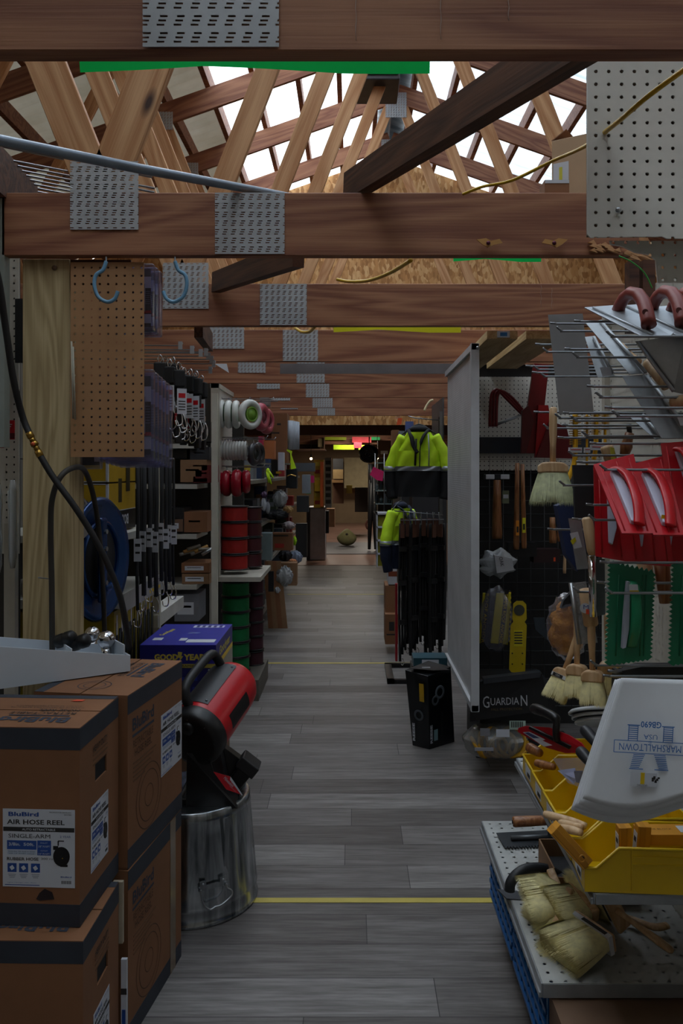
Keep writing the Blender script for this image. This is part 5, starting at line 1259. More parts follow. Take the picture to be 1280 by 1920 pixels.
o = dup(cp_, 'clear pack with a silver part peeking below the brown pegboard', (wx(165, 2.7), 2.66, wz(828, 2.7)), group=None); o.scale = (.6, 1, .6); 
mb = MB()
for z, y1 in ((wz(689, 2.7), 3.1), (wz(494, 2.7), 2.9)):
    for x in (-.74,): mb.tube([V((x, 2.66, z)), V((x, y1+.2, z))], .003, WIRE)
solo(mb, 'display_hooks', 'two wire display hooks carrying the clear clamshell packs', 'hook')

# ------------------------------------------------------------------ left gondola along the aisle: yellow nailer boxes, washers
gl = thing('gondola_shelving', 'dark left gondola behind the post, with yellow boxed tools', 'shelving', (-1.2, 3.6, 0))
mb = MB(); mb.bb(-1.55, -.93, 3.28, 3.95, wz(1003, 3.3)-.03, wz(1003, 3.3)-.002, SHELFW); mb.build('shelf', gl)
mb = MB(); mb.bb(-1.55, -.90, 3.25, 3.98, .985, 1.02, SHELFW); mb.build('shelf', gl)
mb = MB(); mb.bb(-1.55, -.90, 3.25, 3.98, .10, .14, SHELFW); mb.build('base_shelf', gl)
mb = MB(); mb.bb(-1.60, -1.55, 2.9, 4.0, .1, 2.1, M('2b2926', .7)); mb.build('back_panel', gl)
mb = MB(); mb.box(.034, .03, 2.0, (0, 0, 0), UPRIGHT); o = mb.build('slotted_upright'); o.parent = gl; o.location = (wx(292, 4.0)+1.2, .42, 1.0)
YB = M('c09a1e', .5, 0, .1)
def nail_box(px0, py0, px1, py1, Y, D, label, txt):
    r = thing('nailer_carton', label, 'carton', P((px0+px1)/2, py1, Y)); x0, x1, z0, z1 = wx(px0, Y), wx(px1, Y), wz(py1, Y), wz(py0, Y)
    mb = MB(); mb.bb(x0, x1, Y, Y+D, z0, z1, YB)
    e = .004
    for a in ((x0, x0+e, z0, z1), (x1-e*2, x1, z0, z1), (x0, x1, z1-e, z1), (x0, x1, z0, z0+e)): mb.bb(a[0], a[1], Y-.001, Y, a[2], a[3], PAPER)
    mb.bb(x1, x1+.001, Y, Y+.012, z0, z1, PAPER)
    if txt:
        mb.bb(x1, x1+.001, Y+.02, Y+D, z0, z0+.085, BLACK); mb.bb(x1, x1+.0008, Y+.02, Y+D, z0+.085, z0+.088, PAPER)
        mb.text('BOSTITCH', .26, .045, PAPER, frame((x1+.0014, Y+.17, z0+.045), (0, -1, 0), (0, 0, -1)), .03)
        mb.bb(x1, x1+.001, Y+.15, Y+.2, z0+.12, z0+.22, M('3a3010'))
    mb.build('printed_box', r)
z_sh = 1003
nail_box(60, 907, 202, 1001, 3.31, .42, 'lower yellow nailer carton, black band with upside-down lettering on its side', True)
nail_box(60, 800, 202, 904, 3.31, .42, 'upper yellow nailer carton stacked on the one with the lettering', False)
mb = MB(); mb.add(g_box(.001, .06, .12, (wx(202, 3.31)+.0025, 3.6, 1.5)), M('3a3010')); solo(mb, 'printed_patch', 'dark printed patch on the side of the upper yellow carton', 'sticker')
r = thing('price_rail', 'white price rail along the edge of the lower left shelf', 'rail', (-.9, 3.6, 1.0))
mb = MB(); mb.bb(-.900, -.896, 3.25, 3.98, .97, 1.045, M('a9a7a2', .5)); mb.build('rail', r)
mb = MB(); mb.text('GOLDBLATT', .2, .02, INK, frame((-.8955, 3.75, 1.02), (0, 1, 0), (0, 0, 1))); mb.bb(-.896, -.8955, 3.66, 3.86, .985, 1.0, YEL); mb.build('rail_tag', r)
YK = M('b5a016', .5, 0, .2)
def washer(x0, x1, y0, y1, z0, z1, label, sd):
    r = thing('pressure_washer_carton', label, 'carton', ((x0+x1)/2, (y0+y1)/2, z0)); rnd = random.Random(sd)
    mb = MB(); mb.bb(x0, x1, y0, y1, z0, z1, YK)
    mb.bb(x0, x1, y0-.001, y0, z0, z0+(z1-z0)*.3, BLACK)
    for k in range(5):
        u = x0+(x1-x0)*(.1+.17*k); mb.add(g_prism([(0, 0), (.05, .02), (.04, .14), (.01, .16), (-.01, .08)], .001), BLACK if k % 2 else M('4a3c66'), frame((u, y0-.0015, z0+.16+.03*(k % 3)), (1, 0, 0), (0, 0, 1)))
    ln = (y1-y0)
    for k in range(4):
        u = y0+ln*(.08+.24*k); mb.bb(x1, x1+.001, u, u+ln*.10, z0+.02, z1-.05-.03*(k % 2), BLACK if k % 2 == 0 else M('1f1f1a'))
        mb.tube([V((x1+.002, u+ln*.12, z0+.12)), V((x1+.002, u+ln*.16, z1-.08)), V((x1+.002, u+ln*.2, z1-.08)), V((x1+.002, u+ln*.2, z0+.12))], .006, BLACK, 6)
        mb.bb(x1, x1+.0012, u+ln*.02, u+ln*.08, z1-.10, z1-.02, M('d8d8d0'))
    mb.build('printed_box', r); return r
washer(-1.45, -.95, 3.30, 3.60, .47, .965, 'nearer black and yellow pressure washer carton under the blue hose reel', 2)
washer(-1.45, -.95, 3.62, 3.92, .47, .965, 'farther black and yellow pressure washer carton, by the slotted upright', 3)
mb = MB(); mb.bb(-1.45, -.95, 3.28, 3.94, .141, .468, KRAFTD); solo(mb, 'storage_carton', 'large plain carton carrying the pressure washer cartons', 'carton')

# blue hose reel hanging behind the post
hr_ = thing('hose_reel', 'blue metal spring hose reel with side arm, hanging behind the post', 'hose reel', P(180, 1165, 2.95))
BLM = M('123f78', .25, .4, .1, 6)
c0 = P(170, 1048, 2.95); axd = V((.985, -.17, .0)).normalized(); m = along(c0, c0+axd)
Rr = .222
mb = MB(); mb.add(g_lathe([(.05, .030), (Rr*.86, .040), (Rr*.95, .048), (Rr, .036), (Rr*.96, .030), (.05, .02)], 48), BLM, m, True)
mb.add(g_torus(Rr*.6, .008, 40, 8), BLM, m @ tr(0, 0, .040)); mb.build('front_flange', hr_)
mb = MB(); mb.add(g_lathe([(.05, -.06), (Rr*.95, -.066), (Rr, -.06), (Rr*.96, -.05), (.05, -.05)], 48), BLM, m, True); mb.build('rear_flange', hr_)
mb = MB()
for k in range(6): mb.add(g_torus(Rr*.72, .0085, 36, 8), RUBBER, m @ tr(0, 0, -.044+.0145*k))
mb.add(g_cyl(Rr*.68, .09, 32, None, (0, 0, -.055)), BLACKM, m, True); mb.build('wound_hose', hr_)
mb = MB(); mb.add(g_box(.30, .05, .02, (0, 0, 0)), BLM, m @ rot(90, 'Z') @ tr(.0, .03, .06)); mb.add(g_box(.05, .03, .06, (0, -.10, .045)), BLM, m); mb.build('side_arm', hr_, .012)
mb = MB()
for k, (a, b) in enumerate(((.0, .10), (.0, .04), (.0, -.08))): mb.add(g_cyl(.009, .010, 6), STEEL, m @ tr(-.03, b, .068))
mb.build('bolt_head', hr_)
mb = MB(); A = P(141, 988, 2.80); mb.add(g_slab([P(133, 992, 2.8), P(140, 985, 2.8), P(150, 990, 2.8), P(152, 1112, 2.8), P(146, 1121, 2.8), P(133, 1121, 2.8)], .02), BLM)
mb.build('mounting_bracket', hr_, .003)
mb = MB()
for py in (998, 1034, 1080): mb.add(g_ball(.008, 8, tuple(P(138, py, 2.785))), STEEL, None, True)
mb.build('bracket_bolt', hr_)
mb = MB(); mb.add(g_slab([P(133, 960, 2.78), P(147, 968, 2.78), P(168, 999, 2.78), P(150, 1016, 2.78), P(133, 992, 2.78)], .001), PAPER); solo(mb, 'hang_tag', 'white paper tag hanging on the blue hose reel', 'tag')
for k in range(4): pass
mb = MB(); mb.add(g_torus(.03, .012, 20, 8), M('6f6a66', .5), Matrix.Translation(P(152, 945, 2.9)) @ rot(60, 'Y')); solo(mb, 'hose_guide', 'grey rubber stopper ring at the top of the blue hose reel', 'ring')

# ------------------------------------------------------------------ hanging tie-down straps
def strap_proto():
    r = thing('tie_down_strap', 'x', 'strap', (0, 0, 0), 0, 'long black tie-down straps')
    mb = MB(); mb.tube([V((0, 0, 0)), V((.002, 0, -.2)), V((-.003, 0, -.45)), V((0, 0, -.60))], .013, M('121214', .8), 8, None, False, .5); mb.build('webbing', r)
    mb = MB(); mb.box(.03, .002, .09, (.003, -.012, -.36), PAPER); mb.box(.02, .0022, .012, (.003, -.0125, -.34), INK); mb.box(.018, .0022, .008, (.003, -.0125, -.37), INK); mb.build('care_tag', r)
    mb = MB(); mb.tube(smooth([V((0, 0, -.60)), V((.012, 0, -.63)), V((.008, 0, -.665)), V((-.012, 0, -.665)), V((-.016, 0, -.645))], 4), .003, CHROME); mb.build('wire_hook', r)
    return r
sp_ = strap_proto()
pos = [(258, 862, 3.3), (270, 862, 3.36), (281, 866, 3.42), (293, 862, 3.5), (303, 860, 3.6), (311, 862, 3.7), (318, 866, 3.8), (325, 862, 3.9), (264, 864, 3.6), (288, 864, 3.75)]
for i, (px, py, Y) in enumerate(pos):
    lb = 'long black tie-down strap with paper tag, ' + ['leftmost', 'second', 'third', 'fourth', 'fifth', 'sixth', 'seventh', 'eighth', 'ninth in a rear row', 'tenth in a rear row'][i] + ' of the bunch'
    if i == 0: sp_.location = P(px, py, Y); sp_['label'] = lb
    else: o = dup(sp_, lb, P(px, py, Y)); o.rotation_euler = (0, 0, random.uniform(-.5, .5)); o.scale = (1, 1, random.uniform(.85, 1.0))
mb = MB()
for Y in (3.3, 3.6, 3.9): mb.tube([V((-1.55, Y, wz(862, Y)+.004)), V((wx(300+8*(Y-3), Y)+.05, Y, wz(862, Y)+.004))], .003, WIRE)
solo(mb, 'display_hooks', 'row of wire display hooks carrying the long black straps', 'hook')
# bungee and ratchet bunch higher up
def ratchet():
    r = thing('ratchet_strap', 'x', 'strap', (0, 0, 0), 0, 'ratchet straps hanging on the upper hooks')
    mb = MB(); mb.box(.05, .035, .075, (0, 0, -.065), M('121214', .7)); mb.box(.035, .025, .06, (.004, 0, -.13), M('17171a', .7)); mb.build('rolled_webbing', r, .006)
    mb = MB(); mb.tube(smooth([V((0, 0, -.03)), V((.01, 0, -.01)), V((0, 0, .006)), V((-.01, 0, -.01)), V((-.006, 0, -.03))], 4), .0025, CHROME); mb.build('hang_loop', r)
    mb = MB(); mb.box(.042, .002, .11, (.008, -.022, -.165), PAPER); mb.box(.03, .0025, .02, (.008, -.0225, -.14), RED); 
    for k in range(4): mb.box(.03, .0025, .004, (.008, -.0225, -.165-.012*k), INK)
    mb.build('care_tag', r)
    mb = MB()
    for k, (dx, z) in enumerate(((0, -.24), (.018, -.27), (-.012, -.29))): mb.tube(smooth([V((dx, 0, z+.05)), V((dx+.012, 0, z+.02)), V((dx+.012, -.01, z-.02)), V((dx-.01, -.01, z-.03)), V((dx-.018, -.01, z-.008))], 4), .0032, CHROME)
    mb.build('metal_hook', r)
    mb = MB(); mb.box(.03, .02, .13, (0, .01, -.28), M('1a1517', .6)); mb.box(.012, .022, .05, (-.012, .01, -.24), M('a01820', .5)); mb.build('strap_bundle', r, .004)
    return r
rp = ratchet()
pos = [(300, 668, 3.6), (318, 676, 3.6), (335, 682, 3.6), (345, 692, 3.75), (357, 694, 3.75), (368, 698, 3.75), (378, 706, 3.9), (340, 690, 3.95), (352, 700, 4.05), (365, 702, 4.1), (376, 712, 4.15), (325, 672, 3.8), (310, 670, 3.9)]
for i, (px, py, Y) in enumerate(pos):
    lb = ['first', 'second', 'third', 'fourth', 'fifth', 'sixth', 'seventh', 'eighth', 'ninth', 'tenth', 'eleventh', 'twelfth', 'thirteenth'][i] + ' black ratchet strap with chrome hooks in the bunch left of the donut spools'
    if i == 0: rp.location = P(px, py, Y); rp['label'] = lb
    else: o = dup(rp, lb, P(px, py, Y)); o.rotation_euler = (0, 0, random.uniform(-.6, .6))
for i, (x1, py, Y) in enumerate(((340, 648, 3.6), (362, 656, 3.6), (378, 662, 3.75), (392, 668, 3.9), (398, 674, 3.95), (402, 682, 4.1), (396, 694, 4.15), (388, 660, 3.8))):
    mb = MB(); z = wz(py, Y); mb.tube([V((-1.5, Y, z+.004)), V((wx(x1, Y), Y, z)), V((wx(x1, Y)+.006, Y, z+.012))], .0028, WIRE); mb.box(.018, .002, .035, (wx(x1, Y)-.004, Y-.004, z), M('9a9a9c', .4))
    solo(mb, 'display_hook', 'chromed wire display hook with a price plate, above the ratchet straps', 'hook', 'display hooks above the ratchet straps')
mb = MB(); mb.bb(-1.545, -1.5, 3.4, 4.4, 1.2, 2.14, M('6a6862', .6)); solo(mb, 'hook_panel', 'grey panel behind the hanging ratchet straps', 'panel')
mb = S([(402, 682, 4.9), (425, 682, 4.9), (429, 699, 4.9)], .002, PAPER); solo(mb, 'paper_flag', 'small white paper triangle hanging under the fourth chord', 'paper')

# ------------------------------------------------------------------ cross shelving in the dark bay
bs = thing('storage_shelving', 'dark shelving unit crossing the bay behind the ratchet straps', 'shelving', (-1.4, 5.2, 0))
for z in (wz(832, 5.05), wz(908, 5.05), wz(1002, 5.05), wz(1097, 5.05), .15): MB().bb(-2.4, -.95, 5.05, 5.44, z-.028, z, SHELFW).build('shelf', bs)
MB().bb(-2.4, -.93, 5.44, 5.46, 0, 2.1, M('36332e', .7)).build('back_panel', bs)
mb = MB(); mb.box(.036, .03, 2.0, (0, 0, 0), UPRIGHT); o = mb.build('slotted_upright'); o.parent = bs; o.location = (wx(402, 5.03)+1.4, -.16, 1.0)
mb = MB(); mb.bb(wx(300, 4.4), wx(330, 4.4), 3.99, 4.6, wz(1150, 4.4), wz(1128, 4.4), M('c6c4bf', .5)); solo(mb, 'shelf_end', 'white shelf end right of the slotted upright', 'shelf')
BX = [(338, 862, 388, 904, 'd', 'brown carton on the second shelf of the dark bay, left of a red one', KRAFT2), (362, 872, 398, 905, 'r', 'dark red carton on the second shelf of the dark bay', M('6a1c1e', .6)),
      (325, 842, 350, 860, 'k', 'flat black case just under the top shelf of the dark bay', BLACK), (310, 952, 345, 999, 'b', 'black toolbox on the third shelf of the dark bay', M('1c1c20', .5)),
      (345, 960, 388, 998, 'c', 'open brown carton on the third shelf of the dark bay', KRAFT), (306, 974, 342, 997, 'w', 'brown carton with white label in front of the black toolbox', KRAFTD),
      (340, 1056, 392, 1074, 'u', 'upper brown carton with printed side, on the fourth shelf of the dark bay', KRAFT), (341, 1076, 392, 1095, 'l', 'lower brown carton with white label, on the fourth shelf of the dark bay', KRAFT2),
      (327, 1114, 372, 1165, 'g', 'grey white printed carton low in the dark bay', M('74767e', .6)), (356, 838, 392, 862, 't', 'dark grey carton with pale label on the top shelf edge', M('2c2d33', .6)), (330, 776, 372, 828, 'p', 'brown carton on the top shelf of the dark bay', KRAFT2), (374, 790, 394, 828, 'q', 'dark case on the top shelf of the dark bay', M('2a2724', .6))]
for i, (a, b, c, d_, k, lb, m_) in enumerate(BX):
    Y = 5.08 if k != 'w' else 5.055
    cbox(a, b, c, d_, Y if k not in 'w' else 5.052, .25 if k != 'w' else .02, m_, 'storage_carton', lb, 'carton', None, [(.12, .3, .8, .75, PAPER if k in 'wlug' else m_)] + [(.2, .42, .7, .5, INK)])
for i in range(7):
    px = 345 + i*7; Y = 5.1
    mb = MB(); a = P(px-8, 1040-(i % 3)*5, Y); b = P(px+16, 1033-(i*5 % 11), Y+.05); mb.add(g_tube([a, b], .011, 8), [STEEL, M('b98a48', .5), M('8a8478', .4, .4)][i % 3], None, True)
    solo(mb, 'loose_tool', ['silver', 'tan', 'grey', 'silver', 'tan', 'grey', 'silver'][i] + ' loose tool number ' + ['one', 'two', 'three', 'four', 'five', 'six', 'seven'][i] + ' from the left in the pile on the printed cartons', 'tool')

# ------------------------------------------------------------------ trimmer line panel
tp = thing('endcap_panel', 'cream end panel with pegboard side carrying trimmer line donuts', 'shelving', (-.9, 5.7, .82))
MB().bb(wx(395, 5.42), wx(410, 5.42), 5.42, 5.46, .82, 2.10, M('b3aea2', .5)).build('end_post', tp)
mb = MB(); mb.box(.006, .62, 1.28, (0, 0, 0), PEG_WHITE_S); o = mb.build('pegboard_side'); o.parent = tp; o.location = (-.885+.9, 5.77-5.7, 1.46-.82)
MB().bb(-.93, -.87, 5.42, 6.08, 2.07, 2.10, M('b3aea2', .5)).build('top_rail', tp)
MB().bb(-.90, -.60, 5.42, 6.10, .80, .83, M('b3aea2', .5)).build('shelf', tp)
MB().bb(-.92, -.62, 5.48, 6.10, .0, .14, M('5a564e', .6)).build('base', tp)
mb = MB(); mb.box(.036, .03, .82, (0, 0, 0), UPRIGHT); o = mb.build('slotted_upright'); o.parent = tp; o.location = (-.92+.9, -.25, -.41)
def donuts(specs, R, r, mat, hub, group, desc, Yc):
    p0 = None
    for i, (px, py, Y, yaw, sc) in enumerate(specs):
        lb = desc % ['first', 'second', 'third', 'fourth', 'fifth', 'sixth', 'seventh', 'eighth', 'ninth', 'tenth', 'eleventh'][i]
        if p0 is None:
            p0 = thing('trimmer_line_spool', lb, 'spool', (0, 0, 0), 0, group); m0 = rot(90, 'Y')
            mb = MB(); mb.add(g_torus(R, r, 32, 12), mat, m0, True)
            mb.add(g_torus(R+.002, r*.98, 32, 12), CLEAR, m0, True) if mat.name == 'x' else None
            mb.build('line_coil', p0)
            mb = MB(); mb.add(g_cyl(R*.55, r*1.3, 20, None, (0, 0, -r*.65)), hub, m0, True); mb.add(g_torus(R*.6, .005, 24, 6), hub, m0 @ tr(0, 0, r*.7)); mb.build('label_hub', p0)
            MB().add(g_box(.008, .012, .02, (0, 0, R+r+.006)), CLEAR).build('hang_tab', p0)
            o = p0
        else: o = dup(p0, lb)
        o.location = P(px, py, Y); o.rotation_euler = (0, 0, math.radians(yaw)); o.scale = (sc, sc, sc)
donuts([(415, 776, 5.6, 0, 1), (429, 777, 5.6, 0, 1), (443, 777, 5.62, 0, 1)], .075, .022, M('cfd2ce', .35, 0, .04), M('3b6a2a', .5), 'white trimmer line donuts', '%s white trimmer line donut from the left on the top hook', 5.6)
donuts([(469, 777, 5.5, -40, 1)], .077, .024, M('cfd2ce', .35, 0, .04), M('7aa63a', .5), 'white trimmer line donuts', '%s white donut turned to show its green label, right end of the top hook', 5.6)
donuts([(489, 782, 5.75, -20, 1), (499, 790, 5.95, -20, .95)], .066, .034, M('b0505e', .3, 0, .15), M('7c3440', .5), 'pink trimmer line donuts', '%s pink packed trimmer line donut right of the white ones', 5.6)
donuts([(411+i*5.5, 845, 5.6, 0, 1) for i in range(11)][:10], .055, .0105, M('b9bab8', .3, 0, .05), M('8c8c8c', .5), 'thin clear trimmer line coils', '%s thin clear trimmer coil from the left on the second hook', 5.6)
donuts([(476, 852, 5.7, -20, 1), (484, 850, 5.9, -20, 1)], .055, .025, M('33343a', .3, 0, .1), M('22262a', .5), 'dark trimmer line coils', '%s dark trimmer coil right of the thin clear ones', 5.6)
donuts([(411, 905, 5.6, 0, .95), (425, 906, 5.6, 0, 1), (444, 906, 5.58, 0, 1.06), (461, 903, 5.62, 8, .9)], .058, .033, M('9c0f26', .25, 0, .1), M('5c0a16', .5), 'red trimmer line donuts', '%s red trimmer line donut from the left on the third hook', 5.6)
for i, (z, L_) in enumerate(((748, .34), (752, .36), (820, .30), (823, .34), (874, .28), (876, .30))):
    Y = 5.6+(i % 2)*.15; mb = MB(); mb.tube([V((-.88, Y, wz(z, Y))), V((-.88+L_, Y, wz(z, Y)-.002)), V((-.88+L_+.01, Y, wz(z, Y)+.012))], .003, WIRE)
    solo(mb, 'display_hook', 'long wire hook running through the trimmer line donuts', 'hook', 'hooks of the trimmer line panel')
def spools(px, ys, Y, R, Hh, mat, group, desc):
    p0 = None
    for i, py in enumerate(ys):
        lb = desc % ['top', 'second', 'third', 'fourth', 'fifth', 'sixth', 'bottom'][i if i < len(ys)-1 or len(ys) < 7 else 6]
        if p0 is None:
            p0 = thing('line_spool', lb, 'spool', (0, 0, 0), 0, group)
            mb = MB(); prof = [(R*.90, .006)]
            for k in range(9): prof += [(R*.915, .008+k*(Hh-.016)/9), (R*.88, .008+(k+.5)*(Hh-.016)/9)]
            prof += [(R*.90, Hh-.006)]; mb.add(g_lathe(prof, 32), mat, None, True); mb.build('wound_line', p0)
            mb = MB(); mb.add(g_lathe([(R, 0), (R, .006)], 32), BLACK, None, True); mb.build('bottom_flange', p0); mb = MB(); mb.add(g_lathe([(R, Hh-.006), (R, Hh)], 32), BLACK, None, True); mb.build('top_flange', p0)
            o = p0
        else: o = dup(p0, lb)
        o.location = (wx(px, Y), Y, wz(py, Y))
spools(439, [977, 1007, 1037, 1067], 5.62, .100, .104, M('b0201c', .5, 0, .1, 40), 'red line spools', '%s red line spool of the front stack on the panel shelf')
spools(470, [977, 1005, 1033, 1062], 5.9, .085, .103, M('4e1620', .5, 0, .1, 40), 'dark red line spools', '%s dark red line spool of the rear stack on the panel shelf')
spools(442, [1116, 1144, 1172, 1200, 1228, 1256], 5.64, .100, .098, M('0c7a42', .6, 0, .12, 30), 'green line spools', '%s green line spool of the stack under the panel shelf')
spools(474, [1112, 1138, 1164, 1190, 1216, 1244], 5.95, .082, .098, M('471c2a', .6, 0, .12, 30), 'maroon line spools', '%s maroon line spool of the stack beside the green one')
# ------------------------------------------------------------------ left aisle beyond the trimmer line
def lean(px0, py0, px1, py1, Y0, Y1, w_, mat, label):
    a = P(px0, py0, Y0); b = P(px1, py1, Y1); mb = MB(); m = along(a, b); mb.add(g_box(.012, w_, (b-a).length, (0, 0, (b-a).length/2)), mat, frame(a, (b-a).cross(V((0, 0, 1))), (0, 1, 0)) if False else m)
    return solo(mb, 'corrugated_board', label, 'board')
for i in range(4):
    a = P(494+i*8, 1052, 7.9); b = P(503+i*9, 1178, 7.9); dx = .05
    mb = MB(); mb.add(g_slab([a, a+V((.042, 0, 0)), b+V((.046, 0, 0)), b], .02), [KRAFT, KRAFT2][i % 2]); solo(mb, 'corrugated_board', ['leftmost', 'second', 'third', 'rightmost'][i] + ' brown corrugated board leaning beside the line spools', 'board')
mb = MB(); c = P(508, 1090, 7.7); mb.box(.05, .02, .19, tuple(c), BLACKM); solo(mb, 'black_case', 'slim black case in front of the leaning boards', 'case')
# shelving run
lg_ = thing('gondola_shelving', 'long left gondola run full of mixed stock beyond the trimmer line', 'shelving', (-1.0, 9.5, 0))
MB().bb(-1.35, -1.30, 6.6, 12.6, 0, 1.95, M('2e2b28', .7)).build('back_panel', lg_)
for i, z in enumerate((.16, .62, 1.05, 1.45)): MB().bb(-1.30, -.86+.02*i, 6.6, 12.6, z-.03, z, M('7d7a72', .5)).build('shelf', lg_)
MB().bb(-1.35, -.86, 6.55, 6.6, 0, 1.95, M('2c2a27', .6)).build('end_panel', lg_)
cbox(509, 775, 538, 868, 7.9, .3, KRAFT, 'storage_carton', 'tall brown carton high up beside the pink donuts', 'carton', None, [(.35, .2, .6, .24, INK), (.0, .38, .5, .41, INK)])
mb = MB()
for k in range(4): mb.add(g_cyl(.035, .28, 14, None, tuple(P(543+k*4, 843, 8.0+k*.12))), M('a6b0bc', .4), None, True)
solo(mb, 'paper_rolls', 'pale blue paper rolls standing beside the tall brown carton', 'rolls')
stock = [  # px0,py0,px1,py1,Y,mat,name,label,cat
 (487, 745, 504, 760, 7.2, STEEL, 'wire_basket', 'small wire basket above the pink donuts', 'basket'),
 (488, 826, 514, 860, 7.3, M('b06a3e', .5), 'leather_gloves', 'tan leather gloves hanging below the pink donuts', 'gloves'),
 (484, 818, 492, 836, 7.2, M('b02a50', .5), 'carded_item', 'magenta carded item below the pink donuts', 'pack'),
 (521, 848, 531, 882, 7.6, M('b6bac8', .5), 'carded_item', 'white slim blister card hanging at the black display', 'pack'),
 (517, 884, 525, 888, 7.6, YELD, 'carded_item', 'thin gold strip on the black display', 'pack'),
 (508, 862, 520, 892, 7.8, BLACK, 'display_case', 'black display case by the blister card', 'case'),
 (536, 880, 556, 915, 8.2, M('1b1e24', .5), 'display_case', 'dark display case under the lime glove', 'case'),
 (553, 868, 590, 884, 9.5, M('555a60', .4), 'stock_box', 'grey flat carton on the high far shelf', 'box'),
 (566, 890, 581, 925, 9.8, M('9aa2ac', .5), 'stock_box', 'pale upright pack right of the dark display case', 'box'),
 (578, 892, 588, 905, 10.2, M('c2206a', .5), 'carded_item', 'pink square card on the far left shelves', 'pack'),
 (574, 918, 582, 926, 10.2, M('1f8a5a', .5), 'carded_item', 'green patch card on the far left shelves', 'pack'),
 (588, 862, 607, 952, 11.6, YELD, 'shelf_of_packs', 'yellow and red rack of packs on the far left', 'rack'),
 (590, 900, 604, 921, 11.5, M('c8a018', .5), 'carded_item', 'yellow pack in the middle of the yellow rack', 'pack'),
 (600, 866, 606, 950, 11.45, M('c85a1e', .5), 'price_strip', 'orange strip along the yellow rack', 'strip'),
 (609, 858, 621, 952, 12.2, M('98968e', .5), 'picture_rack', 'white rack with a column of dark pictures, left of the far doorway', 'rack'),
 (542, 898, 556, 916, 8.3, M('3a444e', .4), 'toolbox', 'small blue grey toolbox below the lime glove', 'box'),
 (512, 918, 530, 940, 8.0, M('5a463a', .6), 'stock_box', 'brown dim pack on the middle shelf near the boards', 'box'),
 (536, 930, 549, 948, 8.4, M('9c2824', .5), 'stock_box', 'red pack on the middle shelf near the boards', 'box'),
 (556, 930, 578, 960, 9.2, M('2c2e30', .5), 'stock_box', 'dark pack beside the red one on the middle shelf', 'box'),
 (509, 1000, 548, 1032, 8.1, KRAFT, 'storage_carton', 'brown carton with red print under the plastic bags', 'carton'),
 (487, 1000, 508, 1050, 7.4, M('6d7c80', .4), 'plastic_tub', 'stack of grey green plastic tubs right of the dark red spools', 'tub'),
 (516, 1056, 556, 1098, 8.2, KRAFT2, 'storage_carton', 'brown carton low on the left run, below the plastic bags', 'carton'),
 (554, 982, 575, 1045, 9.6, M('2c2a2a', .5), 'stock_box', 'dark tall case left of the grey cabinet', 'box'),
 (560, 940, 578, 948, 9.6, M('50505a', .4), 'stock_box', 'flat grey tray on top of the dark tall case', 'box'),
]
for i, (a, b, c, d_, Y, m_, n_, lb, ct) in enumerate(stock):
    ex = None
    if 'white rack' in lb: ex = [(.1, .06+.13*k, .9, .14+.13*k, M('35322e')) for k in range(7)]
    elif 'red print' in lb: ex = [(.15, .6, .6, .85, M('a82c20')), (.1, .1, .8, .18, INK)]
    elif 'yellow and red' in lb: ex = [(.1, .05+.16*k, .6, .13+.16*k, M('8a2414') if k % 2 else M('d8c84a')) for k in range(6)]
    cbox(a, b, c, d_, Y, .16, m_, n_, lb, ct, None, ex)
bagm = clear('poly_bag', 'c8ccd0', .5, .25)
blobs = [(525, 935, 26, 30, 7.9, bagm, 'poly_bag', 'clear crumpled bag above the red-print carton', 'bag'), (494, 945, 10, 24, 7.0, M('a9adb8', .5), 'work_glove', 'pale glove hanging right of the dark red spools', 'gloves'),
 (502, 952, 8, 22, 7.2, M('8c909a', .5), 'work_glove', 'grey glove hanging beside the pale one', 'gloves'), (516, 965, 46, 18, 7.9, M('15151a', .7), 'dark_gloves', 'black gloves heaped on the shelf above the carton', 'gloves'),
 (541, 985, 24, 14, 8.1, M('a59a9c', .6), 'mixed_gloves', 'red and white patterned gloves on top of the carton', 'gloves'), (540, 955, 18, 12, 8.2, M('b8925a', .5), 'work_glove', 'tan glove lying on the middle shelf', 'gloves'),
 (533, 1080, 30, 36, 7.9, bagm, 'poly_bag', 'clear bag of pink goods low by the boards', 'bag'), (529, 1085, 20, 24, 8.0, M('8c5458', .6), 'wrapped_item', 'pinkish goods inside the low clear bag', 'bundle'),
 (553, 1045, 26, 24, 8.6, M('707c90', .5), 'poly_bag', 'blue grey bag at the shelf corner near the floor', 'bag'), (535, 1042, 24, 20, 8.4, M('2a2830', .6), 'dark_bundle', 'dark bundle beside the blue grey bag', 'bundle'),
 (548, 1052, 16, 8, 8.5, M('c07a48', .6), 'work_glove', 'orange tan glove under the blue grey bag', 'gloves'), (520, 1106, 12, 14, 7.9, M('aeb2b8', .5), 'poly_bag', 'small white bag at the foot of the left run', 'bag'),
 (552, 1014, 8, 16, 8.7, M('a8d81e', .6), 'lime_glove', 'lime glove by the brown carton edge', 'gloves'), (495, 928, 12, 12, 7.0, M('4a3050', .5), 'mixed_gloves', 'purple patterned glove near the pale glove', 'gloves')]
for i, (a, b, c, d_, Y, m_, n_, lb, ct) in enumerate(blobs): blob(a, b, c, d_, Y, m_, n_, lb, ct, i+3)
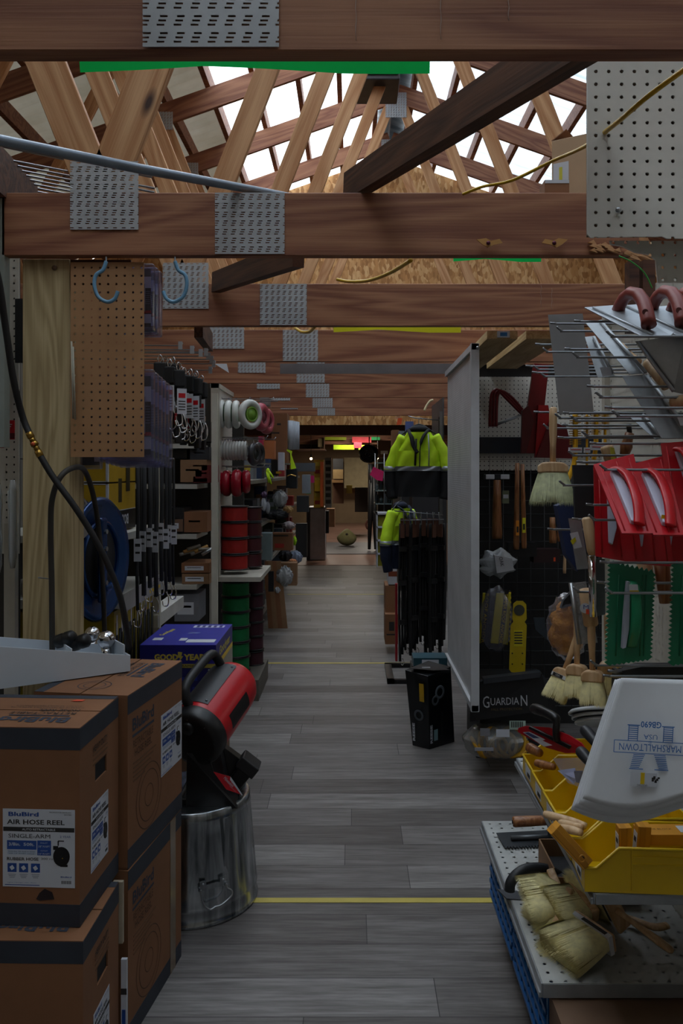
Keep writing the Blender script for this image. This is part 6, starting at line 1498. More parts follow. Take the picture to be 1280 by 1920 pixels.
# lime gloves and lanyard
r = thing('lime_glove', 'lime green knit glove hanging with spread fingers', 'gloves', P(506, 905, 7.2))
mb = MB()
for k, (a, b) in enumerate((((500, 884), (504, 905)), ((502, 886), (508, 908)), ((504, 884), (512, 896)))): mb.tube([P(*a, 7.2), P(*b, 7.2)], .010, LIME, 8)
mb.add(g_ball(1, 8, tuple(P(502, 884, 7.2)), (.018, .01, .03)), LIME, None, True); mb.build('glove', r)
mb = S([(538, 842, 7.8), (545, 845, 7.8), (548, 846, 7.8), (546, 852, 7.8), (555, 878, 7.8), (545, 880, 7.8), (544, 850, 7.8), (537, 845, 7.8)], .01, LIME); solo(mb, 'lime_vest', 'lime green vest tail hanging under the tall brown carton', 'vest')
# price tagged wire bins of vests: bits of gold tinsel
mb = MB(); c = P(545, 893, 8.0); mb.tube(smooth([c+V((-.04, 0, 0)), c+V((0, 0, .015)), c+V((.05, 0, .0))], 4), .006, M('d8b060', .2, .9)); solo(mb, 'brass_fitting', 'shiny brass fitting under the lime vest', 'fitting')
# more small carded stock hanging on the left run, one by one
cols = ['23252c', '6a2a28', '2b3f63', 'a3a6ad', '3e4a3a', '8a6a3a', '1a1a1e', '7a7f86', '9a2a2a', '2f2a3a', 'c8b23a', '4d5a66']
names_ = ['charcoal', 'brick red', 'slate blue', 'light grey', 'moss green', 'tan', 'black', 'mid grey', 'bright red', 'plum', 'mustard', 'steel blue']
rnd = random.Random(5); q = 0
MB().bb(-1.3, -.60, 7.82, 8.35, 1.585, 1.600, M('7d7a72', .5)).build('shelf', lg_)
for ri, (z, rl) in enumerate(((1.452, 'top'), (1.052, 'upper'), (.622, 'middle'), (.162, 'bottom'))):
    for k in range(11):
        Y = 6.9 + k*.5 + rnd.uniform(-.05, .05); w_ = rnd.uniform(.10, .2); h_ = rnd.uniform(.16, .32); q += 1
        ci = (ri*5+k*7) % 12; X = -.93 - rnd.uniform(0, .08)
        mb = MB(); mb.box(w_, .22, h_, (X, Y, z + h_/2), M(cols[ci], .55)); mb.box(w_*.7, .001, h_*.3, (X, Y-.111, z+h_/2+h_*.1), M(cols[(ci+3) % 12], .55))
        nth = ['first', 'second', 'third', 'fourth', 'fifth', 'sixth', 'seventh', 'eighth', 'ninth', 'tenth', 'eleventh'][k]
        solo(mb, 'boxed_item', f'{names_[ci]} boxed item, {nth} from the camera on the {rl} shelf of the left run', 'box', 'boxed stock on the left run')

# grey cabinet and far end
r = thing('metal_cabinet', 'grey metal cabinet standing at the end of the left shelving run', 'cabinet', (wx(592, 14.2), 14.3, 0))
Y = 14.0; x0, x1 = wx(581, Y), wx(610, Y); zt = wz(953, Y)
MB().bb(x0, x1, Y, Y+.5, .01, zt, M('c0c0ca', .45, .1)).build('cabinet_body', r, .01)
MB().bb(x0-.02, x1+.02, Y-.02, Y+.5, zt, zt+.02, M('9a9aa2', .4)).build('cabinet_top', r)
MB().bb(x0-.06, x0-.005, Y+.02, Y+.4, .01, zt, M('45464e', .5)).build('side_panel', r)
cbox(612, 954, 627, 988, 14.3, .3, KRAFT2, 'storage_carton', 'brown carton right behind the grey cabinet', 'carton')
cbox(610, 958, 616, 1000, 13.7, .2, M('23222a', .5), 'stock_box', 'dark pack between cabinet and brown carton', 'box')
# canvas bag on the floor
r = thing('canvas_bag', 'olive canvas bag slumped on the floor at the far end', 'bag', (wx(650, 16.6), 16.6, .02))
c = V((wx(650, 16.6), 16.6, .02)); v, f = g_ball(1, 14)
v = [(c.x+x*.20*(1-.55*max(z, 0)), c.y+y_*.12, c.z+.17+z*(.17 if z < 0 else .17)) for x, y_, z in v]
MB().add((v, f), M('8d8a60', .8, 0, .2), None, True).build('bag_body', r)
MB().add(g_ball(1, 10, (c.x, c.y-.09, c.z+.23), (.035, .03, .03)), M('3a3630', .8), None, True).build('bag_opening', r)
for (a, b, c_, d_, Y, m_, n_, lb, ct) in [
 (624, 860, 643, 880, 19, M('17181b', .6), 'wall_picture', 'dark framed picture with white cups, far back on the shelf', 'picture'), (624, 880, 643, 898, 18.6, M('b89a6a', .6), 'storage_carton', 'pale open carton on the far shelf', 'carton'),
 (622, 900, 643, 905, 18.6, M('a87f52', .6), 'shelf_board', 'pale shelf board under the open carton', 'board'), (624, 905, 644, 944, 18.8, M('5a3c2a', .7), 'brown_cabinet', 'brown open cabinet with stock, far back', 'cabinet'),
 (645, 858, 690, 915, 23.4, M('9a8d6c', .7), 'tarp_sheet', 'pale sheet covering the back wall of the far room', 'sheet'),
 (665, 914, 690, 960, 20, M('231814', .7), 'dark_cabinet', 'dark low cabinet at the far back of the room', 'cabinet'),
 (649, 910, 660, 925, 19, M('a08a30', .6), 'stock_box', 'small yellow box beside the brown cabinet', 'box'),
 (690, 870, 705, 955, 17, M('3a2c22', .7), 'door_panel', 'dark brown door leaf at the right of the far room', 'door'),
 (560, 812, 600, 842, 15.6, M('4a3024', .7), 'storage_carton', 'dark brown carton hanging under the ceiling of the far room, left', 'carton'),
 (596, 822, 607, 838, 15.2, M('6c5c40', .6), 'storage_carton', 'small tan carton under the ceiling of the far room', 'carton'),
 (708, 826, 735, 858, 13.8, M('5c4034', .7), 'storage_carton', 'brown carton with pale label high on the right far shelf', 'carton'),
 (735, 806, 748, 860, 9.2, KRAFT, 'storage_carton', 'brown carton left of the hi-vis jacket', 'carton'), (748, 808, 758, 856, 9.0, M('7f8a94', .4), 'stock_box', 'grey blue long pack between carton and jacket', 'box')]:
    cbox(a, b, c_, d_, Y, .3 if Y < 20 else .05, m_, n_, lb, ct, None, [(.2, .6, .7, .8, PAPER)] if 'pale label' in lb else None)
# paper signs
for i, (a, b, c_, d_, Y, col, lb) in enumerate(((607, 819, 649, 825, 15.4, 'a8b81e', 'long faded yellow green paper sign at the far room beam'), (625, 834, 664, 843, 14.6, 'c8ee28', 'bright lime paper sign hanging in the far room entrance'),
    (660, 819, 696, 830, 15.3, 'e0404a', 'red paper sign at the far room beam'), (663, 829, 678, 840, 14.5, 'ea4a5a', 'small pinkish red sign over the lime one'), (696, 819, 712, 825, 15.3, '22b060', 'green paper sign at the far room beam'),
    (672, 834, 683, 843, 14.7, 'b8e02a', 'lime sign end right of the pinkish red sign'))):
    mb = S([(a, b, Y), (c_, b+.5, Y), (c_, d_, Y), (a, d_, Y)], .003, M(col, .6)); solo(mb, 'paper_sign', lb, 'sign')
mb = S([(700, 875, 10.2), (719, 884, 10.2), (717, 902, 10.2), (706, 900, 10.2), (693, 890, 10.2)], .003, M('e0246e', .6)); solo(mb, 'paper_sign', 'hot pink paper sign tilted on the right far shelf', 'sign')
mb = S([(738, 783, 6.4), (752, 779, 6.4), (750, 783, 6.4), (742, 786, 6.4)], .002, M('d8a07c', .6)); solo(mb, 'paper_flag', 'folded pale paper flag near the top of the wire rack', 'paper')
mb = S([(746, 784, 10.8), (754, 784, 10.8), (752, 796, 10.8), (743, 797, 10.8)], .002, M('d8521e', .6)); solo(mb, 'paper_flag', 'orange paper flag on the strand board header', 'paper')
mb = S([(758, 708, 7.3), (768, 708, 7.3), (764, 716, 7.3), (756, 720, 7.3)], .003, M('e07a2e', .5)); solo(mb, 'orange_ribbon', 'orange ribbon scrap on the fifth chord', 'ribbon')
mb = MB(); mb.tube(smooth([P(795, 770, 7.3), P(800, 760, 7.3), P(806, 752, 7.3), P(812, 750, 7.3)], 4), .01, M('d8c8a0', .6)); solo(mb, 'rope_end', 'pale rope end above the wire rack', 'rope')
# black round fan heater hanging
r = thing('hanging_heater', 'black round heater hanging from the far beam', 'heater', P(691, 855, 12.0))
c = P(692, 851, 12.0); m = along(c, c+V((-.4, -1, 0)))
mb = MB(); mb.add(g_lathe([(.05, -.12), (.12, -.10), (.135, 0), (.13, .08), (.09, .10)], 24), M('1b1e26', .25, .4), m, True); mb.build('heater_body', r)
mb = MB()
for k in range(4): mb.add(g_torus(.03+.025*k, .004, 24, 6), STEELD, m @ tr(0, 0, .10))
mb.tube([c+V((0, 0, .13)), V((c.x, c.y, 2.02))], .008, BLACK); mb.build('front_guard', r)
# tripod figure: dark hoses hanging on a stand
r = thing('tool_stand', 'tall thin black stand with hanging hoses on the right of the far aisle', 'stand', P(700, 1030, 14))
mb = MB()
for (a, b, c_) in ((( 697, 880), (694, 960), (692, 1030)), ((700, 880), (702, 960), (704, 1030)), ((694, 870), (697, 900), (700, 960))): mb.tube([P(*a, 15.6), P(*b, 15.6), P(*c_, 15.6)], [.04, .05, .028], M('16181c', .5), 8)
mb.build('dark_hoses', r)
mb = MB(); mb.tube(smooth([P(690, 975, 16), P(686, 982, 16), P(688, 990, 16), P(693, 992, 16)], 5), .02, M('6a4038', .5)); mb.build('cable_loop', r)
# right far shelving run
rg = thing('gondola_shelving', 'right far gondola with yellow backed shelves beside the hanging jackets', 'shelving', (.6, 10, 0))
YS = M('8f8a18', .6)
for k in range(4):
    py = 964+k*25; Y = 10.4
    MB().bb(wx(708, Y), wx(736, Y), Y+.05, Y+.4, wz(py+23, Y), wz(py+3, Y), YS).build('yellow_bin_front', rg)
    MB().bb(wx(706, Y), wx(738, Y), Y, Y+.4, wz(py+1, Y), wz(py-2, Y), PAPER).build('white_shelf', rg)
    MB().bb(wx(706, Y), wx(708, Y), Y, Y+.4, wz(py+25, Y), wz(py-2, Y), PAPER).build('side_post', rg)
MB().bb(.62, 1.2, 10.5, 12.8, 0, 1.5, M('2a2a2c', .6)).build('back_unit', rg)
gm = M('5f6a6a', .2, .3)
gs = thing('glass_shelving', 'glass and chrome shelf tower with bottles on the right of the far aisle', 'shelving', P(718, 960, 11))
for k, py in enumerate((868, 895, 920, 945, 962)): MB().bb(wx(702, 11), wx(736, 11), 11, 11.4, wz(py+1, 11), wz(py-1, 11), M('8fa0a0', .15, .2)).build('glass_shelf', gs)
mb = MB()
for px in (703, 720, 735): mb.tube([P(px, 850, 11), P(px, 962, 11)], .008, STEEL)
mb.build('chrome_post', gs)
for k in range(12):
    px = 706+(k % 4)*8; py = (895, 920, 945)[k//4]; h_ = .10+.03*(k % 3)
    mb = MB(); b = P(px, py-1, 11.1); mb.add(g_lathe([(.025, 0), (.026, h_*.6), (.01, h_*.8), (.01, h_)], 10), M(['4a5a5c', '7a8488', '2b3236'][k % 3], .3), Matrix.Translation(b), True)
    solo(mb, 'bottle', ['first', 'second', 'third', 'fourth'][k % 4] + ' bottle from the left on the ' + ['upper', 'middle', 'lower'][k//4] + ' glass shelf', 'bottle', 'bottles on the glass shelves')
MB()
cbox(722, 1098, 745, 1150, 7.0, .3, KRAFT, 'storage_carton', 'upper brown carton on the floor side left of the black straps', 'carton')
cbox(722, 1152, 746, 1208, 6.9, .3, KRAFT, 'storage_carton', 'lower brown carton on the floor left of the black straps', 'carton', None, [(.3, .25, .7, .55, INK), (.1, .65, .8, .7, INK)])
cbox(728, 1058, 744, 1096, 7.0, .3, M('b8bac0', .5), 'stock_box', 'white pack on top of the brown cartons', 'box', None, [(0, .35, 1, .6, M('7c3a20'))])
mb = MB(); geo_box(mb, 741, 1095, 745, 1240, 6.4, .05, M('a01424', .5)); solo(mb, 'red_strap', 'bright red strap hanging at the left of the black straps', 'strap')

# ------------------------------------------------------------------ jackets
def jacket(label, M0, navy='0c0d12', top=LIME, sleeve_only=False):
    r = thing('hi_vis_jacket', label, 'jacket', (0, 0, 0)); REF = M('9aa0a8', .3, .3); BK = M(navy, .8); 
    def torso(z0, z1, w0, w1, d, mat, nm, bul=0.0):
        v, f = g_grid(lambda a, b: (((w0*(1-b)+w1*b)/2)*math.copysign(abs(math.cos(2*PI*a))**.6, math.cos(2*PI*a))*(1+.03*math.sin(2*PI*a*9+b*3)), d*math.copysign(abs(math.sin(2*PI*a))**.8, math.sin(2*PI*a))*(1+.10*math.sin(2*PI*a*7+b*4)), z0*(1-b)+z1*b), 48, 8)
        MB().add((v, f), mat, None, True).build(nm, r)
    torso(-.04, -.20, .20, .40, .07, top, 'shoulder_panel'); torso(-.20, -.335, .40, .41, .09, top, 'chest_panel')
    torso(-.335, -.375, .414, .414, .092, REF, 'reflective_band'); torso(-.375, -.60, .41, .40, .09, BK, 'lower_panel')
    mb = MB()
    for s_ in (-1,): pass
    mb.add(g_tube(smooth([V((-.09, -.02, -.02)), V((-.05, -.075, -.07)), V((-.02, -.095, -.17)), V((.015, -.10, -.22))], 4), [.02]*4+[.022]*4+[.018]*5, 8, False, .5), BK, None, True)
    mb.add(g_tube(smooth([V((.09, -.02, -.02)), V((.06, -.07, -.07)), V((.035, -.092, -.16)), V((.03, -.1, -.34))], 4), [.02]*4+[.018]*4+[.006]*5, 8, False, .5), BK, None, True)
    mb.add(g_ball(1, 10, (0, .01, -.015), (.085, .06, .04)), BK, None, True); mb.build('collar', r)
    mb = MB(); mb.tube([V((0, -.1, -.1)), V((-.01, -.1, -.33))], .02, BK, 6, None, False, .4); mb.build('open_front', r)
    for s_, nm in ((-1, 'sleeve'), (1, 'sleeve')):
        pts = [V((s_*.13, 0, -.08)), V((s_*.20, 0, -.20)), V((s_*.25, -.01, -.34)), V((s_*.255, -.01, -.36)), V((s_*.25, -.01, -.50)), V((s_*.23, -.02, -.62))]
        o = MB().add(g_tube(smooth(pts[:4], 4), [.055+.004*math.sin(k*2) for k in range(13)], 12), top, None, True).build(nm, r)
        MB().add(g_tube([pts[3]+V((0, 0, .025)), pts[3]+V((0, 0, -.02))], .058, 12), REF, None, True).build('sleeve_band', o)
        MB().add(g_tube(smooth(pts[3:], 4), [.054]*5+[.046]*4, 12), BK, None, True).build('sleeve_cuff', o)
    mb = MB()
    for s_ in (.10, ): mb.add(g_tube([V((s_, -.066, -.06)), V((s_+.01, -.088, -.2)), V((s_+.01, -.094, -.33))], .016, 8, False, .3), REF, None, True)
    mb.build('vertical_band', r)
    mb = MB(); mb.tube(smooth([V((-.15, 0, -.06)), V((0, 0, .03)), V((.15, 0, -.06))], 5), .006, BLACK); mb.tube(smooth([V((0, 0, .03)), V((0, 0, .07)), V((.02, 0, .085)), V((.035, 0, .07))], 4), .003, STEEL); mb.build('clothes_hanger', r)
    place(r, M0); return r
jacket('lime and black hi-vis jacket hanging on the wire rack, open at the collar', Matrix.Translation(P(785, 802, 5.75)) @ rot(-18, 'Z') @ Matrix.Scale(.80, 4))
jacket('second hi-vis jacket hanging lower behind the straps, lime shoulder and navy body', Matrix.Translation(P(752, 945, 6.15)) @ rot(50, 'Z') @ Matrix.Scale(.78, 4), '16203a')
# wire rack with black straps
rk = thing('wire_rack', 'wire display rack with black steel base for straps and jackets', 'rack', (wx(790, 6.0), 6.0, 0))
mb = MB(); Y = 5.85
for k in range(6): mb.tube([P(758+k*14, 962+(k % 2)*5, Y), P(764+k*12, 972, Y+.25)], .004, WIRE)
mb.tube([P(740, 958, Y), P(830, 966, Y)], .004, WIRE); mb.tube([P(750, 976, Y), P(832, 974, Y)], .004, WIRE); mb.tube([P(765, 780, Y+.1), P(778, 784, Y+.1), P(825, 788, Y+.1)], .004, WIRE)
for k in range(7): mb.tube([P(756+k*11, 960, Y-.02), P(757+k*11, 984, Y-.02)], .003, WIRE)
mb.build('wire_arms', rk)
mb = MB(); mb.box(.02, .03, 1.9, (wx(826, 6.0), 6.05, .97), M('2a2a2c', .4, .5)); mb.box(.02, .02, .8, (wx(826, 5.9), 5.88, 1.55), STEEL); mb.build('upright_post', rk)
mb = MB(); x0, x1, y0, y1 = wx(726, 5.92), wx(800, 5.92), 5.92, 6.45
for a in ((x0, x1, y0, y0+.04), (x0, x0+.05, y0, y1), (x0, x1, y1-.04, y1)): mb.bb(a[0], a[1], a[2], a[3], 0, .03, M('222224', .4, .4))
mb.build('base_frame', rk)
mb = MB(); mb.box(.01, .8, .3, (wx(828, 6.0)+.0, 6.3, 1.9), STEELD); mb.bb(wx(760, 6.3), wx(775, 6.3), 6.3, 6.35, wz(812, 6.3), wz(790, 6.3), M('5a6aa8', .5)); mb.build('header_cards', rk)
def bstrap():
    r = thing('harness_strap', 'x', 'strap', (0, 0, 0), 0, 'black harness straps on the wire rack')
    mb = MB(); rnd = random.Random(2)
    for k in range(3):
        pts = [V(((k-1)*.014, 0, 0)), V(((k-1)*.02+.01*math.sin(k*3), .01*k, -.3)), V(((k-1)*.022, 0, -.65)), V(((k-1)*.016, 0, -.98+.05*k))]
        mb.tube(smooth(pts, 4), .018, M('0f0e10', .75), 8, None, False, .5)
    mb.build('webbing', r)
    mb = MB()
    for z in (-.18, -.42, -.70): mb.box(.05, .02, .035, (.003, -.018, z), M('1c1c1e', .35))
    mb.build('buckle', r)
    mb = MB(); mb.box(.03, .012, .14, (0, -.022, -.03), M('6a4434', .7)); mb.build('leather_top', r)
    MB().tube(smooth([V((0, 0, -.96)), V((.012, 0, -.99)), V((0, 0, -1.01)), V((-.012, 0, -.99))], 4), .003, CHROME).build('snap_hook', r)
    return r
b_ = bstrap()
for i, (px, Y) in enumerate(((754, 5.9), (764, 6.0), (773, 5.88), (782, 6.05), (792, 5.9), (801, 6.0), (810, 5.88), (819, 6.05), (828, 5.95))):
    lb = 'black harness strap, ' + ['leftmost', 'second from left', 'third from left', 'fourth from left', 'middle', 'fourth from right', 'third from right', 'second from right', 'rightmost'][i] + ' on the wire rack'
    loc = P(px, 982, Y); loc.z -= 0
    if i == 0: b_.location = loc; b_['label'] = lb
    else: o = dup(b_, lb, loc); o.rotation_euler = (0, 0, random.uniform(-.7, .7)); o.scale = (1, 1, random.uniform(.85, 1.0))

# ------------------------------------------------------------------ black hitch carton on the floor
Yc = 4.53
r = thing('hitch_carton', 'black printed carton with chain pictures standing on the floor by the grey screen', 'carton', P(805, 1407, Yc))
def col(px, pyb, pyt, Y, pxt=None): b = P(px, pyb, Y); b.z = 0.0; t = P(pxt or px, pyt, Y); return b, t
A = col(773, 1398, 1256, 4.60, 759); B = col(805, 1407, 1268, 4.53, 802); C = col(852, 1390, 1250, 4.66, 845); D_ = (A[0]+(C[0]-B[0])), (A[1]+(C[1]-B[1]))
BXM = M('111316', .3)
vs = [tuple(A[0]), tuple(B[0]), tuple(C[0]), tuple(D_[0]), tuple(A[1]), tuple(B[1]), tuple(C[1]), tuple(D_[1])]
mb = MB(); mb.add((vs, [(3, 2, 1, 0), (4, 5, 6, 7), (0, 1, 5, 4), (1, 2, 6, 5), (2, 3, 7, 6), (3, 0, 4, 7)]), BXM); mb.build('carton_body', r, .002)
def face(p0, p1, t0):   # frame on a side face: origin bottom corner, x along face
    x = (p1-p0); return frame(p0, x, t0-p0), x.length
mb = MB(); m, L = face(B[0]+V((.0, -.001, 0)), C[0]+V((.0, -.001, 0)), B[1]); m = m @ tr(0, 0, .0015)
mb.text('REESE', .10, .018, PAPER, m @ tr(.015, .08) @ rot(90, 'Z'), .04); mb.text('TOWPOWER', .14, .02, M('3c3e42'), m @ tr(.10, .12) @ rot(90, 'Z'))
mb.box(.03, .06, .0006, (.05, .07, 0), M('7fa0a8', .4), m)
mb.add(g_torus(.030, .008, 20, 6, .3), M('7c848c', .3, .5), m @ tr(.085, .30)); mb.add(g_torus(.022, .007, 20, 6, .3), M('6a7078', .3, .5), m @ tr(.05, .26)); mb.build('side_print', r)
mb = MB(); m, L = face(A[0]+V((-.001, -.001, 0)), B[0]+V((-.001, -.001, 0)), A[1]); m = m @ tr(0, 0, .0015)
mb.text('REESE', .10, .016, PAPER, m @ tr(.014, .08) @ rot(90, 'Z'), .04); mb.box(.03, .10, .0006, (L*.66, .31, 0), YELD, m); mb.add(g_torus(.025, .006, 20, 6, .3), M('3f444a', .4), m @ tr(L*.45, .18)); mb.build('front_print', r)
mb = MB(); c = (A[1]+B[1]+C[1]+D_[1])/4; mb.add(g_prism([(-.11, -.06), (.02, -.07), (.12, -.03), (.05, .05), (-.04, .06)], .002), M('2a2422', .5), Matrix.Translation(c+V((0, 0, .006))) @ rot(4, 'Y')); mb.box(.06, .03, .001, tuple(c+V((-.02, -.02, .009))), M('8c8c90', .4)); mb.build('open_flap', r)
cbox(775, 1234, 838, 1249, 4.9, .15, M('2a4a56', .4), 'small_carton', 'dark teal carton with a white label behind the black hitch carton', 'carton', None, [(.25, .2, .75, .7, PAPER)])
mb = MB(); geo_box(mb, 772, 1249, 840, 1330, 4.9, .15, M('2b2522', .7)); solo(mb, 'storage_carton', 'dark carton under the teal one behind the hitch carton', 'carton')

# ------------------------------------------------------------------ grey perforated screen
sc_ = thing('perforated_screen', 'tall grey metal framed perforated panel standing along the right of the aisle', 'screen', (.6, 4.4, .39))
FR = M('c2c4c8', .4, .15, .08)
yn, yf = 3.90, 5.03; xn, xf = .580, .592
mb = MB(); mb.bb(xn-.020, xn+.020, yn, yn+.03, .39, 2.13, FR); mb.build('front_post', sc_, .002)
mb = MB(); mb.bb(xf-.012, xf+.012, yf-.03, yf, .39, 2.13, FR); mb.build('rear_post', sc_, .002)
mb = MB(); mb.bb(xn-.016, xn+.016, yn, yf, 2.10, 2.13, FR); mb.build('top_rail', sc_); mb = MB(); mb.bb(xn-.016, xn+.016, yn, yf, .39, .42, FR); mb.build('bottom_rail', sc_)
mb = MB(); mb.box(.003, yf-yn-.03, 1.70, (0, 0, 0), SCREEN); o = mb.build('perforated_sheet'); o.parent = sc_; o.location = (xn-.6, (yn+yf)/2-4.4, 1.26-.39)
mb = MB(); mb.bb(xn+.004, xn+.006, yn+.03, yf-.03, .42, 2.10, M('55575a', .6)); mb.build('added_backing_sheet', sc_)  # grey sheet added to darken the perforations from behind
mb = MB(); mb.add(g_ball(.008, 8, tuple(P(895, 652, 3.89))), STEEL, None, True); mb.build('top_screw', sc_)
mb = MB(); mb.bb(.68, .72, 4.4, 4.9, .0, .39, M('1d1d1f', .5)); solo(mb, 'screen_stand', 'dark stand foot under the grey perforated screen', 'stand')

# ------------------------------------------------------------------ bay behind the screen
Yb = 4.95
bw = thing('display_wall', 'display wall facing the camera behind the grey screen, white pegboard above black wire grid', 'wall panel', (1.5, Yb, 0))
mb = MB(); mb.box(1.6, .005, .56, (0, 0, 0), PEG_WHITE_F); o = mb.build('pegboard_top'); o.parent = bw; o.location = (1.5-1.5, 0, (2.10+1.62)/2-.05)
MB().bb(.72, 2.3, Yb+.05, Yb+.06, 0, 2.17, M('242323', .8)).build('dark_backing', bw)
mb = MB()
for k in range(19): x = .74+.082*k; mb.tube([V((x, Yb, .1)), V((x, Yb, 1.62))], .003, M('3a3a3c', .4), 6)
for k in range(19): z = .12+.082*k; mb.tube([V((.72, Yb, z)), V((2.25, Yb, z))], .003, M('3a3a3c', .4), 6)
mb.build('wire_grid', bw)
MB().bb(.72, 2.2, Yb-.03, Yb, wz(850, Yb), wz(820, Yb), M('2c3038', .4, .3)).build('steel_rail', bw)
Yt = 4.8
for i, dx in enumerate((0, 6, 12)):
    mb = MB(); mb.tube(smooth([P(918+dx, 800, Yt), P(919+dx, 760, Yt), P(922+dx, 738, Yt), P(932+dx, 731+dx*.3, Yt), P(950+dx, 748, Yt), P(978+dx*.6, 776, Yt)], 5), .009, M('6c1418', .35), 8); mb.tube([P(918+dx, 798, Yt), P(974+dx*.6, 778, Yt)], .003, STEEL)
    solo(mb, 'bow_saw', ['left', 'middle', 'right'][i] + ' of three dark red bow saws on the white pegboard behind the screen', 'saw')
for i, (q, c_, lb) in enumerate((([(1000, 682), (1028, 684), (1010, 850), (975, 850)], '6a0c12', 'long dark red tool sheath leaning left on the display wall'), ([(1008, 760), (1026, 760), (1034, 800), (1016, 858), (1002, 858)], '9c1016', 'bright red tool sheath in front of the dark one'),
      ([(1030, 790), (1060, 800), (1075, 860), (1004, 858)], '5a0a10', 'wide dark red tool case low on the display wall'), ([(978, 770), (990, 760), (1000, 790), (985, 850), (976, 850)], '4c0a0e', 'narrow maroon tool sheath by the bow saws'))):
    mb = S([(a, b, 4.7-.03*i) for a, b in q], .03, M(c_, .35)); 
    if i == 0: S([(985, 802, 4.67), (991, 802, 4.67), (991, 808, 4.67), (985, 808, 4.67)], .004, PAPER, mb)
    solo(mb, 'tool_sheath', lb, 'sheath')
def hammer(label, px0, px1, top, bot, Y, head=True, sk=0, hm=HICK):
    r = thing('sledge_hammer', label, 'hammer', P((px0+px1)/2, bot, Y)); c = (px0+px1)/2; w_ = (px1-px0)*Y/F/2
    MB().add(g_tube([P(c+sk*.0, top, Y), P(c+sk*.3, top+(bot-top)*.3, Y), P(c+sk, bot-8, Y), P(c+sk, bot, Y)], [w_*.75, w_*.8, w_*1.05, w_*.95], 12), hm, None, True).build('handle', r)
    if head:
        mb = MB(); a = P(c-24, top-6, Y); b = P(c+24, top-6, Y); mb.add(g_box((b-a).length, .035, .03, tuple((a+b)/2)), M('2c2e32', .4, .6)); mb.add(g_box(.05, .037, .027, tuple(a+V((.03, -.001, 0)))), PAPER); mb.add(g_box(.05, .037, .027, tuple(b+V((-.03, -.001, 0)))), PAPER); mb.build('hammer_head', r, .004)
    return r
hammer('hammer with white wrapped head and flared wooden handle, right of the grey screen', 922, 941, 900, 1010, 4.6)
hammer('long wooden axe handle with yellow sticker, left one of the pair', 964, 975, 868, 1030, 4.6, False, -2)
hammer('long wooden axe handle, right one of the pair', 974, 984, 870, 1028, 4.55, False, 3)
hammer('wooden mallet handle hanging under the pale brush', 1028, 1042, 970, 1018, 4.4, False, 1)
hammer('second wooden mallet handle under the pale brush', 1043, 1052, 975, 1015, 4.45, False, 1)
hammer('thin wooden handle with flared end, right of the display wall', 1056, 1062, 1010, 1075, 4.4, False, -1, HANDLE)
for (px, py, c_) in ((970, 990, 'e08a1e'), (982, 985, 'd8d020')):
    cbox(px-3, py-14, px+3, py+14, 4.48, .004, M(c_, .5), 'paper_sticker', ('orange' if c_[0] == 'e' else 'yellow') + ' sticker wrapped on an axe handle', 'sticker', None, [(.2, .4, .8, .8, INK)])
cbox(953, 1018, 1006, 1044, 4.6, .1, BLACK, 'black_bracket', 'black tool bracket below the axe handles', 'bracket')
cbox(1000, 1030, 1050, 1055, 4.65, .1, M('2a1214', .5), 'boxed_item', 'dark maroon pack right of the black bracket', 'pack', None, [(.75, .6, .82, .9, M('f0501e'))])
cbox(942, 920, 954, 944, 4.7, .02, M('7c8468', .5), 'carded_item', 'pale green carded item beside the hammer handle', 'pack', None, [(.1, .3, .9, .6, PAPER)])
r = thing('plastic_wrapped_pack', 'white printed pack in crumpled clear plastic right of the screen', 'pack', P(935, 1080, 4.4))
mb = MB(); mb.add(g_slab([P(925, 1040, 4.4), P(958, 1046, 4.4), P(962, 1068, 4.4), P(930, 1074, 4.4)], .04), M('a8a8ac', .6)); mb.text('OAK', .05, .02, INK, frame(P(940, 1053, 4.375), (.2, 0, -1), (1, 0, .2))); mb.build('label_card', r)
v, f = g_ball(1, 14); v = [(x*.10*(1+.15*math.sin(9*z)), y_*.04, z*.075*(1+.15*math.sin(8*x))) for x, y_, z in v]; MB().add((v, f), bagm, Matrix.Translation(P(932, 1056, 4.43)), False).build('clear_wrap', r)
# roof anchors
def anchor(label, q, Y, txt):
    r = thing('roof_anchor_pack', label, 'pack', P(q[3][0], q[3][1], Y)); S([(a, b, Y) for a, b in q], .02, M('b8a818', .5)).build('box_body', r)
    x0 = P(*q[0], Y-.012); 
    mb = MB(); cx_ = sum(a for a, b in q)/4; cy_ = sum(b for a, b in q)/4
    m = frame(P(cx_, cy_, Y-.0115), P(q[3][0], q[3][1], Y)-P(q[0][0], q[0][1], Y), (1, 0, 0))
    mb.box(.30, .022, .001, (0, -.0, -.0), BLACK, m @ tr(0, .012)) ; mb.text(txt, .26, .016, YEL, m @ tr(0, .012, .001), .02); mb.build('printed_panel', r)
anchor('yellow roof anchor pack with black lettered strip, in a clear bag', [(930, 1112), (957, 1112), (951, 1208), (919, 1205)], 4.3, 'TEMPER ROOF ANCHOR')
anchor('thin yellow pack left of the lettered roof anchor pack', [(905, 1112), (915, 1112), (903, 1206), (896, 1205)], 4.35, 'ROOF ANCHOR')
mb = MB(); geo_box(mb, 938, 1108, 957, 1209, 4.34, .02, M('1b1a16', .5)); 
for k in range(11): geo_box(mb, 954, 1110+k*9, 958, 1114+k*9, 4.335, .003, YEL)
solo(mb, 'hazard_card', 'black and yellow striped card behind the lettered roof anchor pack', 'card')
r = thing('roof_anchor', 'yellow metal roof anchor plate with round head and holes', 'anchor', P(970, 1262, 4.25))
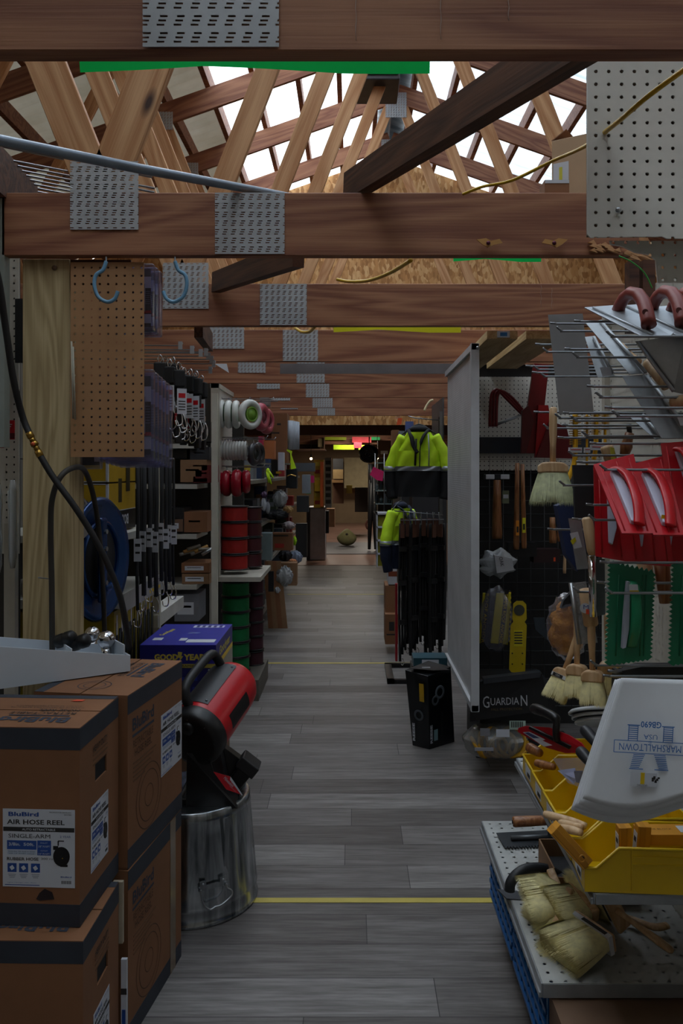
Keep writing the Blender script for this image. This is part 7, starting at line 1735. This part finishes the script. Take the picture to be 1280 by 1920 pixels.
q = [(962, 1132), (968, 1127), (980, 1127), (986, 1133), (987, 1160), (983, 1166), (987, 1172), (984, 1258), (978, 1262), (958, 1260), (954, 1255), (957, 1172), (962, 1166), (960, 1160)]
S([(a, b, 4.25) for a, b in q], .006, M('b39a12', .45)).build('anchor_plate', r)
mb = MB(); mb.add(g_cyl(.028, .002, 20), M('3a3a30', .5), frame(P(973, 1144, 4.245), (1, 0, 0), (0, 0, 1))); geo_box(mb, 963, 1182, 980, 1212, 4.244, .002, M('c8b81a', .5)); 
for k in range(5): geo_box(mb, 964, 1185+k*5, 979, 1187+k*5, 4.242, .002, INK)
for k in range(4): mb.add(g_cyl(.004, .002, 8), BLACK, frame(P(960+(k % 2)*19, 1225+(k//2)*20, 4.245), (1, 0, 0), (0, 0, 1)))
mb.build('safety_label', r)
mb = MB(); v, f = g_ball(1, 14); v = [(x*.085*(1+.1*math.sin(7*z)), y_*.05, z*.17*(1+.05*math.sin(9*x))) for x, y_, z in v]; mb.add((v, f), CLEAR, Matrix.Translation(P(930, 1160, 4.3))); solo(mb, 'poly_bag', 'large clear bag around the yellow roof anchor packs', 'bag')
mb = MB(); S([(1000, 1158, 4.7), (1020, 1158, 4.7), (1022, 1175, 4.7), (1040, 1190, 4.7), (1038, 1200, 4.7), (1025, 1200, 4.7), (1003, 1180, 4.7)], .01, M('3c444c', .4, .4), mb); solo(mb, 'steel_bracket', 'grey bent steel bracket on the black wire grid', 'bracket')
# guardian bag box
r = thing('harness_kit_box', 'black display box with silver lettering low behind the screen', 'box', P(950, 1350, 4.0))
q = [(905, 1272), (1010, 1258), (1030, 1330), (880, 1352), (876, 1310)]
mb = MB(); geo_box(mb, 890, 1290, 1040, 1338, 4.15, .4, M('0e0e10', .5)); S([(895, 1278, 4.1), (905, 1272, 4.12), (1015, 1262, 4.12), (1030, 1330, 4.1), (880, 1352, 4.1), (882, 1300, 4.1)], .02, M('0e0e10', .5), mb); mb.build('box_front', r)
mb = MB(); m = frame(P(949, 1316, 4.075), (1, 0, .03), (0, 0, 1))
mb.text('G', .032, .058, M('b0b0b4', .4), m @ tr(-.10, .002)); mb.text('UARDIA', .14, .036, M('b0b0b4', .4), m @ tr(-.008, .003)); mb.text('N', .032, .052, M('b0b0b4', .4), m @ tr(.087, .004)); mb.text('FALL PROTECTION', .15, .012, M('5c4a2a'), m @ tr(0, -.036)); mb.build('silver_lettering', r)
MB().add(g_slab([P(905, 1270, 4.1), P(1012, 1258, 4.1), P(1010, 1268, 4.1), P(905, 1280, 4.1)], .05), M('3a3d42', .4, .4)).build('top_edge', r)
r = thing('rope_bag', 'clear zip bag with yellow rope and white labels on the floor under the lettered box', 'bag', P(925, 1425, 4.0))
zf = .04
mb = MB(); v, f = g_ball(1, 16); cc = P(928, 1388, 4.2); v = [(x*.165*(1+.04*math.sin(9*z)), y_*.12, max(-.088, z*.09*(1+.06*math.sin(7*x)))) for x, y_, z in v]; mb.add((v, f), clear('zip_bag', 'c8c8c4', .25, .2), Matrix.Translation(cc)); mb.build('clear_bag', r)
mb = MB(); rnd = random.Random(9)
for k in range(7): mb.add(g_torus(.05+.01*(k % 3), .009, 20, 8), M('c08e16', .6), Matrix.Translation(cc+V((-.10+.035*k, -.04, -.02+.012*(k % 3)))) @ rot(60+k*15, 'Y') @ rot(k*25, 'X'))
mb.build('yellow_rope', r)
mb = MB(); geo_box(mb, 930, 1368, 955, 1382, 4.05, .004, PAPER); geo_box(mb, 955, 1352, 985, 1368, 4.04, .004, M('a8bcae', .5)); geo_box(mb, 900, 1366, 918, 1380, 4.04, .004, M('8c8c92', .5)); geo_box(mb, 890, 1402, 925, 1408, 4.03, .004, M('9a9a9e', .5))
for k in range(7): geo_box(mb, 958+k*3.4, 1353, 959.5+k*3.4, 1364, 4.036, .003, INK)
mb.build('paper_label', r)
mb = MB(); mb.bb(.66, 1.2, 4.40, 4.7, 0, .05, M('1a1a1c', .6)); solo(mb, 'display_plinth', 'low black display base behind the grey screen', 'base')
mb = MB(); mb.bb(.43, .75, 13.8, 14.2, .01, 1.735, M('2c2824', .6)); solo(mb, 'tall_cabinet', 'tall dark cabinet under the high brown carton on the right far side', 'cabinet')
mb = MB(); mb.bb(wx(556, 15.4), wx(610, 15.4), 15.15, 15.95, 1.90, 1.925, M('5a4030', .6)); mb.bb(wx(556, 15.4), wx(557.5, 15.4), 15.15, 15.2, 1.92, 2.4, M('5a4030', .6)); mb.bb(wx(608, 15.4), wx(609.5, 15.4), 15.15, 15.2, 1.92, 2.4, M('5a4030', .6)); solo(mb, 'overhead_shelf', 'brown overhead shelf under the ceiling of the far room', 'shelf')
MB().bb(.44, 1.0, 9.05, 9.6, 1.62, 1.65, M('7d7a72', .5)).build('top_shelf', rg); MB().bb(.66, 1.0, 9.05, 9.6, 0, 1.62, M('26262a', .6)).build('side_unit', rg)

# ------------------------------------------------------------------ bulbs and added fill lights in the far room
WARM = NT('warm_bulb'); e = WARM.new('ShaderNodeEmission'); e.inputs[0].default_value = (1, .72, .4, 1); e.inputs[1].default_value = 9; WARM.l.new(e.outputs[0], WARM.out.inputs[0])
for i, (px, py, Y, lb) in enumerate(((707, 859, 13.2, 'right'), (583, 860, 12.9, 'left'))):
    r = thing('bare_bulb', 'small warm glowing bulb at the far room, ' + lb + ' one', 'lamp', P(px, py, Y))
    m_ = MB().add(g_ball(.018, 10, tuple(P(px, py, Y))), WARM.m, None, True).build('glass_bulb', r)
    MB().add(g_cyl(.012, .05, 10, None, tuple(P(px, py, Y)+V((0, 0, .015)))), BLACK).tube([P(px, py, Y)+V((0, 0, .05)), V((wx(px, Y), Y, 2.4))], .004, BLACK).build('bulb_holder', r)
for (x, y_, z, en) in ((0.2, 14.5, 2.25, FARL), (-.8, 18.5, 2.25, FARL*1.2), (.6, 21.5, 2.25, FARL*1.2)):
    L = bpy.data.lights.new('far_room_fill', 'AREA'); L.energy = en; L.color = (1, .90, .76); L.size = .6  # unseen area lights added to brighten the far room
    o = bpy.data.objects.new('far_room_fill', L); COL.objects.link(o); o.location = (x, y_, z)
